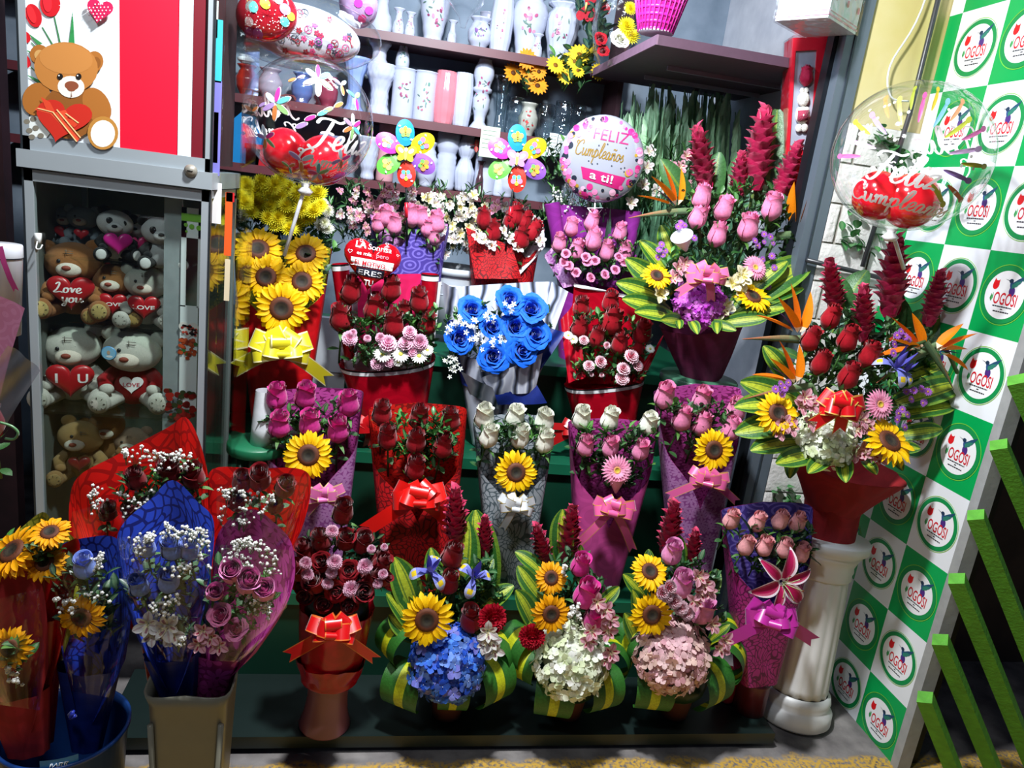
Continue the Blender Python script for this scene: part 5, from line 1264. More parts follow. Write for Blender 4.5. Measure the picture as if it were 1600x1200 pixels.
# plush toys
def bear(px, py, Y, hp_, col, label, pad='#d8c8a0', heart=None, head_tilt=0., face=0., sweater=None, text=None, z=None, stitch=True, lying=False, belly=None, kind='bear', group='plush bears in the cabinet', muzzle='#efe2d4', nose='#8a3c2c', lit=None):
    """sitting plush toy, hp_ picture points tall, bottom at (px, py)"""
    p = at(px, py, Y); k = mpp(px, py, Y); h = hp_*k; c = rgb(col)
    if z is not None: p.z = z
    t = thing('teddy_bear' if kind == 'bear' else 'plush_panda', label, 'plush toy', p, group)
    yaw = math.atan2(-p.x, p.y); M = Matrix.Translation(p) @ Matrix.Rotation(yaw*1.1+face*.6-.15, 4, 'Z') @ (Matrix.Rotation(-.9, 4, 'X') if lying else Matrix.Identity(4)) @ Matrix.Diagonal((h*1.12, h, h, 1))
    mb = MB(); blk = rgb('#17181c'); pc = kind == 'panda'
    mb.ell((0, .04, .27), (.24, .20, .28), c if not sweater else rgb(sweater), 20, 12)
    H = Matrix.Rotation(head_tilt, 4, 'Y'); hc = Vector((.02*0, -.03, .70))
    mb.ell(hc, (.30, .25, .26), c, 24, 16, M=H.to_3x3())
    for s in (-1, 1):
        e = hc+H @ Vector((s*.24, .02, .19)); mb.ell(e, (.10, .05, .10), blk if pc else c, 12, 8)
        f = MB(); a = rgb(sweater) if sweater else (blk if pc else c)
        mb.tube([(s*.17, 0, .42), (s*.27, -.12, .34), (s*.24, -.24, .28)], [.085, .08, .075], a, 12); mb.ell((s*.23, -.26, .27), (.075, .07, .07), c if not pc else blk, 10, 8)
        mb.tube([(s*.12, 0, .12), (s*.24, -.2, .09), (s*.28, -.33, .10)], [.10, .10, .085], blk if pc else c, 12)
        mb.ell((s*.29, -.37, .13), (.115, .085, .14), blk if pc else c, 16, 10)
    obj('body', mb, PLUSH, t, M)
    for s in (-1, 1):
        mb = MB(); mb.ell((s*.29, -.435, .135), (.085, .03, .105), rgb(pad) if not pc else (.8, .8, .8), 14, 8)
        if stitch and not pc:
            for q in range(7): a = q*2*PI/7; mb.tube([(s*.29+.05*math.cos(a), -.464, .135+.065*math.sin(a)), (s*.29+.068*math.cos(a), -.456, .135+.085*math.sin(a))], .004, rgb('#4a4038'), 4)
        obj('foot_pad', mb, PLUSH, t, M)
    mb = MB(); mz = hc+H @ Vector((-.03, -.235, -.07)); mb.ell(mz, (.13, .085, .095), rgb(muzzle), 16, 10); obj('muzzle', mb, PLUSH, t, M)
    mb = MB(); mb.ell(mz+Vector((-.015, -.08, .035)), (.048, .025, .032), blk if pc else rgb(nose), 12, 8); obj('nose', mb, MATTE, t, M)
    for s in (-1, 1):
        mb = MB(); e = hc+H @ Vector((s*.085-.03, -.222, .045))
        if pc: mb.ell(e+Vector((s*.02, .012, -.01)), (.06, .022, .075), blk, 12, 8, M=Matrix.Rotation(s*.4, 3, 'Y'))
        mb.ell(e, (.024, .018, .028), blk, 8, 6); obj('eye', mb, PLASTIC, t, M)
    mb = MB()
    if stitch and not pc:
        q = hc+H @ Vector((0, -.235, .14))
        mb.tube([q+Vector((-.05, .005, .03)), q+Vector((.04, 0, .03))], .004, rgb('#6a6058'), 4); mb.tube([q+Vector((-.05, .0, .0)), q+Vector((.04, -.004, 0))], .004, rgb('#6a6058'), 4); mb.tube([q+Vector((-.03, 0, .05)), q+Vector((-.03, -.01, -.02))], .004, rgb('#6a6058'), 4)
    if mb.v: obj('stitching', mb, PLASTIC, t, M)
    if heart:
        hc_, hw, tx = heart; hm = MB(); HM = M @ Matrix.Translation((0, -.30, .34)) @ Matrix.Rotation(PI/2, 4, 'X')
        heart_solid(hm, hw, .12, Matrix.Translation((0, -.30, .34)) @ Matrix.Rotation(PI/2, 4, 'X'), rgb(hc_)); obj('heart_cushion', hm, SATIN, t, M)
        mf = heart_map(hw, .12, Matrix.Translation((0, -.30, .34)) @ Matrix.Rotation(PI/2, 4, 'X')); tm = MB(); wcol = (.9, .86, .86)
        if tx == 'script': script(tm, 'Love', -hw*.33, hw*.02, hw*.26, wcol, mf, lw=.12); script(tm, 'you', -hw*.18, -hw*.22, hw*.26, wcol, mf, lw=.12)
        elif tx: 
            if len(tx) <= 3: add_text(tm, tx[0], -hw*.25, -.02*hw, hw*.32, wcol, mf, 0.03, cut=2); add_text(tm, tx[-1], hw*.25, -.02*hw, hw*.32, wcol, mf, .02, cut=2)
            else: add_text(tm, tx, 0, -hw*.05, hw*.2, wcol, mf, .02, width=hw*.62)
        if tm.v: obj('lettering', tm, PRINT, t, M, smooth=False)
    if sweater:
        tm = MB(); mf = lambda x, y: Vector((x, -.165-.0*x+.35*x*x*2, .30+y)); tm.poly([mf(*q) for q in heart_pts(.26, 28)], (.9, .88, .88)); m2 = lambda x, y: mf(x, y)+Vector((0, -.004, 0))
        add_text(tm, 'LOVE', 0, -.02, .07, rgb('#c02040'), m2, .01, width=.17); obj('heart_patch', tm, PRINT, t, M, smooth=False)
    return t
S0, S1, S2 = SHZ
bear(116, 640, YC+.12, 122, '#d9d6cc', 'cream bear with red I U heart cushion, largest on the bottom glass shelf', heart=('#b81420', .5, 'I U'), z=S0, head_tilt=-.15, pad='#cfcdc0')
bear(208, 648, YC+.12, 122, '#d9d6cc', 'cream bear in a red sweater with a white love heart', sweater='#a8141e', z=S0, head_tilt=.12, pad='#cfcdc0')
bear(117, 520, YC+.11, 116, '#a86f42', 'brown bear holding the red Love you heart', heart=('#b4141e', .52, 'script'), z=S1+.012, pad='#c8b070', head_tilt=-.1)
bear(180, 521, YC+.13, 92, '#a86f42', 'smaller brown bear between the big brown bear and the white one', heart=('#b4141e', .42, 'LOVE'), z=S1, pad='#b89a5c', head_tilt=.1)
bear(229, 524, YC+.12, 94, '#cfccc4', 'white bear with a red LOVE heart by the grey inner sheet', heart=('#b4141e', .46, 'LOVE'), z=S1, pad='#c4c2b8')
bear(84, 562, YC+.20, 60, '#c9c6bc', 'small white bear peeking out behind the I U bear', z=S0, pad='#b8b6aa')
bear(104, 378, YC+.18, 62, '#8f9ba8', 'small blue-grey bear hugging a red heart, left on the upper shelf', heart=('#b81c2c', .44, None), z=S2+.01, stitch=False, pad='#a0aab4')
bear(130, 378, YC+.16, 66, '#8f9ba8', 'blue-grey bear with red bow beside the pandas', heart=('#b81c2c', .3, None), z=S2+.012, stitch=False, pad='#a0aab4')
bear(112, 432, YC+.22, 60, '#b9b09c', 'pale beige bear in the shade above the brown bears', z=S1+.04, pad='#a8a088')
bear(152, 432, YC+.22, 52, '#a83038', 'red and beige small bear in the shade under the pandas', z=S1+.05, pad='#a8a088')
bear(180, 402, YC+.10, 78, '#d8d8dc', 'panda holding a glittery magenta heart, frontmost of the three', kind='panda', heart=('#cc1c8c', .5, None), z=S2, face=.5, head_tilt=.3, group='plush pandas', muzzle='#e4e4e8')
bear(214, 398, YC+.16, 70, '#d8d8dc', 'middle panda, its pink heart half hidden', kind='panda', heart=('#cc2c70', .4, None), z=S2, face=.3, head_tilt=.2, group='plush pandas', muzzle='#e4e4e8')
bear(250, 412, YC+.09, 82, '#d8d8dc', 'panda nearest the white card with a small red ribbon', kind='panda', z=S2-.01, face=.5, head_tilt=-.1, group='plush pandas', muzzle='#e4e4e8')
bear(128, 745, YC+.12, 96, '#b08a58', 'tan bear lying low, head down, at the bottom of the cabinet', z=at(128, 745, YC+.12).z, head_tilt=.4, heart=('#8c1c20', .3, None), pad='#b89a64')
bear(166, 708, YC+.16, 84, '#9a6c40', 'brown bear with raised tan paw below the lowest glass shelf', z=at(166, 720, YC+.16).z, head_tilt=-.5, pad='#b8924c')
bear(205, 740, YC+.18, 80, '#b89884', 'pale fluffy bear behind the red paper tip', z=at(205, 740, YC+.18).z, pad='#a88c74')
# round tag
mb = MB(); p = at(170, 552, YC+.035); mf = lambda x, y: Vector((p.x+x, p.y, p.z+y))
mb.lathe([(.0185, 0), (.0185, .001), (.001, .001)], rgb('#4a90c8'), 28, M=Matrix.Rotation(PI/2, 4, 'X'), off=p); oval(mb, 0, 0, .0165, .0165, 0, rgb('#8cc4e8'), lambda x, y: mf(x, y)+Vector((0, -.0016, 0)), 24); oval(mb, 0, .002, .004, .006, 0, rgb('#c8a890'), lambda x, y: mf(x, y)+Vector((0, -.002, 0)), 12); oval(mb, .002, -.008, .008, .003, 0, rgb('#e8f0f8'), lambda x, y: mf(x, y)+Vector((0, -.002, 0)), 12)
tag(obj('price_tag', mb, PRINT), 'round light blue tag hanging between the two big cream bears', 'tag')
# acrylic strips and cards hung at the cabinet side
t = thing('acrylic_rack', 'clear acrylic rack with hanging cards on the cabinet side', 'rack', (xr+.03, YC+.2, .7))
mb = MB(); x0 = xr+.012
mb.box((x0, YC+.06, .72), (x0+.045, YC+.064, 2.2), (1, 1, 1)); mb.box((x0+.045, YC+.06, .72), (x0+.049, YC+.26, 2.2), (1, 1, 1)); obj('acrylic_sheet', mb, GLASS, t, smooth=False)
for (a, b_, y0, y1, c) in ((331, 340, 0, 60, '#d8ece8'), (336, 346, 30, 130, '#3cb8c8'), (331, 343, 125, 275, '#7a78c8'), (334, 340, 175, 255, '#e8ecf0'), (333, 345, 285, 350, '#e8e4e4'), (353, 361, 300, 400, '#e05a20'), (352, 358, 405, 470, '#d8c8a8'), (354, 366, 300, 316, '#c81c20')):
    mb = MB(); p, q = at(a, y0, YC+.055), at(b_, y1, YC+.055); mb.box((p.x, YC+.052, q.z), (q.x, YC+.056, p.z), rgb(c)); obj('card', mb, PRINT, t, smooth=False)
# ================================================================ WRAPPED CONE BOUQUETS
PLEAF = lambda n, a, b, **k: pattern(n, rgb(a), rgb(b), 'leaf', **k)
def plain(name, c, rough=.45): return pattern(name, rgb(c), mix(rgb(c), (0, 0, 0), .12), 'swirl', scale=9, rough=rough)
P_MAG_DAISY = pattern('magenta_daisy_paper', rgb('#b04090'), rgb('#6c1450'), 'daisy', 34)
P_LILAC_DAISY = pattern('lilac_daisy_paper', rgb('#b078b0'), rgb('#8a4488'), 'daisy', 34)
P_RED_DAISY = pattern('red_daisy_paper', rgb('#d01c14'), rgb('#80100c'), 'daisy', 34)
P_RED_LEAF = PLEAF('red_leaf_paper', '#c4141c', '#6c0810', scale=105)
P_SILVER = pattern('silver_leaf_paper', rgb('#a8b0b8'), rgb('#5a6870'), 'leaf', 95, rough=.35)
P_PINK = plain('pink_paper', '#cc4c98'); P_MAG_LEAF = PLEAF('magenta_leaf_paper', '#b02a80', '#64104c', scale=95)
P_RED = plain('red_paper', '#c41018', .35); P_YELLOW = PLEAF('yellow_leaf_paper', '#d8d848', '#8c9c28', scale=110)
P_PURPLE = pattern('purple_rose_paper', rgb('#7c6cc8'), rgb('#4c3c98'), 'swirl', 22)
P_BLUE_LEAF = PLEAF('blue_leaf_paper', '#2848c8', '#101c70', scale=85); P_NAVY = plain('navy_paper', '#122878')
P_CRIMSON = plain('crimson_paper', '#b00820', .25); P_WHITE = plain('white_paper', '#d8dade'); P_BURG = plain('burgundy_fabric', '#782050', .8); P_RUBY = plain('ruby_fabric', '#9c1820', .85)
P_VIOLET = plain('violet_paper', '#8c2c90', .35); P_DARKMAG = plain('dark_magenta_paper', '#8c1458')
P_HOT = plain('hot_pink_paper', '#d81c5c', .4)

def cone_bouquet(label, bx, by, tx, ty, Y, wbp, wtp, v, outer, inner, Yt=None, depth=.36, yaw=0., tf=None, group=None, name='bouquet', rim=None, crumple=.0, base_z=None, **kw):
    B = at(bx, by, Y); T = at(tx, ty, Yt or Y+.015)
    if base_z is not None: B.z = base_z
    k = mpp(bx, by, Y); M = frame(B, T, yaw); H = (T-B).length; k2 = mpp(tx, ty, Y)
    t = thing(name, label, 'bouquet', B, group)
    wb, wt = wbp*k, wtp*k2
    cone(t, M, H, wb, wt, wb*.8, wt*depth, tf or vtop(v), outer, inner, rim=rim, sq=5, crumple=crumple, seed=int(bx), **kw)
    return t, M, H
def roses(t, lst, Y, col, w, **kw):
    for q in lst: rose(t, q[0], q[1], Y+(q[2] if len(q) > 2 else 0), w*(q[3] if len(q) > 3 else 1), col, **kw)
Z2 = .341; Z3 = .681; Z4 = .951
G_CONE = 'cone bouquets standing on the middle step'

# -- magenta roses + sunflower
t, M, H = cone_bouquet('magenta daisy paper cone with six magenta roses over a sunflower', 500, 905, 482, 612, 2.1, 66, 172, .42, P_LILAC_DAISY, P_MAG_DAISY, group=G_CONE, base_z=Z2)
roses(t, [(432, 620, .03), (477, 619, .03), (544, 631, .03), (436, 664, 0), (484, 662, 0), (528, 672, 0)], 2.06, 'mag', 30)
foliage(t, [(412, 640), (550, 640), (540, 700), (510, 725), (440, 725), (420, 680)], 2.09, 46, .032, .02)
flower('sunflower', t, 482, 711, 1.985, 76, (0, -1, .3)); bow(t, 505, 775, 1.97, 66, '#e072b0', '#e8c890', tails=((-.7, -.9), (.9, -.6)), seed=5)
# -- red roses in red daisy paper
t, M, H = cone_bouquet('red daisy paper cone of seven dark red roses with a big red bow', 650, 895, 654, 636, 2.1, 98, 158, .40, P_RED_LEAF, P_RED_DAISY, group=G_CONE, base_z=Z2)
roses(t, [(597, 646, .04), (655, 652, .04), (703, 657, .04), (606, 683, .0), (650, 690, -.01), (692, 697, .0), (649, 731, -.03)], 2.06, 'red', 28)
foliage(t, [(598, 665), (712, 660), (700, 720), (670, 745), (625, 745), (606, 700)], 2.09, 54, .034, .02, [rgb('#2f7a38'), rgb('#3f9440'), rgb('#246a34'), rgb('#2c5f34')])
bow(t, 652, 778, 1.98, 84, '#e0120c', None, tails=((-1.7, -1.35), (1.5, -1.1)), seed=8, rib=.36)
# -- silver
t, M, H = cone_bouquet('silver leaf paper cone with six white roses over a sunflower', 795, 905, 804, 652, 2.1, 62, 132, .44, P_SILVER, P_SILVER, group=G_CONE, base_z=Z2)
roses(t, [(757, 652, .03, 1.05), (805, 652, .03), (850, 659, .03, 1.05), (764, 682, 0), (813, 683, 0), (851, 690, 0)], 2.06, 'white', 27)
foliage(t, [(752, 665), (860, 665), (845, 725), (825, 750), (790, 750), (766, 720)], 2.09, 44, .034, .02)
flower('sunflower', t, 806, 738, 1.985, 68, (0, -1, .3)); bow(t, 806, 790, 1.97, 60, '#d4d8dc', '#a89050', tails=((.9, -.4), (-.5, -1.3)), seed=11)
# -- pink
t, M, H = cone_bouquet('plain pink cone of white and pink roses with a pink gerbera and gold-edged bow', 934, 903, 962, 660, 2.1, 62, 150, .40, P_PINK, P_MAG_DAISY, group=G_CONE, base_z=Z2)
roses(t, [(909, 653, .03), (953, 655, .03), (1013, 663, .03)], 2.06, 'white', 26); roses(t, [(915, 697), (954, 699), (1001, 704)], 2.05, 'pink', 24)
foliage(t, [(905, 680), (1020, 680), (1010, 740), (985, 770), (935, 765), (912, 740)], 2.09, 62, .036, .02)
flower('gerbera', t, 964, 735, 1.985, 50, (0, -1, .35))
mb = MB(); a, b_ = at(962, 770, 1.99), at(964, 740, 1.985); mb.lathe([(.004, 0), ((b_-a).length*.42, (b_-a).length*.8)], rgb('#dca8a8'), 20, M=frame(Vector((0, 0, 0)), b_-a).to_3x3().to_4x4(), off=a, caps=False); obj('gerbera_sleeve', mb, FILM and PLASTIC, t)
bow(t, 958, 795, 1.97, 68, '#e8609c', '#d09048', tails=((-1.4, -1.9), (1.3, -2.0)), seed=14)
mb = MB(); cc = M @ Vector((0, 0, .012)); mb.grid([[cone_pt(-PI+2*PI*j/40, 1, H, 62*.0018, 150*.0019, .09, .1, lambda th, q=q: q, 3.2, .002) for j in range(41)] for q in (.01, .075)], (1, 1, 1), uv=[[(j*.006, q) for j in range(41)] for q in (0, .03)]); obj('printed_band', mb, P_MAG_LEAF, t, M)
# -- right magenta/lilac cone with sunflower
t, M, H = cone_bouquet('lilac paper cone of pink roses with a sunflower, partly behind the big arrangement', 1085, 870, 1096, 606, 2.14, 52, 150, .42, P_LILAC_DAISY, P_MAG_DAISY, group=G_CONE, base_z=Z2)
roses(t, [(1039, 619, .03, 1.08), (1097, 624, .03), (1150, 640, .04), (1066, 655, 0), (1097, 663, 0), (1142, 671, 0)], 2.1, 'pink', 27)
foliage(t, [(1040, 640), (1150, 640), (1150, 690), (1110, 720), (1070, 710), (1050, 680)], 2.12, 40, .034, .02)
flower('sunflower', t, 1115, 703, 2.02, 66, (0, -1, .3), spin=1.); bow(t, 1105, 750, 2.01, 66, '#e0609c', '#d8a060', tails=((-1.7, -.9), (1.7, -1.0)), seed=21)
# -- purple cone of blush roses with lily
t, M, H = cone_bouquet('purple rose paper cone of eight blush roses with a stargazer lily', 1182, 1052, 1206, 795, 1.86, 58, 160, .40, P_MAG_LEAF, P_PURPLE, group='front cone bouquets', base_z=.17, yaw=.0)
roses(t, [(1143, 812, .03), (1183, 816, .03), (1219, 813, .03), (1246, 817, .03), (1166, 853), (1195, 854), (1226, 857), (1252, 864)], 1.82, 'blush', 23)
foliage(t, [(1150, 830), (1262, 835), (1255, 890), (1225, 920), (1180, 900)], 1.85, 44, .034, .02)
for (x0, y0, x1, y1) in ((1148, 800, 1185, 850), (1250, 865, 1275, 880)):
    mb = MB(); leaf(mb, at(x0, y0, 1.84), at(x1, y1, 1.84)-at(x0, y0, 1.84), .09, rgb('#2f5f48'), .45)
    obj('broad_leaf', mb, LEAF, t)
flower('lily', t, 1220, 908, 1.74, 96, (.05, -1, .15), spin=.35); bow(t, 1205, 965, 1.73, 84, '#c02c9c', None, tails=((-1.45, -1.0), (1.95, -.95)), seed=31, rib=.34)
mb = MB(); mb.grid([[cone_pt(-PI+2*PI*j/40, 1, H, 58*.0016, 160*.0017, .072, .1, lambda th, q=q: q, 3.2, .002) for j in range(41)] for q in (.0, .09)], (1, 1, 1), uv=[[(j*.006, q) for j in range(41)] for q in (0, .03)]); obj('paper_foot', mb, P_PURPLE, t, M)

# red glass candle jars below it
for i, (px, lb) in enumerate(((1130, 'red glass candle jar, leftmost of three on the low step'), (1158, 'red glass candle jar in the middle of three'), (1212, 'red glass candle jar beside the white column'))):
    c = at(px, 1108, 1.90); c.z = .056; mb = MB(); mb.lathe([(.022, 0), (.026, .008), (.027, .085), (.024, .11), (.022, .112), (.02, .1)], rgb('#b03038'), 20, off=c); tag(obj('candle_jar', mb, RUBBER), lb, 'candle', 'red candle jars')
    if i < 1: pass
mb = MB(); c = at(1180, 1090, 1.87); mb.lathe([(.05, .056), (.05, .16), (.052, .168), (.001, .168)], rgb('#5c1c24'), 24, off=(at(1182, 1052, 1.86).x, 1.86, 0)); tag(obj('flower_pot', mb, PLASTIC), 'dark red pot under the purple paper cone', 'pot')

# -- sunflower cone
t, M, H = cone_bouquet('yellow and red paper cone of five large sunflowers with a yellow bow', 436, 700, 442, 376, 2.42, 74, 152, .52, P_RED, P_YELLOW, group='bouquets on the upper steps', base_z=Z3)
for i, (px, py, w_) in enumerate(((403, 390, 78), (478, 397, 70), (416, 433, 72), (472, 440, 70), (440, 482, 82))): flower('sunflower', t, px, py, (2.37, 2.37, 2.33, 2.33, 2.28)[i], w_, (R.uniform(-.15, .15), -1, (.75, .7, .3, .35, .15)[i]))
foliage(t, [(380, 400), (505, 405), (490, 480), (460, 510), (415, 505), (390, 450)], 2.42, 50, .04, .02, [rgb('#3f6a58'), rgb('#2f5a3c'), rgb('#4c7c60')])
bow(t, 441, 545, 2.27, 96, '#e8dc28', '#f4ecb0', tails=((-1.35, -.75), (1.4, -.85)), seed=41, rib=.34)

# ---- tumbler shaped wraps: back sheet + front cup with white and black rim
def sheet_back(t, M, H, pts_l, pts_r, mat): pass
def cup_bouquet(label, bx, by, rx, ry, Y, wbp, wrp, outer, group=None, name='bouquet', bz=None, rimcols=None, dip=.0, jag=.0):
    B = at(bx, by, Y); T = at(rx, ry, Y)
    if bz is not None: B.z = bz
    M = frame(B, T); H = (T-B).length; k = mpp(rx, ry, Y); t = thing(name, label, 'bouquet', B, group)
    cone(t, M, H, wbp*k, wrp*k, wbp*k*.75, wrp*k*.55, lambda th: 1-dip*(1+math.cos(th))/2+jag*(math.sin(5*th+1)+.6*math.sin(9*th)), outer, outer, sq=2.4, name='wrapper', rim=rimcols, crumple=jag*.07)
    return t, M, H
RIM = [(.0, .006, rgb('#15161a'), 'black_edge'), (.006, .011, (.86, .86, .88), 'white_stripe')]
t, M, H = cup_bouquet('glossy red wrap of tall red roses with a heart foil balloon', 612, 720, 605, 556, 2.42, 92, 152, P_CRIMSON, 'bouquets on the upper steps', bz=Z3+.02, rimcols=RIM, dip=.10)
UC = M
def panel(t, quad, mat, name, thick=.002, bend=.02, uvs=1.):
    """a sheet of stiff paper through four corner points (tl, tr, br, bl), curved a little"""
    mb = MB(); P = []; UV = []
    tl, tr, br, bl = quad
    for i in range(9):
        u = i/8; a, b_ = tl.lerp(bl, u), tr.lerp(br, u); row = []; ur = []
        for j in range(13):
            v = j/12; p = a.lerp(b_, v); p = p+Vector((0, math.sin(PI*v)*bend+.004*math.sin(v*9+u*4), 0)); row.append(p); ur.append((v*(b_-a).length, u*(bl-tl).length))
        P.append(row); UV.append(ur)
    mb.grid(P, (1, 1, 1), uv=UV); mb2 = MB(); mb2.grid([[p+Vector((0, thick, 0)) for p in row] for row in P], (1, 1, 1), uv=UV)
    return obj(name, mb, mat, t)
def roll(t, x0, y0, x1, y1, Y, rpx, mat, name='paper_roll', edge=True):
    a, b_ = at(x0, y0, Y), at(x1, y1, Y); ln = (b_-a).length; r = rpx*mpp(x1, y1, Y); M = frame(a, b_); mb = MB(); P = []; UV = []
    for i in range(11):
        u = i/10; rr = r*(.6+.4*u); P.append([(rr*math.cos(2*PI*j/28)*(1+.1*j/28), rr*math.sin(2*PI*j/28)*(1+.1*j/28), u*ln) for j in range(29)]); UV.append([(j*r*.22, u*ln) for j in range(29)])
    mb.grid(P, (1, 1, 1), uv=UV); o = obj(name, mb, mat, t, M)
    if edge:
        for (z0, z1, c, nm) in ((ln-.006, ln, rgb('#15161a'), 'black_edge'), (ln-.02, ln-.006, (.86, .86, .88), 'white_stripe')):
            e = MB(); e.grid([[(r*1.012*math.cos(2*PI*j/28)*(1+.1*j/28), r*1.012*math.sin(2*PI*j/28)*(1+.1*j/28), z) for j in range(29)] for z in (z0, z1)], c); obj(nm, e, PRINT, t, M)
    return o
panel(t, [at(520, 478, 2.47), at(690, 440, 2.47), at(672, 590, 2.45), at(542, 590, 2.45)], P_WHITE, 'white_sheet', bend=.03)
panel(t, [at(558, 432, 2.465), at(658, 428, 2.465), at(655, 560, 2.44), at(560, 560, 2.44)], P_HOT, 'pink_sheet', bend=.02)
roll(t, 546, 560, 531, 412, 2.43, 13, P_CRIMSON); roll(t, 664, 560, 672, 428, 2.43, 13, P_CRIMSON)
roses(t, [(549, 454, 0, 1.1), (611, 452, 0, 1.05), (532, 496, 0, 1.15), (585, 482, 0, 1.15), (655, 470, 0, 1.05), (615, 507, -.02, 1.15), (668, 505, 0, 1.0), (632, 488, .02, .9)], 2.38, 'red', 26)
foliage(t, [(528, 500), (680, 495), (672, 560), (640, 575), (560, 568), (540, 540)], 2.385, 80, .032, .025, LEAFC+[rgb('#4f8a4a')])
foliage(t, [(543, 548), (672, 548), (664, 578), (550, 576)], 2.33, 34, .026, .02)
for (px, py, w_) in ((546, 529, 24), (594, 528, 16), (606, 537, 28), (634, 537, 24), (640, 520, 22), (656, 535, 26), (590, 568, 22), (608, 566, 18), (574, 529, 12), (552, 520, 12), (644, 550, 20)): flower('pink_carnation', t, px, py, 2.31, w_, (R.uniform(-.3, .3), -1, R.uniform(.3, .9)), name='carnation')
for (px, py, w_) in ((598, 553, 30), (626, 553, 30), (655, 556, 28), (668, 547, 20), (622, 566, 16)): flower('white_daisy', t, px, py, 2.30, w_, (R.uniform(-.2, .2), -1, .9), name='daisy')
bow(t, 582, 668, 2.33, 56, '#c41018', None, tails=((-.2, -1.1), (-1.3, .3)), seed=91, rib=.3, loops=4)
# heart foil balloon, held by its stick in the bouquet
hc = at(580, 415, 2.36); kk = mpp(580, 415, 2.36); HM = face_frame(hc, -.08)
ht = thing('heart_balloon', 'red heart foil balloon lettered La sonrisa es mia pero el motivo eres tu', 'balloon', at(588, 465, 2.36))
mb = MB(); hw = 94*kk; heart_solid(mb, hw, .055, Matrix.Identity(4), rgb('#c80c1c')); obj('balloon_skin', mb, FOIL, ht, HM)
mf = heart_map(hw, .055, Matrix.Identity(4)); tm = MB(); W_ = (.9, .9, .92); K_ = rgb('#16182a'); u = hw
patch(tm, (-.34*u, .09*u), (.36*u, .10*u), (.35*u, -.03*u), (-.33*u, -.04*u), W_, mf)
tm2 = lambda x, y: mf(x, y)+Vector((0, 0, .0045))
patch(tm, (-.23*u, -.055*u), (.23*u, -.05*u), (.23*u, -.19*u), (-.23*u, -.19*u), K_, mf)
add_text(tm, 'LA', -.21*u, .26*u, .15*u, W_, mf, .02, width=.17*u); add_text(tm, 'Sonrisa', .10*u, .255*u, .13*u, W_, mf, 0, width=.38*u)
add_text(tm, 'es mía', -.14*u, .145*u, .085*u, W_, mf, .01, width=.24*u); add_text(tm, 'pero', .16*u, .145*u, .10*u, rgb('#f0909c'), mf, .01, width=.20*u)
add_text(tm, 'EL MOTIVO...', .01*u, -.015*u, .10*u, rgb('#b8101c'), tm2, .02, width=.56*u); add_text(tm, 'ERES', 0, -.17*u, .12*u, W_, tm2, .0, width=.38*u); add_text(tm, 'TU', 0, -.33*u, .13*u, W_, mf, .02, width=.15*u)
for (x, y, s) in ((-.37, .17, .08), (.40, .24, .05), (-.22, .37, .06), (.2, .39, .06)):
    hp = heart_pts(s*u, 18); tm.grid([[mf(x*u+a, y*u+b_) for a, b_ in hp], [mf(x*u+a*.8, y*u+b_*.8) for a, b_ in hp]], W_, closed=True)
obj('lettering', tm, PRINT, ht, HM, smooth=False)
mb = MB(); mb.tube([hc+Vector((0, .01, -.06)), at(592, 540, 2.36)], .003, (.85, .85, .88)); obj('stick', mb, PLASTIC, ht)

t, M, H = cup_bouquet('glossy red wrap of red roses and pink-edged carnations, open at the front', 942, 735, 944, 596, 2.42, 78, 126, P_CRIMSON, 'bouquets on the upper steps', bz=Z3+.02, rimcols=RIM, dip=.0)
panel(t, [at(897, 446, 2.47), at(1012, 472, 2.47), at(1004, 605, 2.46), at(884, 600, 2.46)], P_CRIMSON, 'red_sheet', bend=.02)
panel(t, [at(897, 443, 2.468), at(1013, 469, 2.468), at(1012, 474, 2.467), at(897, 448, 2.467)], P_WHITE, 'white_stripe', bend=.02)
panel(t, [at(876, 500, 2.44), at(900, 470, 2.46), at(915, 590, 2.35), at(888, 598, 2.36)], P_CRIMSON, 'side_sheet', bend=.0)
panel(t, [at(1010, 560, 2.42), at(1038, 522, 2.42), at(1002, 600, 2.36), at(988, 596, 2.34)], P_CRIMSON, 'side_sheet', bend=.0)
roses(t, [(908, 480, .03), (954, 472, .03, 1.05), (956, 502, 0, 1.3), (905, 512, 0, 1.05), (932, 527, -.01, 1.0), (968, 537, -.02, 1.05), (1003, 520, 0, 1.2), (996, 545, 0, .8)], 2.38, 'red', 23)
foliage(t, [(895, 500), (1010, 500), (1005, 590), (960, 600), (905, 590)], 2.39, 66, .03, .025, LEAFC+[rgb('#4f8a4a')])
foliage(t, [(892, 575), (1004, 580), (998, 604), (895, 600)], 2.345, 26, .026, .02)
for (px, py, w_) in ((912, 532, 16), (920, 572, 18), (938, 566, 20), (986, 558, 24), (996, 572, 18), (974, 577, 22), (972, 592, 22), (940, 586, 8), (924, 585, 8), (948, 540, 12)): flower('bicolor_carnation', t, px, py, 2.31, w_, (R.uniform(-.3, .3), -1, R.uniform(.4, 1)), name='carnation')
for (px, py) in ((896, 530), (888, 524), (1016, 545)): flower('white_daisy', t, px, py, 2.33, 16, (0, -1, .8), name='daisy')

bow(t, 905, 672, 2.36, 56, '#b01014', None, tails=((-1.5, -.9), (-1.6, .1), (-1.3, -.4)), seed=92, rib=.26, loops=4)
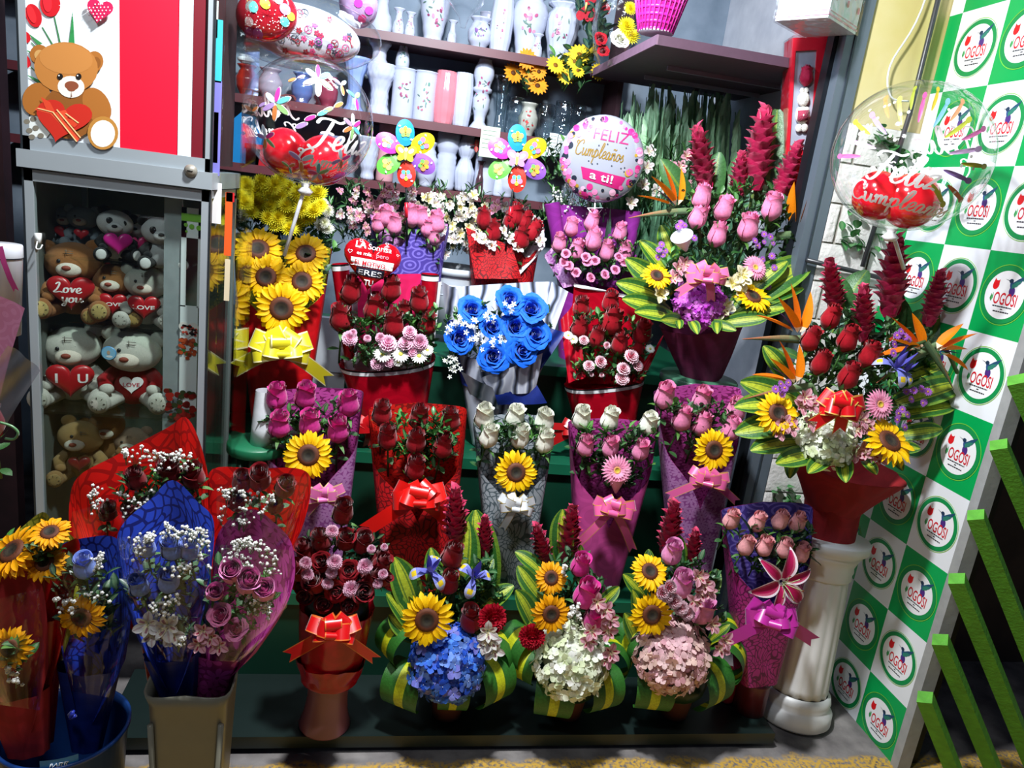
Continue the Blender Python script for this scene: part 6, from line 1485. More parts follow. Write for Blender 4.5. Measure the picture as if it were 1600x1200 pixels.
# ---- blue roses in marbled silver paper
def marble():
    m, nt, p = newmat('marbled_silver_paper'); N = nt.nodes; tc = N.new('ShaderNodeTexCoord'); w_ = N.new('ShaderNodeTexWave'); w_.inputs['Scale'].default_value = 5.5; w_.inputs['Distortion'].default_value = 5; w_.inputs['Detail'].default_value = 2; w_.inputs['Detail Scale'].default_value = 1.2
    cr = N.new('ShaderNodeValToRGB'); e = cr.color_ramp.elements; e[0].position = .0; e[0].color = (*rgb('#2c3038'), 1); e[1].position = .42; e[1].color = (*rgb('#d4d8e2'), 1); q = e.new(.15); q.color = (*rgb('#8088a0'), 1); q = e.new(.8); q.color = (*rgb('#b8bccc'), 1)
    L(nt, tc.outputs['Object'], w_.inputs['Vector']); L(nt, w_.outputs['Fac'], cr.inputs[0]); L(nt, cr.outputs[0], p.inputs['Base Color']); p.inputs['Roughness'].default_value = .35; return m
MARB = marble()
t, M, H = cup_bouquet('bouquet of bright blue open roses in marbled silver and blue paper', 770, 665, 785, 540, 2.44, 60, 150, MARB, 'bouquets on the upper steps', bz=Z3+.005, dip=.12)
panel(t, [at(702, 450, 2.50), at(866, 440, 2.50), at(858, 560, 2.47), at(722, 560, 2.47)], MARB, 'back_sheet', bend=.03)
panel(t, [at(690, 440, 2.48), at(715, 452, 2.44), at(735, 570, 2.42), at(704, 560, 2.47)], MARB, 'side_sheet', bend=-.01)
panel(t, [at(862, 440, 2.46), at(888, 456, 2.44), at(850, 560, 2.40), at(840, 545, 2.44)], MARB, 'side_sheet', bend=-.01)
panel(t, [at(852, 510, 2.41), at(884, 520, 2.40), at(836, 590, 2.37), at(822, 582, 2.38)], P_NAVY, 'blue_sheet', bend=0); panel(t, [at(696, 500, 2.44), at(708, 500, 2.43), at(740, 610, 2.38), at(722, 600, 2.40)], P_NAVY, 'blue_sheet', bend=0)
panel(t, [at(752, 590, 2.31), at(848, 552, 2.36), at(836, 612, 2.37), at(770, 616, 2.34)], MARB, 'front_sheet', bend=-.015); panel(t, [at(720, 580, 2.33), at(770, 606, 2.30), at(780, 640, 2.34), at(736, 616, 2.35)], MARB, 'front_sheet', bend=-.01)
panel(t, [at(745, 610, 2.33), at(838, 600, 2.37), at(855, 630, 2.36), at(758, 632, 2.35)], P_NAVY, 'blue_sheet', bend=-.01)
for (px, py, w_, dz) in ((737, 486, 38, .4), (796, 471, 40, .5), (830, 485, 42, .4), (806, 512, 40, .2), (769, 513, 34, .2), (835, 524, 42, .2), (717, 530, 40, .1), (814, 548, 42, 0), (770, 557, 42, 0)):
    rose(t, px, py, 2.38-(py-470)*.0006, w_, 'blue', (R.uniform(-.2, .2), -1, dz+.25), .65, stem=False)
foliage(t, [(710, 500), (750, 480), (845, 480), (860, 540), (820, 575), (750, 575), (715, 560)], 2.40, 44, .03, .02)
fp = MB()
for k in range(5): petal(fp, 1, .5, pr_leaf, .5, 0, .1, 0, k*2*PI/5, nu=3, nv=2, col=(.85, .88, .84))
fp.ell((0, 0, .05), (.15, .15, .1), rgb('#c8d060'), 6, 4)
mb = MB()
for (cx, cy, n) in ((798, 484, 6), (740, 508, 7), (765, 497, 5), (744, 527, 7), (772, 540, 7), (785, 535, 6), (755, 572, 5), (716, 500, 5), (700, 512, 5), (705, 560, 5), (706, 575, 5), (800, 565, 4), (712, 580, 3), (725, 505, 5)):
    for q in range(n): p = at(cx+R.gauss(0, 6), cy+R.gauss(0, 6), 2.325+R.uniform(-.01, .01)); mb.add(fp, orient(p, (R.uniform(-.6, .6), -1, R.uniform(0, .8)), R.random()*6, R.uniform(.007, .011)))
o = obj('wax_flowers', mb, PETAL, t); o['kind'] = 'stuff'
foliage(t, [(692, 505), (712, 505), (712, 585), (698, 580)], 2.40, 12, .025, .01)

# ---- pink roses in violet paper, with the round foil balloon
t, M, H = cup_bouquet('violet paper bouquet of pink roses and small pink carnations below the round foil balloon', 925, 470, 927, 420, 2.78, 80, 112, P_VIOLET, 'bouquets on the top step', bz=Z4+.002, dip=.3)
panel(t, [at(853, 318, 2.83), at(1000, 330, 2.83), at(990, 450, 2.80), at(872, 450, 2.80)], P_VIOLET, 'back_sheet', bend=.03)
roll(t, 880, 420, 862, 318, 2.80, 12, P_VIOLET, edge=False); roll(t, 978, 420, 990, 330, 2.80, 12, P_VIOLET, edge=False)
panel(t, [at(850, 400, 2.80), at(868, 380, 2.8), at(905, 445, 2.70), at(880, 450, 2.72)], P_LILAC_DAISY, 'side_sheet', bend=0)
roses(t, [(893, 355, .02), (925, 346, .02, 1.05), (969, 363, .02), (874, 380), (901, 391, 0, 1.1), (927, 375, -.01, 1.2), (948, 393, 0, 1.1), (977, 393)], 2.74, 'pink', 20)
foliage(t, [(868, 385), (990, 385), (985, 430), (940, 450), (885, 435)], 2.75, 56, .03, .02)
for (px, py) in ((884, 399), (879, 412), (888, 418), (914, 404), (929, 410), (917, 412), (899, 428), (942, 431), (960, 424), (964, 404), (975, 412), (920, 436)): flower('mini_rose', t, px, py, 2.69, 15, (R.uniform(-.3, .3), -1, .6), name='mini_rose')
fc = at(940, 249, 2.76); fr_ = 66*mpp(940, 249, 2.76)
ft = thing('foil_balloon', 'round white foil balloon reading Feliz Cumpleanos a ti with pink dots', 'balloon', fc-Vector((0, 0, fr_)))
FM = face_frame(fc, -.06); mb = MB(); dth = .055
mb.grid([[Vector((fr_*math.cos(a)**.7*math.cos(2*PI*j/48), fr_*math.cos(a)**.7*math.sin(2*PI*j/48), dth*math.sin(a))) for j in range(48)] for a in [(-PI/2)+PI*i/24 for i in range(25)]], rgb('#b4b6c4'), closed=True); obj('balloon_skin', mb, FOIL, ft, FM)
def disc_map(r, d):
    def f(x, y):
        q = min(.995, math.hypot(x, y)/r); a = math.acos(min(1, q**(1/.7))); return Vector((x, y, d*math.sin(a)+.0012))
    return f
mf = disc_map(fr_, dth); tm = MB(); u = fr_; PK = rgb('#b81c68'); rr = random.Random(9)
for i in range(96):
    a = rr.uniform(1.9, 6.3) if i > 16 else rr.uniform(0, 2); q = (.93-abs(rr.gauss(0, .09)))*u
    if q < .66*u: continue
    s = rr.uniform(.035, .085)*u; oval(tm, q*math.cos(a), q*math.sin(a), s, s, 0, rgb(rr.choice(('#d03080', '#e888b8', '#b89030', '#202838', '#e060a0', '#f0b8d0'))), lambda x, y, i=i: mf(x, y)+Vector((0, 0, i*.00001)), 14)
add_text(tm, 'FELIZ', .12*u, .42*u, .36*u, PK, mf, 0, width=.82*u, cut=1)
script(tm, 'Cumpleaños', -.68*u, .02*u, .34*u, rgb('#8c6c18'), mf, lw=.095, slant=.2, sx=.62)
patch(tm, (-.44*u, -.24*u), (.08*u, -.27*u), (.08*u, -.55*u), (-.34*u, -.50*u), PK, mf); patch(tm, (.08*u, -.27*u), (.64*u, -.30*u), (.54*u, -.60*u), (.08*u, -.55*u), PK, mf)
add_text(tm, 'a ti!', .08*u, -.47*u, .26*u, (.9, .9, .92), lambda x, y: mf(x, y-.07*x)+Vector((0, 0, .003)), .01, width=.55*u)
for i in range(14): oval(tm, rr.uniform(-.6, .6)*u, rr.choice((.3, -.12, -.7, .15))*u+rr.uniform(-.06, .06)*u, .018*u, .018*u, 0, rgb('#303848'), mf, 8)
obj('lettering', tm, PRINT, ft, FM, smooth=False)
mb = MB(); k0 = fc-Vector((0, 0, fr_)); mb.tube([k0, at(928, 340, 2.76), at(927, 390, 2.76)], .003, (.85, .85, .88)); mb.tube([at(918, 325, 2.75), at(942, 325, 2.75), at(930, 340, 2.75), at(918, 325, 2.75)], .002, (.85, .85, .88)); obj('stick', mb, PLASTIC, ft)

# ---- purple and red paper bouquets with pinwheels
t, M, H = cup_bouquet('purple rose-patterned paper bouquet of pink roses holding the left pinwheel', 645, 455, 640, 372, 2.80, 70, 118, P_PURPLE, 'bouquets on the top step', bz=Z4+.002, jag=.10)
for (px, py, w_) in ((602, 338, 22), (616, 352, 22), (643, 338, 24), (658, 340, 22), (682, 348, 24), (668, 356, 20), (590, 350, 18), (678, 370, 18)): rose(t, px, py, 2.72, w_, 'pink')
panel(t, [at(578, 335, 2.84), at(700, 350, 2.84), at(690, 430, 2.82), at(600, 430, 2.82)], P_DARKMAG if False else P_LILAC_DAISY, 'back_sheet', bend=.02)
foliage(t, [(595, 350), (690, 350), (680, 380), (610, 375)], 2.76, 16, .03)
t, M, H = cup_bouquet('red leaf paper bouquet of red roses and white alstroemerias holding the right pinwheel', 790, 455, 788, 385, 2.80, 66, 112, P_RED_LEAF, 'bouquets on the top step', bz=Z4+.002, jag=.07)
for (px, py, w_, dx) in ((756, 342, 22, -.1), (771, 362, 24, -.1), (805, 337, 24, .1), (814, 372, 26, .1), (832, 362, 24, .5), (797, 345, 20, 0), (820, 345, 20, .3)): rose(t, px, py, 2.72, w_, 'red', (dx, -.3, 1))
for (px, py) in ((745, 372), (757, 376), (787, 362), (800, 378), (808, 388), (843, 378), (794, 372), (768, 385)): flower('white_alstroemeria', t, px, py, 2.71, 20, (R.uniform(-.4, .4), -1, .5), name='alstroemeria')
panel(t, [at(728, 355, 2.76), at(800, 385, 2.70), at(815, 435, 2.70), at(742, 435, 2.71)], P_RED_LEAF, 'front_sheet', bend=-.015); panel(t, [at(848, 345, 2.80), at(852, 385, 2.76), at(812, 430, 2.72), at(806, 412, 2.76)], P_WHITE, 'white_sheet', bend=0)
foliage(t, [(750, 360), (845, 360), (830, 400), (760, 395)], 2.75, 30, .03)
def pinwheel(cx, cy, Y, rpx, label, cen, bx, by, rot=0., group='pinwheels'):
    c = at(cx, cy, Y); k = mpp(cx, cy, Y); t = thing('pinwheel', label, 'pinwheel', at(bx, by, Y), group); M = face_frame(c, rot)
    cols = ('#2090d0', '#e8d020', '#9860cc', '#d83020', '#58b83c', '#d028a8')
    for i in range(6):
        a = PI/2+.12-i*PI/3; d = rpx*k*.62; X = Matrix.Translation((d*math.cos(a), d*math.sin(a), .002*i)) @ Matrix.Rotation(a-PI/2, 4, 'Z') @ Matrix.Rotation(.25, 4, 'Y'); mb = MB()
        A_, B_2 = rpx*k*.30, rpx*k*.40; n = 24
        mb.grid([[(0, 0, .004)]*n, [(A_*math.cos(2*PI*j/n)*.6, B_2*math.sin(2*PI*j/n)*.6, .003) for j in range(n)], [(A_*math.cos(2*PI*j/n), B_2*math.sin(2*PI*j/n), 0) for j in range(n)]], rgb(cols[i]), closed=True)
        f = lambda x, y, z=.005: Vector((x, y, z)); w1, w2 = (('#f088c0', '#60c8e8') if i % 2 else ('#f8a060', '#80d060'))
        for s in (-1, 1): oval(mb, s*A_*.32, .12*B_2, A_*.34, B_2*.22, s*.6, rgb(w1), f, 12); oval(mb, s*A_*.24, -.16*B_2, A_*.24, B_2*.16, -s*.5, rgb(w2), lambda x, y: f(x, y, .0056), 12)
        oval(mb, 0, .34*B_2, A_*.2, A_*.2, 0, rgb('#f4e040'), lambda x, y: f(x, y, .006), 12); oval(mb, 0, -.02*B_2, A_*.10, B_2*.28, 0, rgb('#f0c030'), lambda x, y: f(x, y, .0062), 10)
        for q in (-.1, .05): oval(mb, 0, q*B_2, A_*.1, B_2*.035, 0, rgb('#303030'), lambda x, y: f(x, y, .0068), 8)
        for s in (-1, 1): oval(mb, s*A_*.6, -s*.5*B_2, A_*.14, A_*.09, 0, (.9, .92, .95), f, 8)
        obj('blade', mb, PRINT, t, M @ X, smooth=False)
    mb = MB(); f = lambda x, y: Vector((x, y, .02)); s0 = rpx*k
    for s in (-1, 1): oval(mb, s*s0*.16, s0*.09, s0*.19, s0*.14, s*.7, rgb(cen), f, 14); oval(mb, s*s0*.12, -s0*.10, s0*.15, s0*.10, -s*.7, rgb(cen), lambda x, y: Vector((x, y, .0205)), 14); oval(mb, s*s0*.16, s0*.09, s0*.10, s0*.06, s*.7, (.95, .85, .8), lambda x, y: Vector((x, y, .021)), 12)
    oval(mb, 0, 0, s0*.05, s0*.20, 0, rgb('#e8c860'), lambda x, y: Vector((x, y, .0225)), 12); oval(mb, 0, s0*.12, s0*.06, s0*.06, 0, rgb('#f0b8c0'), lambda x, y: Vector((x, y, .023)), 12); obj('butterfly', mb, PRINT, t, M, smooth=False)
    mb = MB(); e = at(bx, by, Y); mb.tube([c-Vector((0, -.006, 0)), e], .004, rgb('#1a1c20')); p1 = c.lerp(e, .52); p2 = c.lerp(e, .68); mb.tube([p1, p2], .0065, rgb('#d01c2c'), 8); obj('stick', mb, PLASTIC, t); return t
pinwheel(634, 240, 2.70, 50, 'pinwheel of six coloured petals with a yellow butterfly at its hub', '#e8e030', 636, 385); pinwheel(808, 248, 2.70, 50, 'pinwheel of six coloured petals with a pink butterfly at its hub', '#e088c8', 790, 390)
# ================================================================ ARRANGEMENTS WITH STRIPED LEAVES
def collar(t, cx, cy, Y, spots, loop=False):
    for s in spots: striped_leaf(t, cx+s[0]*.0, cy+s[1]*0, 0, 0, Y, Y) if False else None
# ---- pink arrangement on the green stool (centre right)
t = thing('flower_arrangement', 'pink pot arrangement with ginger spikes, pink roses and a pink bow on the green stool', 'flower arrangement', at(1090, 588, 2.38), 'large ginger arrangements')
B, T = at(1095, 596, 2.38), at(1097, 505, 2.36); B.z = s1[0].z+.001; M = frame(B, T); H = (T-B).length; k = mpp(1095, 560, 2.38)
cone(t, M, H, 62*k, 128*k, 60*k, 100*k, lambda th: 1, P_BURG, P_BURG, sq=2, crumple=.006, name='fabric_wrap')
mb = MB(); mb.lathe([(30*k, 0), (31*k, .02), (29*k, 30*k), (27*k, 34*k)], rgb('#cc2c84'), 40, M=M.to_3x3().to_4x4(), off=B, flute=lambda th, z: 1+.03*math.sin(11*th+z*90)); obj('pot_wrap', mb, paint('crinkled_foil', .35, bump=.6, bscale=40), t)
for (x0, y0, x1, y1, a, b_) in ((1040, 470, 965, 440, 2.3, 2.28), (1045, 490, 975, 465, 2.28, 2.24), (1050, 460, 978, 405, 2.34, 2.34), (1050, 440, 1000, 375, 2.37, 2.38), (1060, 430, 1030, 352, 2.38, 2.40), (1055, 500, 995, 485, 2.26, 2.2), (1065, 505, 1035, 498, 2.24, 2.15),
      (1150, 470, 1232, 405, 2.3, 2.28), (1150, 480, 1272, 400, 2.30, 2.30), (1150, 490, 1258, 445, 2.28, 2.26), (1145, 500, 1232, 478, 2.26, 2.2), (1130, 505, 1200, 495, 2.22, 2.16), (1105, 505, 1150, 515, 2.22, 2.14), (1080, 502, 1090, 520, 2.22, 2.13), (1060, 500, 1062, 512, 2.22, 2.15), (1120, 500, 1120, 518, 2.22, 2.14)):
    striped_leaf(t, x0, y0, x1, y1, a, b_, R.uniform(-.35, .35), 1.25)
for (bx, by, tx, ty, v) in ((1103, 300, 1088, 190, 1), (1150, 320, 1160, 232, 2), (1176, 300, 1198, 158, 3), (1213, 315, 1250, 218, 1)): ginger(t, bx, by, tx, ty, 2.42, v)
for (x0, y0, x1, y1, st_) in ((1110, 330, 1118, 235, 0), (1150, 330, 1148, 240, 0), (1190, 330, 1212, 165, 0), (1200, 330, 1222, 255, 0), (1080, 320, 1030, 250, 0), (1120, 340, 1128, 260, 0)): striped_leaf(t, x0, y0, x1, y1, 2.46, 2.47, R.uniform(-.3, .3), 1.3, False, 'broad_leaf')
bird(t, 1056, 322, 2.33, 78, False, -.3); bird(t, 1246, 356, 2.33, 96, True, .05)
foliage(t, [(1040, 340), (1080, 310), (1200, 300), (1230, 350), (1240, 400), (1200, 430), (1130, 410), (1060, 400)], 2.36, 110, .035, .03)
foliage(t, [(1020, 420), (1060, 400), (1200, 420), (1180, 480), (1050, 480)], 2.33, 60, .035, .02)
roses(t, [(1097, 308), (1091, 339), (1131, 326), (1121, 367), (1169, 356, 0, 1.1), (1206, 324, 0, 1.1)], 2.30, 'pink', 26)
for (px, py) in ((1064, 348), (1070, 352), (1060, 354), (1066, 358), (1034, 382), (1030, 390), (1040, 392), (1036, 398), (1028, 402), (1194, 366), (1180, 376), (1194, 378), (1204, 370), (1208, 380), (1184, 384), (1206, 400), (1192, 405), (1207, 455), (1200, 448), (1212, 466), (1218, 462), (1206, 470), (1085, 372), (1210, 418)): flower('purple_aster', t, px, py, 2.29+R.uniform(-.02, .01), R.uniform(9, 13), (R.uniform(-.3, .3), -1, .5), name='aster')
mb = MB(); a, b_ = at(1072, 392, 2.27), at(1064, 364, 2.24); mb.lathe([(.004, 0), (.02, .03), (.036, .062)], rgb('#dcdce4'), 24, M=frame(Vector((0, 0, 0)), b_-a).to_3x3().to_4x4(), off=a, caps=False); obj('flower_sleeve', mb, PLASTIC, t)
for (px, py) in ((1058, 420), (1068, 414), (1072, 424), (1052, 436)): flower('pink_alstroemeria', t, px, py, 2.26, 26, (R.uniform(-.3, .3), -1, .5), name='alstroemeria')
for (px, py) in ((1028, 460), (1144, 444), (1158, 430), (1132, 480), (1158, 436), (1126, 486), (1152, 456)): flower('cream_alstroemeria', t, px, py, 2.235, 30, (R.uniform(-.3, .3), -1, .4), name='alstroemeria')
flower('sunflower', t, 1026, 431, 2.24, 48, (0, -1, .9)); flower('sunflower', t, 1176, 464, 2.22, 60, (.1, -1, 1.3)); flower('gerbera', t, 1180, 418, 2.25, 42, (.1, -1, .6))
flower('magenta_hydrangea', t, 1094, 475, 2.27, 86, (0, -.85, .5)); bow(t, 1104, 432, 2.19, 68, '#ee70a8', '#d8a060', tails=((-1.15, -.85), (.45, -1.05)), seed=51)

# ---- big red arrangement on the white column
t = thing('flower_arrangement', 'largest arrangement, red ginger spikes and red bow, in red fabric on the white column', 'flower arrangement', COLTOP, 'large ginger arrangements')
Ya = 1.965; B = COLTOP.copy(); B.z += .001; T = at(1310, 735, Ya-.01); M = frame(B, T); H = (T-B).length; k = mpp(1300, 780, Ya)
cone(t, M, H, 82*k, 84*k, 80*k, 80*k, lambda th: .55, P_RUBY, P_RUBY, sq=2, crumple=.004, name='fabric_wrap')
M2 = frame(M @ Vector((0, 0, H*.45)), at(1322, 728, Ya-.01)); cone(t, M2, (at(1322, 728, Ya-.01)-(M @ Vector((0, 0, H*.45)))).length, 86*k, 178*k, 80*k, 150*k, lambda th: 1, P_RUBY, P_RUBY, sq=2, crumple=.008, name='fabric_skirt')
Yf = 1.80
for (x0, y0, x1, y1, a, b_) in ((1240, 660, 1150, 675, 1.86, 1.84), (1240, 640, 1150, 632, 1.88, 1.86), (1250, 630, 1160, 595, 1.90, 1.90), (1255, 690, 1175, 700, 1.84, 1.80), (1270, 710, 1215, 722, 1.80, 1.74), (1290, 720, 1265, 735, 1.78, 1.70), (1320, 720, 1320, 748, 1.78, 1.68), (1350, 720, 1370, 740, 1.78, 1.70),
      (1380, 700, 1440, 700, 1.80, 1.76), (1400, 680, 1475, 668, 1.84, 1.80), (1400, 650, 1496, 630, 1.86, 1.84), (1400, 630, 1505, 595, 1.88, 1.86), (1400, 600, 1495, 560, 1.92, 1.92), (1240, 600, 1195, 540, 1.95, 1.97), (1250, 690, 1230, 745, 1.86, 1.80), (1390, 700, 1410, 735, 1.80, 1.74)):
    striped_leaf(t, x0, y0, x1, y1, a, b_, R.uniform(-.3, .3), 1.35)
for (bx, by, tx, ty, v) in ((1306, 490, 1295, 400, 1), (1348, 535, 1350, 440, 2), (1390, 495, 1402, 360, 3), (1450, 510, 1472, 418, 1)): ginger(t, bx, by, tx, ty, 1.90 if bx == 1348 else 1.96, v)
for (x0, y0, x1, y1) in ((1300, 520, 1360, 420), (1400, 520, 1392, 440), (1440, 560, 1500, 430), (1440, 600, 1510, 505), (1330, 520, 1300, 430), (1420, 540, 1395, 462), (1400, 560, 1445, 480), (1250, 560, 1215, 545), (1460, 600, 1440, 520)): striped_leaf(t, x0, y0, x1, y1, 1.98, 2.0, R.uniform(-.4, .4), 1.35, False, 'broad_leaf')
bird(t, 1245, 520, 1.88, 90, False, -.15); bird(t, 1240, 598, 1.84, 84, False, -.35); bird(t, 1436, 545, 1.82, 84, False, -.75)
o = bird(t, 1466, 548, 1.80, 76, True, -.85)
foliage(t, [(1260, 520), (1320, 500), (1450, 540), (1455, 640), (1400, 650), (1260, 650), (1240, 600)], 1.93, 150, .036, .03, LEAFC+[rgb('#4f6f66')])
foliage(t, [(1230, 640), (1430, 640), (1410, 700), (1260, 700)], 1.90, 60, .036, .02)
roses(t, [(1298, 496, .04), (1267, 530, .02), (1325, 530, .02, 1.1), (1283, 567, 0, 1.05), (1358, 555, 0, 1.1), (1326, 588, -.03, 1.1)], 1.84, 'red', 26)
for (px, py, w_) in ((1398, 575, 62), (1412, 582, 40)): flower('iris', t, px, py, 1.79, w_, (.1, -.6, 1), name='iris_flower')
for (px, py) in ((1220, 600), (1226, 606), (1212, 608), (1232, 598), (1222, 616), (1408, 518), (1414, 526), (1402, 524), (1420, 530), (1398, 538), (1396, 552), (1416, 612), (1428, 610), (1440, 608), (1450, 612), (1444, 628), (1410, 640), (1418, 648), (1404, 646), (1442, 630), (1414, 668), (1402, 656), (1424, 624)): flower('purple_aster', t, px, py, 1.79+R.uniform(-.02, .01), R.uniform(12, 16), (R.uniform(-.3, .3), -1, .5), name='aster')
for (px, py) in ((1256, 622), (1264, 632), (1250, 634), (1222, 662), (1232, 668), (1214, 674), (1262, 660), (1343, 656), (1350, 666), (1336, 672), (1346, 706), (1360, 710), (1372, 714), (1334, 708)): flower('pink_alstroemeria' if px < 1300 or px > 1330 else 'rosy_alstroemeria', t, px, py, 1.77, 30, (R.uniform(-.3, .3), -1, .4), name='alstroemeria')
flower('sunflower', t, 1215, 646, 1.78, 70, (-.1, -1, .6)); flower('sunflower', t, 1389, 690, 1.74, 84, (.1, -1, 1.1)); flower('gerbera', t, 1375, 632, 1.78, 50, (0, -1, .4))
flower('white_hydrangea', t, 1290, 686, 1.80, 100, (0, -.8, .7)); bow(t, 1312, 636, 1.70, 72, '#d80c18', '#d8a850', tails=((-.9, -.8), (.3, -1.0)), seed=61, rib=.4, loops=7)

# ---- three front arrangements in leaf loops
def loops(t, cx, cy, Y, spots):
    me = lib('leaf_loop|', loopleaf_mb, LEAF)
    for (dx, dy, ang, s, dyy) in spots:      # ang: outward direction in the ground plane, 0 = right, -90 = street
        p = at(cx+dx*.9, cy+dy, Y+dyy); a = math.radians(-90+(ang+90 if ang < 91 else ang-270)*.62); k = s*1.05*mpp(cx, cy, Y)
        out = Vector((math.cos(a), math.sin(a), .0)); up = Vector((0, 0, 1)); side = up.cross(out)
        M = Matrix((out, up*1.0, side)).transposed().to_4x4(); M.translation = p
        link('leaf_loop', me, t, M @ Matrix.Rotation(R.uniform(-.1, .2), 4, 'Z') @ Matrix.Scale(k, 4))
def front_arr(label, cx, hyd, hyw, Y=1.80):
    b = at(cx, 1095, Y+.04); b.z = .056; t = thing('flower_arrangement', label, 'flower arrangement', b, 'front arrangements with hydrangeas')
    mb = MB(); mb.lathe([(.042, 0), (.052, .07), (.055, .075), (.053, .085), (.001, .08)], rgb('#4a2018'), 28, off=b); obj('pot', mb, MATTE, t)
    mb = MB(); mb.ell(b+Vector((0, 0, .12)), (.085, .075, .07), rgb('#1c3a22'), 16, 10); obj('foam', mb, LEAF, t)
    return t, b
t, b = front_arr('front arrangement with a large blue hydrangea, blue irises and a sunflower', 700, None, None)
Y = 1.80
loops(t, 700, 1040, Y, ((-68, 28, -140, 66, -.02), (66, 22, -35, 66, -.03), (-82, -38, 175, 58, .02), (88, -20, 0, 60, .03), (8, 40, -95, 50, -.04), (70, -10, 20, 56, .08)))
for (x0, y0, x1, y1, a, b_) in ((650, 960, 618, 872, 1.84, 1.84), (640, 980, 604, 930, 1.82, 1.80), (680, 920, 672, 856, 1.88, 1.9), (720, 930, 770, 870, 1.86, 1.9), (745, 960, 803, 915, 1.84, 1.84), (720, 930, 735, 815, 1.90, 1.92), (690, 930, 735, 860, 1.92, 1.92), (760, 930, 748, 800, 1.92, 1.94), (650, 1000, 612, 960, 1.80, 1.79)): striped_leaf(t, x0, y0, x1, y1, a, b_, R.uniform(-.4, .4), 1.5)
ginger(t, 712, 850, 712, 756, 1.92, 1); ginger(t, 757, 870, 758, 803, 1.92, 2)
foliage(t, [(650, 890), (760, 880), (780, 960), (740, 990), (650, 960)], 1.86, 50, .035, .02, [rgb('#1f4a2c'), rgb('#2c5f34')])
roses(t, [(707, 868, .06, 1.05), (701, 910, .03, .95), (736, 967, -.02, 1.1)], 1.78, 'red', 30)
flower('iris', t, 672, 893, 1.78, 62, (.0, -.7, 1), name='iris_flower'); flower('iris', t, 740, 903, 1.80, 60, (.1, -.7, 1), name='iris_flower')
flower('sunflower', t, 667, 968, 1.70, 84, (-.05, -1, .25)); flower('red_carnation', t, 768, 966, 1.74, 46, (.2, -1, .4), name='carnation')
for (px, py) in ((762, 986), (756, 1002), (772, 1014), (765, 1000)): flower('white_alstroemeria', t, px, py, 1.69, 34, (R.uniform(-.3, .3), -1, .3), name='alstroemeria')
flower('blue_hydrangea', t, 699, 1036, 1.735, 124, (0, -.85, .55))
t, b = front_arr('front arrangement with a white hydrangea between two leaf-loop neighbours', 888, None, None)
loops(t, 888, 1040, Y, ((-26, 42, -110, 62, -.04), (50, 34, -60, 60, -.04), (-82, -30, 175, 58, .03), (78, -12, 5, 58, .03), (72, -45, 20, 50, .08), (-70, -5, -160, 50, .0)))
for (x0, y0, x1, y1, a, b_) in ((850, 940, 812, 884, 1.84, 1.86), (835, 980, 806, 925, 1.82, 1.80), (930, 950, 966, 915, 1.84, 1.84), (850, 900, 805, 862, 1.9, 1.92), (880, 880, 868, 800, 1.92, 1.92), (905, 880, 910, 850, 1.92, 1.92), (840, 1000, 812, 960, 1.80, 1.80)): striped_leaf(t, x0, y0, x1, y1, a, b_, R.uniform(-.4, .4), 1.5)
ginger(t, 855, 880, 836, 815, 1.92, 3); ginger(t, 883, 878, 896, 785, 1.92, 1)
foliage(t, [(850, 880), (930, 880), (950, 980), (930, 1010), (850, 960)], 1.86, 50, .035, .02, [rgb('#1f4a2c'), rgb('#2c5f34')])
flower('deep_sunflower', t, 861, 903, 1.76, 52, (0, -1, .6)); flower('deep_sunflower', t, 861, 959, 1.72, 62, (0, -1, .25))
roses(t, [(907, 883, .04, 1.0), (916, 929, .0, 1.3), (927, 967, -.02, 1.05)], 1.76, 'mag', 27)
flower('red_carnation', t, 831, 994, 1.72, 40, (-.2, -1, .3), name='carnation')
for (px, py) in ((932, 940), (946, 952), (954, 966), (918, 1000), (924, 985), (950, 985), (954, 1018), (946, 1028)): flower('pink_alstroemeria', t, px, py, 1.69, 30, (R.uniform(-.3, .3), -1, .3), name='alstroemeria')
breath(t, [(888, 940), (908, 940), (908, 975), (892, 970)], 1.72, 28, .005); breath(t, [(880, 885), (890, 885), (890, 898), (880, 898)], 1.75, 8, .005)
flower('white_hydrangea', t, 893, 1030, 1.735, 124, (0, -.85, .55), spin=2.)
t, b = front_arr('front arrangement with a pale pink hydrangea and pink-edged carnations', 1055, None, None)
loops(t, 1055, 1035, Y, ((-42, 38, -105, 60, -.04), (50, 32, -45, 64, -.04), (85, -5, 0, 62, .02), (-68, -32, 170, 52, .03), (85, -45, 20, 46, .05)))
for (x0, y0, x1, y1, a, b_) in ((1010, 940, 975, 898, 1.86, 1.86), (1000, 980, 985, 925, 1.84, 1.82), (1090, 950, 1120, 888, 1.86, 1.88), (1015, 900, 1015, 858, 1.9, 1.92), (1060, 890, 1050, 830, 1.92, 1.92), (1110, 1000, 1140, 975, 1.82, 1.80), (1000, 1010, 978, 960, 1.82, 1.80)): striped_leaf(t, x0, y0, x1, y1, a, b_, R.uniform(-.4, .4), 1.5)
ginger(t, 1040, 870, 1055, 778, 1.93, 2); ginger(t, 1077, 888, 1088, 824, 1.92, 3)
foliage(t, [(1010, 880), (1110, 880), (1130, 980), (1090, 1000), (1000, 960)], 1.86, 56, .035, .02, [rgb('#1f4a2c'), rgb('#2c5f34')])
flower('sunflower', t, 1015, 893, 1.76, 60, (0, -1, 1.0)); flower('sunflower', t, 1018, 960, 1.72, 70, (0, -1, .25))
roses(t, [(1050, 864, .04, 1.0), (1065, 913, .0, 1.1), (1097, 954, -.02, 1.15)], 1.76, 'lilac', 29)
